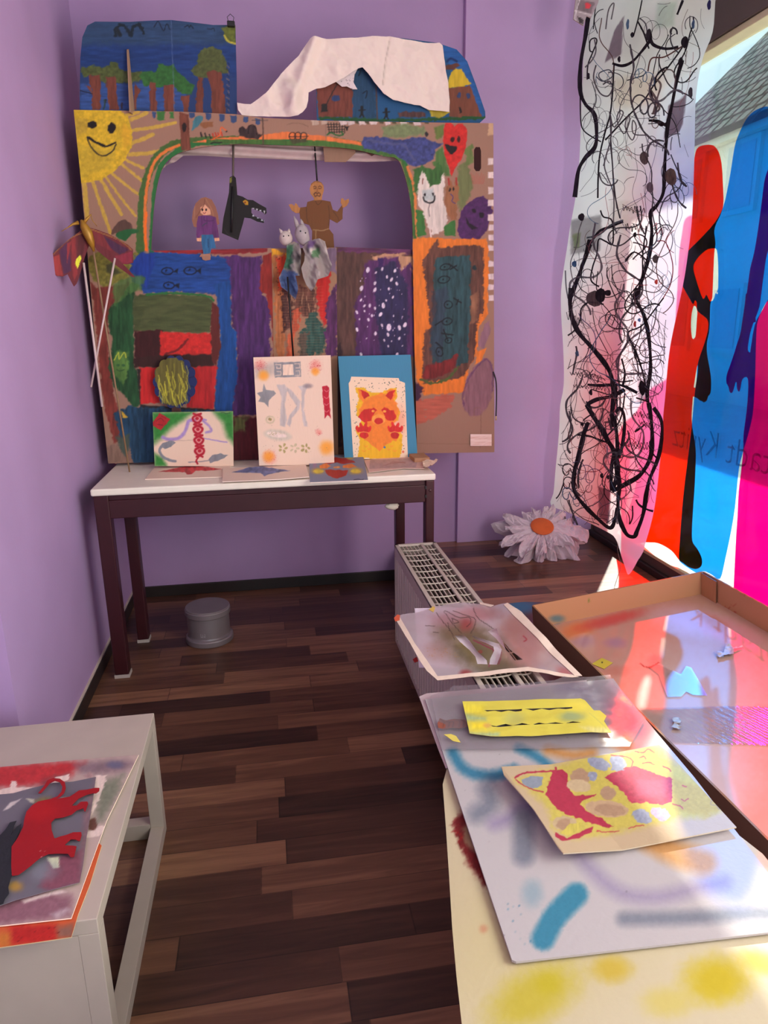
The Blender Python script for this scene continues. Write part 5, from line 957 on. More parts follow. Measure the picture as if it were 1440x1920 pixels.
# ------------------------------------------------------------------ coloured films and lettering on the window
M_red = filmmat('red_film', (1.0, .014, .0), .04, .01, (200, 60, 30)); M_blue = filmmat('blue_film', (.006, .26, 1.0), .04, .015, (40, 60, 160)); M_mag = filmmat('magenta_film', (1.0, .0, .19), .04, .015, (200, 40, 120))
red = q(5, 1000, 920, 1015, 902, 1035, 893, 1075, 888, 1105, 893, 1125, 912, 1142, 945, 1156, 1010, 1163, 1120, 1164, 1275, 1112, 1400, 1118, 1490, 1110, 1560, 1104, 1700, 1098, 1833)+q(6, 1080, 100, 1075, 250, 1060, 330, 1060, 400, 1074, 480, 1085, 560, 1082, 640, 1066, 660, 1060, 685, 1040, 700, 1030, 690, 1018, 688, 1000, 672, 984, 668, 990, 600, 1003, 520, 1004, 470, 995, 500, 980, 600, 971, 700, 966, 790, 972, 860, 985, 940, 992, 1020, 985, 1200, 975, 1350, 968, 1480, 972, 1550, 1000, 1590, 1025, 1640, 1030, 1680, 1018, 1705, 990, 1715, 950, 1705, 915, 1680, 890, 1662, 850, 1610, 800, 1575, 755, 1556, 714, 1553, 650, 1556, 560, 1600, 500, 1590, 520, 1500, 600, 1300, 640, 1100, 640, 800, 600, 500, 640, 330, 720, 240, 800, 90, 860, 40, 905, 0)+q(5, 918, 1700, 930, 1600, 945, 1540, 955, 1400, 962, 1250, 970, 1100, 985, 1000, 992, 950)
hole_r = q(6, 985, 105, 1000, 140, 997, 200, 993, 260, 988, 300, 978, 312, 968, 300, 962, 240, 964, 180, 972, 130)
def film(name, poly, holes, x, mat, label, n=3):
    fr = FX(x); poly = smooth(poly, n, True)
    return tag(sheet(name, fr, poly, .012, flat((255, 255, 255)), holes=[smooth(hh, 3, True) for hh in holes], mat=mat, single=True), label, 'window film')
film('red_film_figure', red, [hole_r], WINX+.030, M_red, 'transparent red film figure of a person stuck on the window, beside the scroll')
blue = q(5, 1440, 655, 1400, 660, 1350, 685, 1315, 720, 1285, 770, 1258, 830, 1240, 880, 1225, 960, 1210, 1060, 1195, 1140, 1165, 1270, 1110, 1370, 1020, 1470, 950, 1540, 930, 1590, 918, 1650, 914, 1740)+q(6, 912, -10, 945, 50, 975, 100, 985, 76, 998, 90, 1002, 140, 1062, 192, 1066, 250, 1055, 300, 1040, 350, 1015, 420, 1000, 480, 996, 560, 985, 640, 975, 750, 966, 850, 958, 920, 948, 1000, 935, 1100, 925, 1180, 912, 1300, 900, 1450, 893, 1560, 888, 1652, 905, 1680, 950, 1712, 1000, 1740, 1040, 1728, 1090, 1750, 1140, 1775, 1170, 1660, 1200, 1520, 1225, 1380, 1240, 1250, 1255, 1100, 1280, 1000, 1320, 860, 1340, 760, 1348, 650, 1355, 500, 1360, 300, 1370, 200, 1420, 90, 1470, 60)+q(5, 1500, 1833, 1530, 1500, 1545, 1100, 1535, 840, 1500, 700)
hole_b = q(5, 1112, 1524, 1070, 1530, 1030, 1560, 1000, 1595, 982, 1640, 1000, 1720, 1040, 1833)+q(6, 1055, 40, 1078, 82, 1100, 70, 1112, 30)+q(5, 1132, 1800, 1135, 1690, 1133, 1600, 1126, 1535)
film('blue_film_figure', blue, [hole_b], WINX+.026, M_blue, 'transparent blue film figure with hand on hip stuck on the window')
mag = q(5, 1640, 880, 1540, 920, 1470, 980, 1432, 1060, 1415, 1130, 1400, 1250, 1380, 1400, 1355, 1550, 1330, 1650, 1310, 1800)+q(6, 1298, 20, 1290, 100, 1275, 200, 1262, 280, 1240, 350, 1215, 430, 1190, 500, 1178, 540, 1178, 580, 1190, 600, 1198, 635, 1212, 640, 1222, 620, 1238, 565, 1242, 610, 1254, 634, 1264, 615, 1276, 556, 1310, 555, 1306, 700, 1292, 820, 1282, 900, 1280, 1000, 1266, 1130, 1252, 1250, 1245, 1400, 1238, 1500, 1228, 1700, 1222, 1830, 1215, 2000, 1190, 2150, 1500, 2500, 2100, 2700, 2500, 2000, 2300, 1000, 2100, 300)+q(5, 2000, 1400, 1850, 1000)
hole_m = q(5, 1500, 1450, 1440, 1540, 1415, 1680, 1395, 1833)+q(6, 1375, 130, 1330, 250, 1312, 340, 1310, 385, 1322, 395, 1350, 230, 1400, 130, 1440, 60, 1500, 0)
film('magenta_film_figure', mag, [hole_m], WINX+.022, M_mag, 'transparent magenta film figure with open hand stuck on the window at the right')
# red figure behind the scroll
fig2 = [(1050, 520), (1075, 480), (1100, 470), (1125, 490), (1140, 540), (1150, 620), (1145, 700), (1125, 820), (1120, 920), (1090, 950), (1070, 920), (1075, 800), (1055, 700), (1048, 600)]
film('small_red_film_figure', fig2, [], WINX+.030, filmmat('pale_red_film', (1, .25, .22), .04, .01), 'reddish film shape on the window hidden behind the paper scroll')
def textmesh(body, name, mat, mtx, size, off=0.0, parent=None, sp=1.0):
    cu = bpy.data.curves.new(name, 'FONT'); cu.body = body; cu.size = size; cu.offset = off; cu.space_character = sp
    o = bpy.data.objects.new(name, cu); COL.objects.link(o); dg = bpy.context.evaluated_depsgraph_get(); dg.update()
    me = bpy.data.meshes.new_from_object(o.evaluated_get(dg)); bpy.data.objects.remove(o); bpy.data.curves.remove(cu)
    me.transform(mtx); me.materials.append(mat); r = bpy.data.objects.new(name, me); link(r, parent); return r
lz = onx(1260, 836, WINX+.041); lk = onx(1343, 859, WINX+.041)
span = lz[1]-lk[1]; cap = onx(1336, 806, WINX+.041)[2]-onx(1336, 857, WINX+.041)[2]
M_let = filmmat('vinyl_letter', (.22, .22, .26), .02, .03, (60, 60, 70))
lt = empty('window_lettering', (WINX+.041, lz[1], lz[2]), 'thin dark lettering on the outside of the window, read in mirror writing', 'lettering')
sz = cap/.70; slope = (lk[2]-lz[2])/(lk[1]-lz[1])
mt = Matrix(((0, 0, 1, WINX+.0415), (1, 0, 0, 0), (0, 1, 0, 0), (0, 0, 0, 1)))
w = textmesh('Kyritz', 'word', M_let, Matrix(), sz, -.012*sz, lt); xs_ = [v.co.x for v in w.data.vertices]; k = span/(max(xs_)-min(xs_)); x0 = min(xs_)
T = mt @ Matrix.Translation((lk[1], (lz[2]+lk[2])/2, 0)) @ Matrix.Diagonal((k, 1, 1, 1)) @ Matrix.Translation((-x0, 0, 0)); w.data.transform(T); w.matrix_parent_inverse = Matrix.Translation(-lt.location)
w = textmesh('Stadt', 'word', M_let, Matrix(), sz, -.012*sz, lt); xs_ = [v.co.x for v in w.data.vertices]
ya, yb = onx(1360, 860, WINX+.041)[1], onx(1423, 880, WINX+.041)[1]; k = (ya-yb)/.60/(max(xs_)-min(xs_))
T = mt @ Matrix.Translation((ya, (lz[2]+lk[2])/2-.004, 0)) @ Matrix.Diagonal((k, 1, 1, 1)) @ Matrix.Translation((-max(xs_), 0, 0)); w.data.transform(T); w.matrix_parent_inverse = Matrix.Translation(-lt.location)

# ------------------------------------------------------------------ the long scribbled scroll in front of the window
SF = Fr((1.50, 2.43, 0), (.08, -.86, 0), (0, 0, 1))
INK = (20, 16, 20); GR = (92, 90, 94)
rib = []; rs = random.Random(17)
def rb(pts, w, col=INK, taper=False, n=6):
    P_ = smooth(pts, n); m = len(P_); ws = [w*1.15*(1+.16*math.sin(i*.45+w)+.05*rs.uniform(-1, 1)) for i in range(m)] if w > 3 else [w]*m
    if taper: ws = [x*min(1, (i+1)/4, (m-i)/4) for i, x in enumerate(ws)]
    rib.append((P_, ws, col, .0008+.00004*(len(rib) % 60)))
K = 5
for a, w in (((340, 90, 330, 220, 305, 400, 300, 560, 330, 640, 380, 700, 390, 800, 375, 900, 310, 970, 265, 1050, 245, 1210), 6.5), ((950, 240, 900, 330, 830, 430, 760, 520, 690, 620, 560, 740, 440, 860), 3), ((930, 370, 905, 460, 870, 640, 840, 760, 820, 900, 800, 1050, 785, 1180, 740, 1260, 700, 1310, 710, 1420, 700, 1560, 670, 1700, 640, 1830), 6),
             ((510, 400, 500, 560, 480, 700, 440, 820, 400, 960, 385, 1100, 382, 1215), 3), ((470, 880, 475, 1000, 480, 1150, 500, 1260, 520, 1340), 2.6), ((720, 740, 780, 745, 840, 780), 4.5), ((720, 740, 770, 750, 800, 770, 850, 745), 3.5), ((300, 560, 295, 740, 310, 800, 360, 840, 415, 870), 2.6),
             ((350, 1470, 335, 1560, 300, 1680, 260, 1790, 245, 1833), 6.5), ((400, 1290, 420, 1330, 470, 1350, 485, 1440, 480, 1500, 440, 1480, 400, 1470, 395, 1560, 375, 1640, 370, 1720, 420, 1760), 2.8), ((350, 1500, 400, 1420, 470, 1390, 540, 1360), 4), ((620, 225, 640, 130, 660, 0), 2.4), ((375, 180, 380, 60, 390, 0), 2), ((345, 490, 350, 400, 375, 330, 400, 260, 390, 235, 360, 250, 360, 310, 380, 320), 2.6), ((720, 200, 740, 270, 820, 300, 900, 290), 5), ((500, 390, 560, 405, 620, 380, 680, 310, 730, 240), 4.5), ((560, 1600, 600, 1550, 640, 1560, 690, 1600), 2.6), ((880, 90, 900, 30, 910, 0), 4), ((640, 130, 680, 200, 720, 300), 3), ((590, 495, 640, 480, 690, 465, 710, 440), 2)):
    rb(q(K, *a), w)
K = 6
for a, w in (((250, 0, 240, 100, 255, 200, 300, 290, 380, 380, 450, 470, 480, 540, 490, 640, 470, 760, 470, 850), 8), ((640, 0, 630, 60, 680, 150, 715, 250, 735, 380, 735, 500, 710, 620, 705, 700), 6), ((320, 590, 400, 595, 500, 590, 560, 600, 640, 640), 4.5), ((315, 710, 380, 680, 480, 660, 560, 620), 6), ((315, 710, 350, 780, 400, 850, 440, 930, 480, 1000, 505, 1130, 480, 1240), 8), ((490, 760, 520, 735, 545, 780, 540, 880, 520, 1000, 505, 1030, 495, 900, 485, 780), 5.5), ((440, 900, 520, 800, 560, 640), 3), ((710, 700, 720, 800, 720, 920, 700, 1040, 640, 1140, 560, 1195, 480, 1240), 7.5), ((740, 730, 785, 800, 790, 880, 760, 1020, 700, 1160, 680, 1260, 670, 1380, 650, 1480, 640, 1515, 590, 1500, 540, 1420, 520, 1330, 520, 1200, 500, 1100), 6.5), ((325, 820, 300, 900, 275, 1040, 260, 1160, 270, 1250, 330, 1330, 400, 1400, 470, 1460, 500, 1440, 515, 1340), 6), ((215, 290, 260, 260, 300, 200, 310, 130, 350, 90, 400, 90, 450, 100), 3), ((480, 540, 430, 440), 4), ((610, 260, 600, 290, 650, 400, 690, 540, 700, 680), 3.5), ((610, 260, 680, 230, 740, 150, 800, 60), 2.8), ((480, 1000, 470, 1100, 475, 1230), 5), ((340, 640, 345, 620, 400, 635, 470, 650, 540, 620), 2.2), ((555, 430, 570, 520, 550, 600), 3.5), ((470, 400, 400, 250, 380, 120), 1.6), ((630, 670, 700, 690), 3), ((510, 590, 505, 700, 500, 770), 3)):
    rb(q(K, *a), w)
for (x, y, rx, ry, c, k) in ((543, 365, 9, 20, INK, 5), (922, 385, 15, 34, INK, 5), (615, 215, 9, 18, INK, 5), (715, 215, 16, 40, (50, 46, 50), 5), (940, 260, 22, 38, INK, 5), (992, 570, 14, 34, (70, 66, 70), 5), (680, 970, 26, 42, (96, 84, 80), 5), (845, 1085, 38, 54, (110, 92, 76), 5), (705, 1150, 22, 34, (120, 108, 112), 5), (292, 1332, 18, 24, INK, 5), (740, 1588, 17, 28, (84, 76, 74), 5), (395, 65, 50, 50, (92, 80, 78), 6), (430, 45, 30, 45, INK, 6), (470, 30, 24, 18, INK, 6), (342, 638, 11, 18, INK, 6), (675, 610, 20, 48, INK, 6), (418, 1145, 9, 16, INK, 6), (455, 1155, 7, 14, INK, 6), (292, 832, 10, 10, INK, 6), (640, 220, 8, 20, (170, 60, 60), 6), (665, 195, 9, 12, (90, 120, 160), 6), (270, 1620, 14, 20, (70, 110, 150), 5), (270, 400, 11, 18, (90, 130, 160), 6), (585, 150, 9, 34, (90, 124, 158), 5), (985, 150, 9, 30, (90, 124, 158), 5), (1075, 30, 12, 32, (44, 44, 100), 5), (755, 1730, 10, 16, (190, 70, 60), 5), (355, 468, 10, 20, INK, 5), (612, 1440, 9, 16, INK, 5)):
    oxx, oyy, s_ = CR[k]; X_, Y_ = oxx+x*s_, oyy+y*s_; rib.append(([(X_+.4*math.sin(t), Y_-ry*s_+2*ry*s_*t/10) for t in range(11)], [2*rx*s_*math.sqrt(max(0, 1-(t/5-1)**2)) for t in range(11)], c, .0034))
def inscroll(x, y): return 1108-(y)*.068 < x < 1328-y*.108
cols = [GR]*6+[INK]*5+[(130, 126, 128)]*4+[(96, 134, 164), (168, 70, 70), (200, 140, 140), (112, 110, 150), (120, 86, 70)]
for i in range(300):
    y = rs.uniform(2, 960) if i < 215 else rs.uniform(560, 980); x = rs.uniform(1112-y*.068, 1318-y*.108); L_ = rs.choice((30, 60, 120, 240, 240)); stp = 5.0; pts = []
    th_ = rs.uniform(0, 6.28) if L_ < 100 else 1.57+rs.uniform(-.35, .35); kv = rs.uniform(-.12, .12)
    for j in range(int(L_/stp)):
        pts.append((x, y)); kv = max(-.34, min(.34, kv+rs.uniform(-.10, .10)-(.04*(th_-1.57) if L_ > 100 else 0))); th_ += kv; x += stp*math.cos(th_); y += stp*math.sin(th_)
        if not (inscroll(x, y) and y < 985): break
    if len(pts) >= 4: rb(pts, rs.choice((.7, .7, .8, .9, 1.0, 1.2, 1.8) if i % 4 else (2.6, 3.2, 1.6)), rs.choice(cols) if i % 4 else rs.choice((GR, (120, 116, 120), (70, 66, 70), INK)), n=3)
for a, w, c in (((400, 400, 385, 480, 420, 570, 470, 590, 500, 540, 480, 500, 440, 520), 4.5, (110, 104, 106)), ((400, 470, 440, 500, 500, 470, 480, 430, 420, 450, 430, 490, 500, 520), 3.5, (90, 100, 108)), ((480, 700, 500, 780, 560, 700, 540, 680, 520, 740, 560, 820, 600, 740, 590, 710, 570, 780, 610, 860, 640, 780, 620, 740, 620, 820, 700, 830), 4, (120, 114, 118)), ((740, 560, 780, 640, 750, 700, 780, 600, 800, 520, 760, 480), 5, (126, 112, 104)), ((450, 180, 460, 60, 490, 20, 480, 120), 4, (126, 122, 122)), ((650, 110, 690, 150, 700, 220, 660, 170), 4, (116, 112, 116)), ((790, 440, 860, 430, 890, 480, 880, 560), 4, (124, 112, 106)), ((730, 540, 770, 600, 790, 670, 740, 700), 5, (130, 120, 116)), ((480, 700, 475, 900, 480, 1100, 500, 1280), 3.4, (96, 96, 100)), ((330, 1460, 400, 1440, 470, 1380, 540, 1350), 5, (96, 108, 112)), ((215, 1660, 220, 1760, 230, 1833), 4, (120, 122, 126)), ((720, 440, 740, 360, 820, 350, 930, 280), 4.5, (112, 74, 66)), ((740, 1480, 800, 1490, 845, 1620, 840, 1740, 800, 1833), 3, (150, 50, 56)), ((720, 1390, 740, 1370, 740, 1440, 770, 1400, 780, 1450), 2.2, (170, 50, 60)), ((520, 905, 560, 920, 580, 900, 600, 950, 565, 950), 1.5, (190, 110, 110))):
    rb(q(5, *a), w*.62, c)
for i in range(46):   # loops and curls
    y = rs.uniform(20, 960); x = rs.uniform(1118-y*.068, 1305-y*.108); r = rs.uniform(5, 17); w_ = rs.choice((.8, 1, 1.5, 3)) if y < 300 else rs.choice((.8, 1, 1.4)); a0 = rs.uniform(0, 6); nx = rs.choice((1, 1, 2, 3))
    rb([(x+r*math.cos(a0+t)*(.7)+t*nx*.8, y+r*math.sin(a0+t)+t*1.1) for t in [j*.7 for j in range(int(9*nx*.9))]], w_, rs.choice(cols))
for (x0, y0, n_, hgt, slp) in ((1163, 390, 8, 15, .2), (1168, 425, 6, 18, .2), (1066, 700, 12, 9, .15), (1070, 724, 12, 10, .1), (1182, 776, 7, 12, .2), (1196, 792, 7, 14, .3), (1180, 838, 8, 10, .1), (1066, 590, 6, 20, .6), (1172, 834, 8, 12, -.1)):
    pts = []
    for j in range(n_*2): pts.append((x0+j*2.7+rs.uniform(-1, 1), y0+slp*j*2+(hgt/2 if j % 2 else -hgt/2)*rs.uniform(.3, 1)))
    rb(pts, 1.2, INK)
for (x0, y0) in ((1062, 880), (1064, 905), (1062, 925), (1082, 938)):
    rb([(x0+9*math.cos(t)+t*2, y0+11*math.sin(t*1.1)) for t in [j*.8 for j in range(12)]], 2.0 if y0 < 930 else 1.4, INK if y0 < 920 else (90, 120, 150))
def paint_scroll(P):
    p = Paint(P, (244, 240, 238), 101); F_ = p.fill; s5 = lambda *a: q(5, *a); s6 = lambda *a: q(6, *a)
    n = fbm(P[:, 0]/60, P[:, 1]/60, 5); p.C *= (1-.06*(n[:, None]))
    F_(s5(500, 180, 555, 100, 540, 340, 440, 380), (132, 112, 124), 1, .5, .05, 'n', .9); F_(s5(880, 620, 940, 580, 920, 750, 890, 820, 800, 850, 830, 650), (120, 96, 104), 1, .5, .05, 'n', .9); F_(s5(230, 1350, 420, 1320, 410, 1540, 230, 1560), (126, 120, 122), 3, 1, .08, 'n', .75); F_(s5(240, 1440, 290, 1430, 280, 1520, 250, 1530), (96, 110, 60), 2, 1, .2, 'n', .6)
    F_(s5(760, 20, 880, 10, 860, 160, 750, 180), (188, 206, 192), 6, 1, .05, 'n', .7); F_(s5(480, 480, 800, 440, 760, 640, 500, 660), (214, 186, 160), 14, 1, .05, 'n', .5); F_(s5(470, 1230, 640, 1240, 630, 1420, 470, 1400), (220, 214, 206), 4, 1, .05, 'n', .6)
    F_(s6(395, 1205, 470, 1240, 465, 1440, 400, 1400), (120, 100, 108), 1, .5, .05, 'n', .85); F_(s6(640, 560, 700, 560, 700, 690, 640, 690), (150, 130, 136), 3, 1, .05, 'n', .8)
    for a in ((640, 40, 10), (900, 30, 12)): pass
    return p
M_scroll = paintmat('scroll_paper', .55, .35, .06, .78, .12, bscale=(20, 20, 20))
scp = [(1104, -160), (1101, 0), (1099, 60), (1096, 150), (1086, 270), (1076, 370), (1070, 420), (1066, 470), (1060, 520), (1056, 560), (1054, 640), (1053, 720), (1048, 760), (1049, 800), (1048, 850), (1044, 900), (1040, 925), (1033, 947), (1070, 961), (1105, 978), (1140, 996), (1155, 1006), (1166, 1022), (1176, 1044), (1186, 1064), (1193, 1076), (1203, 1068), (1213, 1052), (1219, 1034), (1219, 1010), (1223, 960), (1232, 880), (1243, 822), (1246, 780), (1254, 730), (1263, 645), (1278, 540), (1286, 470), (1296, 390), (1305, 300), (1309, 250), (1312, 180), (1322, 110), (1337, 60), (1338, 0), (1339, -160)]
tag(sheet('scribbled_scroll', SF, smooth(scp, 3, True), .008, paint_scroll, single=True, mat=M_scroll, ribbons=rib, disp=lambda U, V: .012*np.sin(V*7+U*3)+.010*(fbm(U/.25, V/.4, 5)-.5)+.05*np.clip((.62-V)/.25, 0, 1)**2*np.clip((U+.3)/.3, 0, 1)), 'long translucent paper scroll covered in black scribbles hanging before the window', 'scroll')
tp = SF.at(SF.hit((1164, 1015)), .012); bm = bmesh.new()
e = onz(1152, 1101, PZ); m1_ = [tp, tp+np.array([.0, -.0, -.04]), (tp+e)/2+np.array([.01, -.02, .0]), e+np.array([.012, .0, .05]), e+np.array([0, 0, .002])]
tube(bm, [tuple(p_) for p_ in smooth(m1_, 5)], .0012, 5); tag(obj('dangling_thread', bm, pmat('thread', (150, 120, 106), .8)), 'thin thread dangling from the bottom of the scroll to the floor', 'thread')
# plastic pocket and clip at the top left of the scroll
tk = empty('plastic_pocket', ony(1100, 25, 3.05), 'grey clear plastic pocket with small prints hanging at the top beside the scroll', 'plastic pocket')
def paint_pocket(P):
    p = Paint(P, (150, 136, 140), 7); p.fill([(1084, 0), (1116, 4), (1108, 24), (1080, 18)], (110, 96, 100), .8); p.fill([(1098, 6), (1108, 8), (1104, 16), (1096, 14)], (190, 60, 70), .6); p.line([(1078, 20), (1108, 28)], 1.6, (200, 190, 190)); p.line([(1088, -4), (1078, 36), (1090, 47)], 1.4, (206, 196, 200)); p.fill([(1082, 30), (1094, 36), (1092, 46), (1084, 42)], (60, 52, 54), .6); return p
sheet('pocket_sheet', FY(3.05), [(1084, -30), (1126, -30), (1122, 4), (1108, 34), (1100, 30), (1094, 48), (1075, 36), (1078, 10)], .004, paint_pocket, .004, gain=1.4, parent=tk)
# slender strings holding the pocket to the ceiling
bm = bmesh.new(); tube(bm, [ony(1100, -25, 3.052), (ony(1100, -25, 3.052)[0], 3.052, 3.1)], .0015, 6); obj('hanging_string', bm, M_wstick, tk)

# ------------------------------------------------------------------ big paper flower on the platform
pf = empty('paper_flower', (1.30, 3.10, PZ), 'big white tissue paper flower with an orange centre on the display floor', 'paper flower')
fcn = Vector(ony(1016, 990, 3.10)); axis = Vector((-.10, -.50, .86)).normalized(); ua = axis.cross(Vector((0, 1, 0))).normalized(); va = ua.cross(axis)
if va.z < 0: va = -va; ua = -ua
tissue = pmat('tissue_paper', (224, 210, 218), .85, noise=.03)
def petals(name, rad, lift, seed, drop):
    bm = bmesh.new(); r_ = random.Random(seed); nA, nR = 150, 12; grid = []
    lens = [r_.uniform(.72, 1.05) for _ in range(13)]
    for i in range(nA):
        a = 2*math.pi*i/nA; k = (a/(2*math.pi)*13) % 13; L_ = lens[int(k)]*(1-.32*abs((k % 1)-.5)**3*8); L_ *= rad*(1.15 if abs(math.cos(a)) > .6 else .85); row = []
        for j in range(nR+1):
            t = j/nR; rr = .03+(L_-.03)*t; pl_ = .020*t*math.sin(a*13+1.3*math.sin(a*3+seed))+.012*t*r_.uniform(-1, 1)
            p = fcn+ua*(rr*math.cos(a))+va*(rr*math.sin(a))+axis*(pl_+lift*t-drop*t*t)
            p.z = max(p.z, PZ+.004); p.y = min(p.y, WY-.04); row.append(bm.verts.new(p))
        grid.append(row)
    for i in range(nA):
        for j in range(nR): bm.faces.new((grid[i][j], grid[i][j+1], grid[(i+1) % nA][j+1], grid[(i+1) % nA][j]))
    o = obj(name, bm, tissue, pf); return o
petals('upper_petals', .195, .03, 3, .04); petals('lower_petals', .215, -.01, 8, .10)
bm = bmesh.new(); bmesh.ops.create_uvsphere(bm, u_segments=28, v_segments=12, radius=1)
for v in bm.verts: v.co = fcn+axis*.012+ua*(v.co.x*.056)+va*(v.co.y*.056)+axis*(v.co.z*.012)
obj('orange_centre', bm, pmat('orange_card', (226, 108, 48), .7, noise=.06), pf, True)

# ------------------------------------------------------------------ cartons on the platform
A = onz(1000, 1135, .38); B = onz(1318, 1072, .452); BW = float(np.linalg.norm(B-A)); BL = 1.45; BH = .085
TF = F3(A, B, A+np.array([0, 1.0, 0])); TF = Fr(A, B-A, (0, 1, 0))   # u across, v away (far), n up
tr = empty('cardboard_tray', tuple(TF.at((BW/2, -BL/2), -BH)), 'large shallow cardboard tray with sprayed inside beside the window', 'cardboard tray')
def paint_tray(P):
    p = Paint(P, (184, 146, 126), 111); sp_ = lambda x, y, rx, ry, c, o=.8, r=0: p.spray(980+x/3.13, 1060+y/3.13, rx/3.13, ry/3.13, c, o, r)
    sp_(320, 380, 130, 50, (214, 124, 66), .8, -12); sp_(360, 450, 70, 45, (156, 124, 150), .6); sp_(545, 455, 70, 35, (156, 124, 160), .6); sp_(190, 325, 40, 22, (58, 112, 132), .95); sp_(545, 620, 90, 36, (170, 110, 90), .6); sp_(520, 320, 220, 36, (196, 70, 66), .75, -14); sp_(420, 540, 180, 90, (178, 140, 124), .5)
    sp_(1000, 330, 260, 90, (206, 184, 192), .8, 10); sp_(1250, 400, 220, 80, (216, 140, 150), .7, 20); sp_(1130, 340, 110, 40, (190, 130, 110), .9, 32); sp_(780, 560, 50, 40, (150, 90, 80), .6)
    for x, y, rx, ry, c in ((1000, 800, 420, 420, (196, 184, 182)), (1100, 1250, 300, 260, (200, 188, 186))): sp_(x, y, rx, ry, c, .7)
    p.line(q(8, 690, 580, 740, 600, 800, 570), 2, (110, 50, 40)); p.fill(q(8, 1140, 545, 1160, 510, 1240, 505, 1230, 530, 1180, 535), (150, 140, 136), .8, 1); return p
TB = Fr(TF.o-TF.n*BH, TF.u, TF.v)
sheet('tray_floor', TB, [(0, 0), (BW, 0), (BW, -BL), (0, -BL)], .005, lambda P: paint_tray(proj(TB.o+P[:, :1]*TB.u+P[:, 1:]*TB.v)), .004, uv=True, parent=tr, back=(150, 112, 84), gain=1.15, mat=paintmat('carton_paint', .75, .3, .1, bscale=(60, 60, 60)))
def wallp(name, o, u, poly, extra=None, n=.004):
    fr = Fr(o, u, TF.n)
    def pf_(P):
        p = Paint(proj(fr.o+P[:, :1]*fr.u+P[:, 1:]*fr.v), (190, 142, 104), 121)
        if extra: extra(p)
        return p
    sheet(name, fr, poly, .006, pf_, .005, uv=True, parent=tr, back=(104, 72, 62), gain=1.05, edge=(150, 112, 80), mat=MATS['carton_paint'])
hh = BH; wv = TF.v
wallp('far_wall', TF.at((0, 0), -BH), TF.u, [(0, 0), (BW, 0), (BW, hh), (0, hh)], lambda p: (p.line(q(8, 390, 200, 392, 212), 2, (110, 130, 50)), p.spray(1045, 1160, 16, 8, (58, 112, 132), .7)))
wallp('right_wall', TF.at((BW, 0), -BH), -TF.v, [(0, 0), (BL, 0), (BL, hh), (0, hh)], lambda p: [p.line(q(8, x, y, x+14, y+8, x+26, y), 1.3, (160, 50, 40), op=.8) for x, y in ((1075, 90), (1165, 240), (1190, 250), (1225, 230), (1280, 170), (1240, 270))])
wallp('left_wall', TF.at((0, -BL), -BH), TF.v, [(0, 0), (BL, 0), (BL, hh), (0, hh)])
wallp('near_wall', TF.at((BW, -BL), -BH), -TF.u, [(0, 0), (BW, 0), (BW, hh), (0, hh)])
# folded corner tab
fr = Fr(TF.at((BW-.008, 0), -BH), -TF.v, TF.n); sheet('corner_tab', fr, [(0.002, 0), (.085, 0), (.085, hh-.004), (.002, hh-.002)], .004, lambda P: Paint(proj(fr.o+P[:, :1]*fr.u+P[:, 1:]*fr.v), (176, 128, 92), 3), .003, uv=True, parent=tr, gain=1.1, edge=(100, 72, 52))
# lower carton and a folded one that carry the tray
lc = empty('lower_carton', (1.15, 1.4, PZ), 'closed flat carton with blue and red spray marks under the tray', 'carton')
zt = .283
def paint_lc(P):
    p = Paint(P, (104, 84, 92), 131); p.spray(975, 1138, 38, 14, (66, 120, 156), 1.0); p.spray(975, 1172, 50, 12, (128, 104, 130), .8); p.spray(1040, 1210, 60, 60, (110, 24, 34), .95, 50); p.spray(1075, 1275, 40, 40, (96, 20, 26), .9); return p
c0 = onz(925, 1133, zt); c1 = onz(1012, 1126, zt)
sheet('lid', FZ(zt), [(.77, .5), (1.45, .5), (1.45, 2.05), (1.05, 2.24), (.995, 2.345), (.93, 2.362), (.86, 2.360), (.80, 2.345), (.765, 2.28)], .008, lambda P: paint_lc(proj(np.stack([P[:, 0], P[:, 1], P[:, 0]*0+zt], 1))), .004, uv=True, parent=lc, back=(110, 80, 60))
box('carton_body', (.775, .52, PZ), (1.44, 2.06, zt-.005), pmat('carton_side', (120, 88, 78), .8, noise=.08), lc)
tag(box('folded_carton', (1.24, .7, zt+.001), (1.44, 1.95, zt+.036), M_kraft), 'flat folded brown carton wedged under the window side of the tray', 'carton')
# bits in the tray
def intray(name, poly, h, paint, label, cat, d=.002, thick=.0008, **k):
    return tag(sheet(name, Fr(TB.o+TB.n*d, TB.u, TB.v), poly, h, paint, thick, **k), label, cat)
intray('yellow_paper_diamond', q(8, 405, 578, 465, 543, 530, 572, 478, 608), .002, lambda P: (lambda p: (p.fill(ell(1129, 1242, 1.5), (60, 60, 30), .5, 0), p)[1])(Paint(P, (206, 200, 70), 3)), 'small yellow paper diamond lying in the tray', 'paper scrap', gain=1.0)
intray('white_foil_scrap', q(8, 1138, 512, 1180, 520, 1190, 480, 1215, 472, 1240, 490, 1290, 478, 1292, 484, 1240, 500, 1238, 530, 1200, 535, 1150, 550), .003, flat((206, 196, 190), 5), 'crumpled whitish scrap lying in the tray near the window side', 'paper scrap', d=.004, disp=lambda U, V: .012*fbm(U/.012, V/.012, 3))
intray('grey_paper_curl', q(8, 880, 900, 915, 897, 930, 915, 925, 935, 900, 938, 935, 950, 925, 965, 895, 962, 872, 955, 890, 930, 880, 915), .002, flat((176, 172, 150), 5), 'small grey green paper curl lying in the tray on the taped seam', 'paper scrap', d=.004, disp=lambda U, V: .008*fbm(U/.012, V/.012, 3))
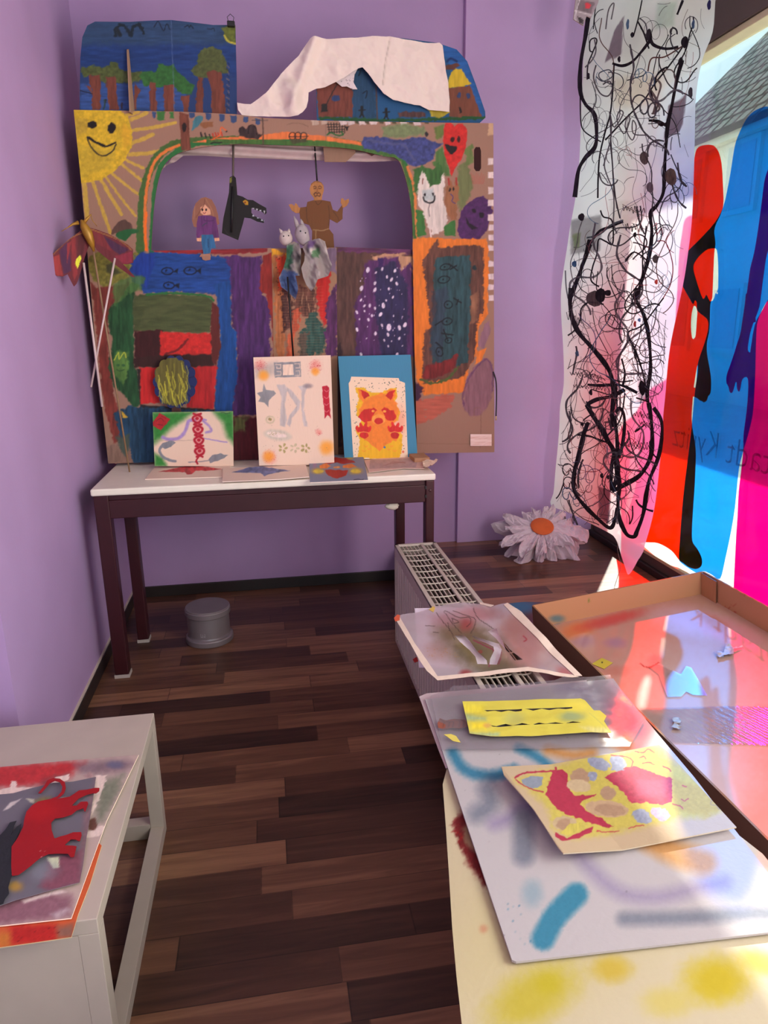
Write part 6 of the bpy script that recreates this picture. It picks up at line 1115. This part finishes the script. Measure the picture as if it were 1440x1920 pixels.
intray('clear_figure_cutting', q(8, 735, 590, 800, 575, 850, 600, 930, 640, 960, 590, 990, 600, 1085, 765, 1000, 760, 960, 740, 930, 770, 850, 772, 820, 700, 800, 640), .004, flat((255, 255, 255)), 'clear plastic figure cutting lying in the tray', 'plastic cutting', d=.004, mat=filmmat('clear_cutting', (.93, .97, .98), .1, .10, rough=.3), single=True)
intray('clear_tape_band', q(8, 690, 838, 1225, 825, 1500, 830, 1500, 1060, 1200, 1050, 850, 1038), .006, flat((255, 255, 255)), 'broad band of clear shiny tape across the tray floor', 'tape', d=.003, mat=filmmat('clear_tape', (.96, .98, .98), .08, .01, rough=.06), single=True, disp=lambda U, V: .0012*np.sin((U+V*.3)*320)*fbm(U/.05, V/.05, 2))

# ------------------------------------------------------------------ sheets on the radiator and cartons
def paint_yellow(P):
    p = Paint(P, (222, 208, 176), 141); sp_ = lambda x, y, rx, ry, c, o=.7, r=0: p.spray(780+x/2.18, 1260+y/2.18, rx/2.18, ry/2.18, c, o, r)
    sp_(300, 1180, 420, 330, (222, 206, 160), .8); sp_(560, 1000, 500, 400, (216, 200, 150), .5); sp_(150, 700, 120, 500, (214, 196, 160), .6)
    sp_(800, 1215, 90, 60, (214, 184, 60), .85); sp_(480, 1330, 220, 120, (208, 190, 50), .8, -30); sp_(540, 1270, 60, 50, (206, 190, 40), .7); sp_(1230, 1260, 150, 110, (214, 190, 40), .95); sp_(1030, 1350, 120, 70, (222, 204, 110), .8); sp_(1420, 1190, 110, 50, (220, 190, 80), .9, 20)
    p.fill(q(9, 150, 620, 190, 570, 250, 600, 330, 900, 290, 880, 220, 800, 180, 720), (120, 24, 26), 5, 4, .15, 'n'); p.line(q(9, 150, 650, 190, 670, 170, 700), 3, (150, 20, 24)); p.fill(q(9, 190, 640, 225, 600, 250, 700, 240, 740, 200, 700), (180, 160, 120), 4, 2, op=.8); sp_(275, 1050, 20, 20, (210, 120, 90), .5); return p
tag(sheet('yellow_sprayed_sheet', FZ(.4935), [(845, 1420), (838, 1440), (830, 1470), (836, 1550), (842, 1640), (848, 1740), (856, 1830), (866, 1920), (880, 2040), (1500, 2040), (1560, 1760), (1430, 1600), (1200, 1420)], .004, paint_yellow, .0015, back=(196, 180, 130), gain=.74, disp=lambda U, V: -.0008+.0*U), 'large cream sheet with yellow spray clouds under the white board', 'painted sheet')
def paint_board(P):
    p = Paint(P, (206, 198, 200), 151); F_ = p.fill; L_ = p.line; Q_ = lambda *a: q(9, *a); vi = (160, 146, 182); bl = (70, 138, 170); g = (138, 142, 156); og = (214, 156, 96)
    L_(Q_(600, 60, 700, 90, 860, 180, 900, 230), 26, vi, 14, 1, .04, .9); p.spray(1130, 1330, 40, 20, vi, .5, 30); L_(Q_(700, 230, 860, 230), 14, vi, 12, 1, .04, .7)
    L_(Q_(150, 330, 200, 400, 300, 425, 400, 400), 20, bl, 7, 1.5, .05); L_(Q_(420, 310, 500, 350, 560, 400), 17, bl, 6, 1, .05); L_(Q_(540, 320, 640, 340, 720, 330), 18, og, 8, 1, .05); L_(Q_(780, 270, 830, 290, 860, 300), 20, og, 9, 1, .05)
    L_(Q_(290, 480, 300, 540, 250, 580), 34, g, 12, 2, .05, .95); L_(Q_(320, 620, 380, 600, 430, 560, 520, 540), 24, vi, 12, 1, .05, .8); L_(Q_(440, 600, 440, 750), 40, g, 10, 1, .05, .95)
    L_(Q_(660, 740, 760, 850, 860, 910, 1000, 920, 1160, 880, 1260, 860), 24, vi, 14, 1, .05, .75); L_(Q_(950, 680, 1060, 740, 1180, 780), 46, og, 12, 1, .05, .95); L_(Q_(860, 650, 940, 680), 22, og, 10, 1, .05, .8)
    L_(Q_(655, 910, 570, 1000, 520, 1090), 44, (66, 142, 172), 6, 1.5, .04); p.spray(998, 1675, 22, 30, (130, 168, 186), .55); p.dots((950, 1690, 1000, 1780), 40, .4, .9, bl, 4, .8); L_(Q_(850, 1010, 1100, 1005, 1440, 985), 26, g, 9, 1, .05, .95)
    L_(Q_(700, 60, 800, 60, 900, 180), 16, vi, 14, 1, .04, .5); p.dots((850, 1300, 1400, 1780), 60, .3, .7, (120, 110, 120), 9, .6); return p
tag(sheet('white_sprayed_board', FZ(.5005), [(797, 1311), (1150, 1272), (1164, 1292), (1230, 1372), (1300, 1455), (1440, 1636), (1510, 1740), (968, 1803), (960, 1800), (880, 1560)], .003, paint_board, .0035, back=(176, 166, 168), gain=.74, edge=(200, 190, 190)), 'large white board with blue, grey, violet and orange spray strokes', 'painted board')
tag(sheet('paper_stack_edge', FZ(.4965), [(786, 1306), (800, 1300), (1100, 1275), (1100, 1400), (836, 1440), (822, 1405)], .006, flat((186, 166, 168), 6), .002, back=(150, 130, 132), gain=1.1), 'pale pink sheet edge showing at the left under the white board', 'paper')
M_acet = filmmat('acetate', (.90, .88, .90), .10, .20, (190, 182, 190), .22)
ac = empty('clear_acetate_sheet', FZ(.506).at(FZ(.506).hit((990, 1340))), 'clear acetate sheet with torn edge lying over the top of the white board', 'acetate sheet')
sheet('acetate', FZ(.505), [(808, 1306), (842, 1296), (850, 1288), (950, 1286), (985, 1284), (1040, 1278), (1058, 1270), (1100, 1272), (1144, 1268), (1152, 1288), (1210, 1350), (1180, 1402), (1000, 1408), (830, 1408), (820, 1360)], .006, flat((255, 255, 255)), mat=M_acet, single=True, parent=ac, disp=lambda U, V: .004*fbm(U/.05, V/.05, 8)+.002)
bmm = q(14, 200, 105, 240, 145, 300, 165, 245, 150, 215, 125); sheet('smeared_print', FZ(.5085), q(14, 145, 310, 160, 275, 200, 290, 260, 280, 330, 285, 350, 330, 300, 345, 240, 340, 190, 350, 150, 340), .0022, lambda P: (lambda p: ([p.line(q(14, x, 285+(x % 3)*8, x+24, 300, x+18, 335), 1, (70, 50, 50)) for x in (165, 200, 230, 270, 300)], p)[1])(Paint(P, (150, 84, 66), 4)), .0004, parent=ac)
tag(sheet('yellow_petal_scrap', FZ(.5095), q(14, 185, 385, 235, 382, 270, 395, 302, 440, 250, 430, 210, 400), .002, flat((222, 204, 96), 5), .0006), 'small yellow petal-shaped scrap on the acetate left of the yellow stencil', 'paper scrap')
def paint_yst(P):
    p = Paint(P, (202, 190, 74), 161); Q_ = lambda *a: q(14, *a)
    p.fill(Q_(320, 180, 460, 190, 460, 240, 330, 240), (222, 206, 60), 6, 1, op=.8); p.fill(Q_(330, 245, 470, 270, 470, 290, 340, 290), (150, 170, 130), 6, 1, op=.9); p.fill(Q_(380, 310, 470, 310, 470, 345, 380, 345), (222, 200, 50), 5, 1); p.spray(780+480/3.6, 1270+325/3.6, 8, 5, (196, 140, 80), .7); p.fill(Q_(360, 375, 560, 375, 560, 400, 360, 400), (150, 170, 130), 5, 1, op=.9)
    p.spray(780+1050/3.6, 1270+265/3.6, 26, 10, (146, 160, 112), .9); p.spray(780+660/3.6, 1270+280/3.6, 24, 14, (176, 176, 100), .7); p.spray(780+1080/3.6, 1270+190/3.6, 26, 10, (216, 200, 70), .8); p.fill(Q_(1100, 330, 1300, 340, 1310, 400, 1200, 380), (204, 196, 130), 5, 1, op=.8); p.line(Q_(1170, 240, 1240, 300, 1310, 370), 1, (160, 160, 90), op=.6); return p
slot1 = [q(14, 460, 228, 715, 218, 715, 230, 670, 236, 625, 228, 575, 240, 530, 232, 480, 240), q(14, 735, 218, 1055, 206, 1055, 216, 1010, 222, 960, 216, 900, 226, 850, 218, 790, 230), q(14, 497, 330, 540, 336, 605, 318, 650, 332, 715, 316, 770, 328, 680, 332, 560, 342, 520, 340), q(14, 790, 326, 830, 314, 870, 322, 940, 308, 1000, 318, 1055, 304, 1118, 316, 1040, 316, 900, 322, 800, 330)]
tag(sheet('yellow_stencil', FZ(.513), q(14, 313, 170, 500, 166, 800, 158, 1110, 146, 1140, 160, 1200, 232, 1240, 232, 1285, 270, 1268, 305, 1318, 382, 1180, 380, 780, 404, 500, 400, 362, 386), .0018, paint_yst, .0008, holes=slot1, back=(170, 160, 90), gain=1.15, disp=lambda U, V: .005*fbm(U/.07, V/.05, 4)), 'yellow green paper stencil with four cut slots on the acetate', 'stencil')
# card with the mask print, curling slightly
def paint_fox(P):
    p = Paint(P, (210, 184, 150), 171); Q_ = lambda *a: q(9, *a); F_ = p.fill; Y_ = (214, 196, 92); C_ = (186, 54, 80); BG = (186, 150, 120); BL_ = (164, 168, 190)
    F_(Q_(400, 440, 560, 390, 700, 340, 860, 330, 960, 300, 1100, 400, 1230, 500, 1260, 560, 1200, 590, 1060, 600, 900, 640, 760, 670, 620, 680, 560, 640, 540, 560, 480, 500), Y_, 10, 3, .06, 'n', .95); F_(Q_(1040, 430, 1180, 470, 1260, 560, 1180, 595, 1060, 560), (206, 176, 80), 8, 3, .06, 'n', .9)
    F_(Q_(540, 460, 560, 400, 600, 397, 622, 430, 618, 470, 650, 505, 735, 502, 730, 510, 690, 520, 672, 540, 700, 570, 760, 600, 805, 632, 790, 642, 720, 620, 640, 590, 590, 570, 560, 540, 530, 500), C_, .9, 2.2, .05, 'n')
    F_(Q_(770, 430, 850, 390, 900, 388, 1000, 420, 1050, 440, 1048, 530, 1000, 545, 940, 530, 880, 540, 850, 490, 800, 450), (190, 60, 88), .9, 2.2, .12, 'n'); F_(Q_(900, 440, 1020, 440, 1020, 510, 900, 510), (206, 96, 130), 8, 2, .05, 'n', .6)
    F_(Q_(430, 440, 470, 425, 520, 428, 515, 465, 480, 478, 440, 462), (150, 158, 172), .9, 1, .05, 'n'); p.line(Q_(405, 432, 450, 412, 560, 405, 572, 392), 3.2, C_, wob=1); p.line(Q_(410, 440, 450, 470, 520, 492), 2, C_, wob=1)
    for cx_, cy_, rx, ry, c in ((670, 430, 38, 36, BG), (665, 465, 50, 26, (216, 190, 150)), (785, 495, 32, 26, BG), (780, 560, 90, 34, (206, 172, 136)), (795, 565, 64, 24, BG), (610, 620, 52, 30, (206, 180, 140)), (605, 622, 30, 24, BG)): F_([(780+x/2.18, 1260+y/2.18) for x, y in ell(cx_, cy_, rx, ry, 6)], c, 1.6, 1.6, .05, 'n')
    F_(Q_(570, 655, 620, 680, 680, 650, 725, 632, 720, 655, 660, 680, 600, 690, 570, 675), C_, .8, 1.4, .05, 'n'); F_(Q_(630, 620, 680, 615, 665, 650, 620, 670, 590, 660), Y_, .8, 1)
    for cx_, cy_, rx, ry in ((745, 375, 45, 24), (822, 375, 38, 32), (925, 590, 45, 26), (1000, 580, 40, 26), (722, 425, 18, 20)): F_([(780+x/2.18, 1260+y/2.18) for x, y in ell(cx_, cy_, rx, ry, 20)], BL_ if cx_ != 1000 else (196, 180, 206), 1.4, 2.4, .12, 'n')
    p.line(Q_(785, 360, 800, 390, 770, 415), 3, Y_, wob=1); p.line(Q_(955, 570, 960, 590, 980, 605), 3, Y_, wob=1)
    for a in ((800, 340, 850, 345, 885, 360, 880, 390, 850, 395), (895, 325, 930, 330, 950, 315, 975, 330), (915, 350, 930, 345, 940, 355), (925, 375, 950, 370, 975, 378), (1010, 385, 1030, 395, 1042, 405), (1050, 540, 1080, 548, 1092, 560), (1090, 465, 1105, 470), (1085, 520, 1100, 528, 1112, 518), (740, 650, 780, 655, 830, 650), (870, 640, 900, 630, 930, 628)): p.line(Q_(*a), 2, (194, 76, 80), wob=1)
    p.line(Q_(1230, 545, 1240, 560, 1255, 555, 1262, 575, 1275, 570, 1285, 590), 1.1, (150, 120, 110)); p.line(Q_(1190, 500, 1210, 520, 1205, 540, 1225, 545), 1.1, (170, 140, 110)); return p
FXF = FZ(.520)
fx0 = FXF.hit((940, 1440)); fx1 = FXF.hit((1057, 1603))
def foxdisp(U, V):
    d = ((U-fx0[0])*(fx1[1]-fx0[1])-(V-fx0[1])*(fx1[0]-fx0[0]))/math.hypot(fx1[0]-fx0[0], fx1[1]-fx0[1]); d = np.abs(d); return .004-.014*np.clip(d/.10, 0, 1)+.002*np.clip(d/.3, 0, 1)
tag(sheet('fox_print_card', FXF, [(940, 1441), (1236, 1390), (1252, 1402), (1382, 1543), (1210, 1576), (1056, 1604), (1045, 1590), (1000, 1520), (945, 1456)], .0014, paint_fox, .0022, back=(190, 160, 130), gain=.74, edge=(220, 200, 170), disp=foxdisp), 'cream card with pink, yellow and grey mask print lying on the white board', 'painted card')
# taped transparent stencil on the radiator with a white paper below it
tag(sheet('white_paper', FZ(.4925), q(13, 150, 162, 640, 150, 770, 300, 850, 520, 790, 612, 182, 606), .004, flat((222, 212, 222), 3), .0008, back=(200, 190, 200), gain=1.15), 'plain white paper under the taped transparent stencil on the radiator', 'paper')
tag(sheet('yellow_offcut', FZ(.4945), q(13, 435, 430, 500, 420, 560, 480, 610, 560, 600, 612, 560, 612, 540, 540, 480, 480), .003, flat((200, 180, 84), 3), .0006, back=(180, 160, 90)), 'yellow paper offcut showing through the taped stencil', 'paper scrap')
ts = empty('taped_stencil', FZ(.505).at(FZ(.505).hit((910, 1210))), 'smudged transparent stencil edged with masking tape lying on the radiator', 'stencil')
TS = FZ(.497); tdisp = lambda U, V: .003+.012*np.clip((U-.56)/.12, 0, 1)*fbm(U/.2, V/.2, 4)+.006*fbm(U/.08, V/.1, 9)
out13 = q(13, 0, 240, 60, 222, 150, 208, 270, 178, 300, 162, 380, 152, 450, 136, 530, 134, 640, 150, 740, 172, 845, 150, 900, 190, 950, 218, 1050, 330, 1180, 470, 1300, 600, 1405, 705, 1330, 712, 1200, 690, 1100, 665, 1000, 650, 860, 660, 700, 680, 500, 700, 322, 722, 240, 650, 180, 560, 120, 450, 60, 350)
cuts = [q(13, 450, 382, 520, 376, 560, 420, 610, 490, 690, 570, 695, 600, 620, 600, 605, 540, 560, 490, 500, 440), q(13, 570, 380, 640, 400, 720, 430, 780, 450, 802, 490, 790, 540, 765, 600, 710, 600, 715, 560, 745, 500, 740, 470, 680, 440, 610, 410), q(13, 700, 350, 765, 330, 775, 370, 800, 420, 860, 490, 960, 565, 900, 570, 850, 510, 800, 460, 760, 410)]
M_sm = None
def paint_smudge(P):
    p = Paint(P, (216, 200, 206), 181); sp_ = lambda x, y, rx, ry, c, o=.8, r=0: p.spray(740+x/4, 1100+y/4, rx/4, ry/4, c, o, r); ol = (120, 108, 74)
    sp_(650, 480, 320, 170, ol, .9, 20); sp_(480, 330, 200, 90, (136, 112, 84), .7); sp_(800, 600, 200, 60, ol, .7); sp_(540, 280, 60, 60, (190, 96, 96), .8); sp_(380, 250, 120, 60, (196, 150, 156), .7); sp_(640, 200, 200, 60, (206, 150, 150), .7); sp_(1000, 450, 200, 200, (214, 150, 140), .8, 40); sp_(900, 300, 120, 120, (206, 146, 130), .8); sp_(1270, 640, 80, 40, (222, 120, 120), .8, 30); sp_(1150, 560, 120, 60, (230, 200, 196), .7, 30); sp_(530, 650, 50, 30, (190, 60, 60), .7); sp_(330, 480, 120, 80, (190, 150, 140), .5)
    for a in ((310, 195, 360, 260, 420, 330, 450, 400), (370, 185, 420, 260, 500, 350), (440, 180, 520, 210, 600, 240, 600, 290, 570, 350), (380, 180, 480, 230, 560, 230, 570, 270, 540, 300), (590, 160, 620, 230, 700, 290, 760, 330), (430, 235, 480, 265, 440, 272, 435, 238), (650, 640, 700, 672), (740, 650, 800, 670), (230, 292, 300, 296), (290, 340, 330, 345), (400, 270, 410, 330)): p.line(q(13, *a), .9, (84, 70, 66))
    p.line(q(13, 600, 510, 640, 480, 655, 490, 620, 500), 1.2, (190, 40, 50)); p.line(q(13, 620, 395, 700, 430, 770, 465, 800, 500, 780, 580), 1.6, (150, 30, 80)); p.line(q(13, 590, 400, 690, 450, 745, 480, 720, 560, 705, 600), 1.6, (150, 30, 80)); p.line(q(13, 965, 370, 990, 395, 970, 410), 2, (206, 80, 90)); p.dots((800, 1215, 860, 1232), 40, .4, 1, (206, 150, 90), 2, .7); return p
m = paintmat('smudged_acetate', .25, .5, .1, 0, .45, bscale=(40, 40, 40))
sheet('stencil_film', TS, out13, .0028, paint_smudge, holes=cuts, single=True, mat=m, parent=ts, gain=1.1, disp=tdisp)
TS2 = FZ(.4982)
for nm, a in (('tape', (0, 240, 35, 232, 90, 330, 150, 440, 235, 560, 322, 690, 322, 722, 240, 650, 180, 560, 120, 450, 60, 350)), ('tape', (322, 690, 500, 672, 700, 650, 860, 630, 1000, 620, 1100, 640, 1200, 665, 1330, 692, 1380, 712, 1330, 712, 1200, 690, 1100, 665, 1000, 650, 860, 660, 700, 680, 500, 700, 322, 722)), ('tape', (845, 150, 900, 190, 950, 218, 1050, 330, 1180, 470, 1300, 600, 1405, 705, 1350, 702, 1240, 600, 1120, 480, 990, 340, 880, 235, 815, 165)), ('tape', (640, 136, 745, 166, 720, 178, 640, 152)), ('tape', (255, 185, 290, 160, 305, 172, 290, 205))):
    sheet(nm, TS2, q(13, *a), .003, flat((226, 204, 186) if a[0] != 255 else (214, 180, 90), 4), .0004, parent=ts, disp=tdisp, gain=1.1, mat=paintmat('tape_paint', .5, .4, .05))
tag(sheet('red_tape_tab', FZ(.4925), q(13, 135, 545, 165, 525, 178, 560, 150, 570), .002, flat((150, 24, 28), 3), .0006), 'small dark red tab sticking out left of the taped stencil', 'paper scrap')
bm = bmesh.new()
sheet('orange_corner', FZ(.4985), q(13, -5, 245, 20, 222, 40, 228, 38, 262, 5, 270), .002, flat((216, 96, 66), 3), .0004, parent=ts, disp=tdisp)

# ------------------------------------------------------------------ things on the white bench
bz = BZ
def paint_or(P):
    p = Paint(P, (204, 92, 52), 191); p.fill(q(10, 60, 1330, 340, 1320, 340, 1430, 60, 1440), (190, 40, 34), 9, 3, .1, 'n'); p.fill(q(10, 340, 1340, 440, 1320, 440, 1400, 350, 1400), (140, 96, 80), 8, 2); p.fill(q(10, -60, 1380, 60, 1370, 60, 1460, -60, 1460), (206, 120, 50), 8, 2); p.dots((20, 1730, 110, 1770), 90, .3, 1, (120, 24, 20), 3); return p
tag(sheet('orange_sprayed_card', FZ(bz+.002), q(10, -200, 1480, -200, 500, 300, 480, 560, 800, 610, 850, 540, 1080, 470, 1260, 428, 1398, 200, 1432, 0, 1460), .003, paint_or, .0018, back=(196, 150, 120), gain=.95, edge=(226, 196, 150)), 'orange and red sprayed card underneath the pile on the white bench', 'painted card')
def paint_bs(P):
    p = Paint(P, (160, 140, 132), 193); Q_ = lambda *a: q(10, *a); F_ = p.fill; W_ = (196, 176, 166)
    F_(Q_(-40, 370, 420, 345, 520, 350, 420, 430, 300, 480, -40, 500), (160, 44, 46), 10, 3, .12, 'n'); F_(Q_(250, 470, 330, 430, 410, 420, 380, 480, 300, 500), (120, 70, 70), 8, 2); F_(Q_(450, 370, 560, 350, 760, 330, 800, 360, 740, 400, 600, 420, 480, 410), (112, 92, 98), 12, 2, .1, 'n'); p.spray(690/3.2, 1320+365/3.2, 18, 8, (84, 84, 108), .8); F_(Q_(600, 470, 740, 420, 700, 560, 620, 700, 570, 720), (106, 108, 92), 10, 3, .1, 'n')
    F_(Q_(-20, 520, 20, 510, 60, 500, 70, 460, 95, 462, 100, 500, 215, 500, 205, 515, 100, 530, -20, 555), W_, 1, 1); F_(Q_(330, 440, 415, 422, 410, 460, 300, 480), W_, 1, 1); F_(Q_(572, 430, 640, 425, 635, 460, 600, 560, 545, 690, 560, 560), W_, 1, 1.5); F_(Q_(520, 770, 560, 740, 620, 730, 640, 740, 600, 790, 520, 805), W_, 1, 1); F_(Q_(530, 700, 570, 680, 580, 740, 560, 760, 530, 755), (84, 54, 44), 2, 2); F_(Q_(500, 430, 540, 405, 560, 430, 540, 450), (150, 120, 118), 2, 1)
    F_(Q_(-40, 1080, 300, 1130, 430, 1150, 420, 1280, -40, 1330), (120, 82, 92), 12, 3, .1, 'n'); F_(Q_(130, 1175, 360, 1115, 400, 1130, 300, 1150, 150, 1195), (190, 170, 166), 3, 1); F_(Q_(300, 1260, 400, 1220, 420, 1240, 340, 1290), (150, 130, 134), 5, 1); return p
tag(sheet('grey_sprayed_card', FZ(bz+.006), q(10, -200, 1340, -200, 420, 0, 378, 400, 340, 832, 304, 640, 700, 428, 1284, 0, 1330), .0028, paint_bs, .0022, back=(190, 170, 160), gain=1.5, edge=(226, 206, 186)), 'grey and red sprayed stencil card with white cut shapes on the white bench', 'painted card')
def paint_gf(P):
    p = Paint(P, (92, 88, 96), 195); Q_ = lambda *a: q(10, *a)
    p.fill(Q_(520, 600, 575, 430, 540, 780, 480, 1080, 440, 1080), (110, 86, 90), 8, 2, .1, 'n'); p.fill(Q_(300, 930, 490, 880, 480, 1080, 300, 1120, 240, 1100), (110, 64, 76), 8, 2, .1, 'n'); p.spray(90/3.2, 1320+1095/3.2, 16, 11, (150, 116, 50), .9); p.fill(Q_(280, 920, 350, 918, 355, 980, 320, 990), (176, 180, 150), 2, 1); p.fill(Q_(20, 640, 60, 590, 130, 565, 90, 600, 50, 630), (170, 160, 158), 1.5, 1); p.fill(Q_(155, 565, 205, 570, 205, 600, 180, 590), (160, 156, 140), 1, 1); p.fill(Q_(370, 560, 430, 556, 420, 580, 330, 580), (150, 150, 140), 1, 1)
    p.fill(Q_(240, 560, 300, 560, 280, 590, 200, 600), (110, 100, 60), 6, 2); p.spray(260/3.2, 1320+1000/3.2, 30, 22, (112, 116, 124), .6); p.fill(Q_(-40, 1215, 80, 1212, 90, 1220, 0, 1245), (170, 150, 150), 1, .5); return p
tag(sheet('grey_stencil_film', FZ(bz+.0115), q(10, -100, 560, 0, 545, 80, 540, 230, 500, 320, 475, 440, 468, 576, 440, 560, 560, 545, 660, 520, 800, 500, 960, 478, 1072, 300, 1120, 100, 1180, 0, 1215, -100, 1230), .0026, paint_gf, .0008, back=(110, 100, 108), gain=1.5, disp=lambda U, V: .003*fbm(U/.06, V/.06, 3)), 'dark grey painted film lying below the red animal cut-out on the bench', 'stencil')
def paint_bull(P):
    p = Paint(P, (150, 20, 26), 197); p.spray(230/3.2, 1320+640/3.2, 40, 22, (176, 24, 26), .6); p.dots((75, 1595, 90, 1615), 12, .4, .9, (206, 160, 160), 3); return p
bull = q(10, 230, 540, 262, 500, 285, 462, 320, 449, 360, 453, 390, 475, 396, 510, 385, 540, 362, 562, 335, 575, 420, 560, 450, 540, 475, 522, 520, 518, 570, 508, 598, 508, 596, 525, 578, 540, 555, 540, 520, 548, 470, 572, 430, 612, 460, 612, 485, 590, 525, 588, 530, 600, 516, 640, 508, 652, 500, 628, 460, 640, 430, 665, 380, 682, 330, 690, 308, 715, 310, 760, 328, 812, 360, 800, 400, 790, 440, 775, 488, 772, 490, 790, 478, 828, 455, 815, 425, 815, 385, 850, 440, 852, 460, 856, 445, 918, 425, 922, 408, 900, 340, 900, 290, 905, 240, 930, 180, 980, 110, 1030, 72, 1034, 68, 980, 70, 860, 105, 810, 140, 740, 146, 700, 160, 650, 190, 615, 230, 590, 300, 575, 345, 560, 370, 530, 375, 500, 360, 475, 330, 465, 300, 478, 270, 515, 245, 542)
tag(sheet('red_animal_cutout', FZ(bz+.018), bull, .0022, paint_bull, .001, back=(120, 20, 26), gain=1.15, disp=lambda U, V: .003*fbm(U/.05, V/.05, 3)), 'glossy red animal silhouette cut-out with curled tail on the bench', 'cut-out')
tag(sheet('black_animal_cutout', FZ(bz+.017), q(10, -120, 820, 0, 790, 30, 760, 60, 715, 100, 705, 85, 730, 60, 800, 100, 740, 130, 720, 120, 760, 80, 850, 70, 1030, 50, 1100, 55, 1140, 30, 1170, 20, 1200, 0, 1205, -120, 1180), .0026, lambda P: Paint(P, (34, 36, 40), 3), .001, back=(30, 30, 34), gain=1.3, disp=lambda U, V: .003*fbm(U/.05, V/.05, 5)), 'black animal silhouette cut-out at the left edge of the bench', 'cut-out')
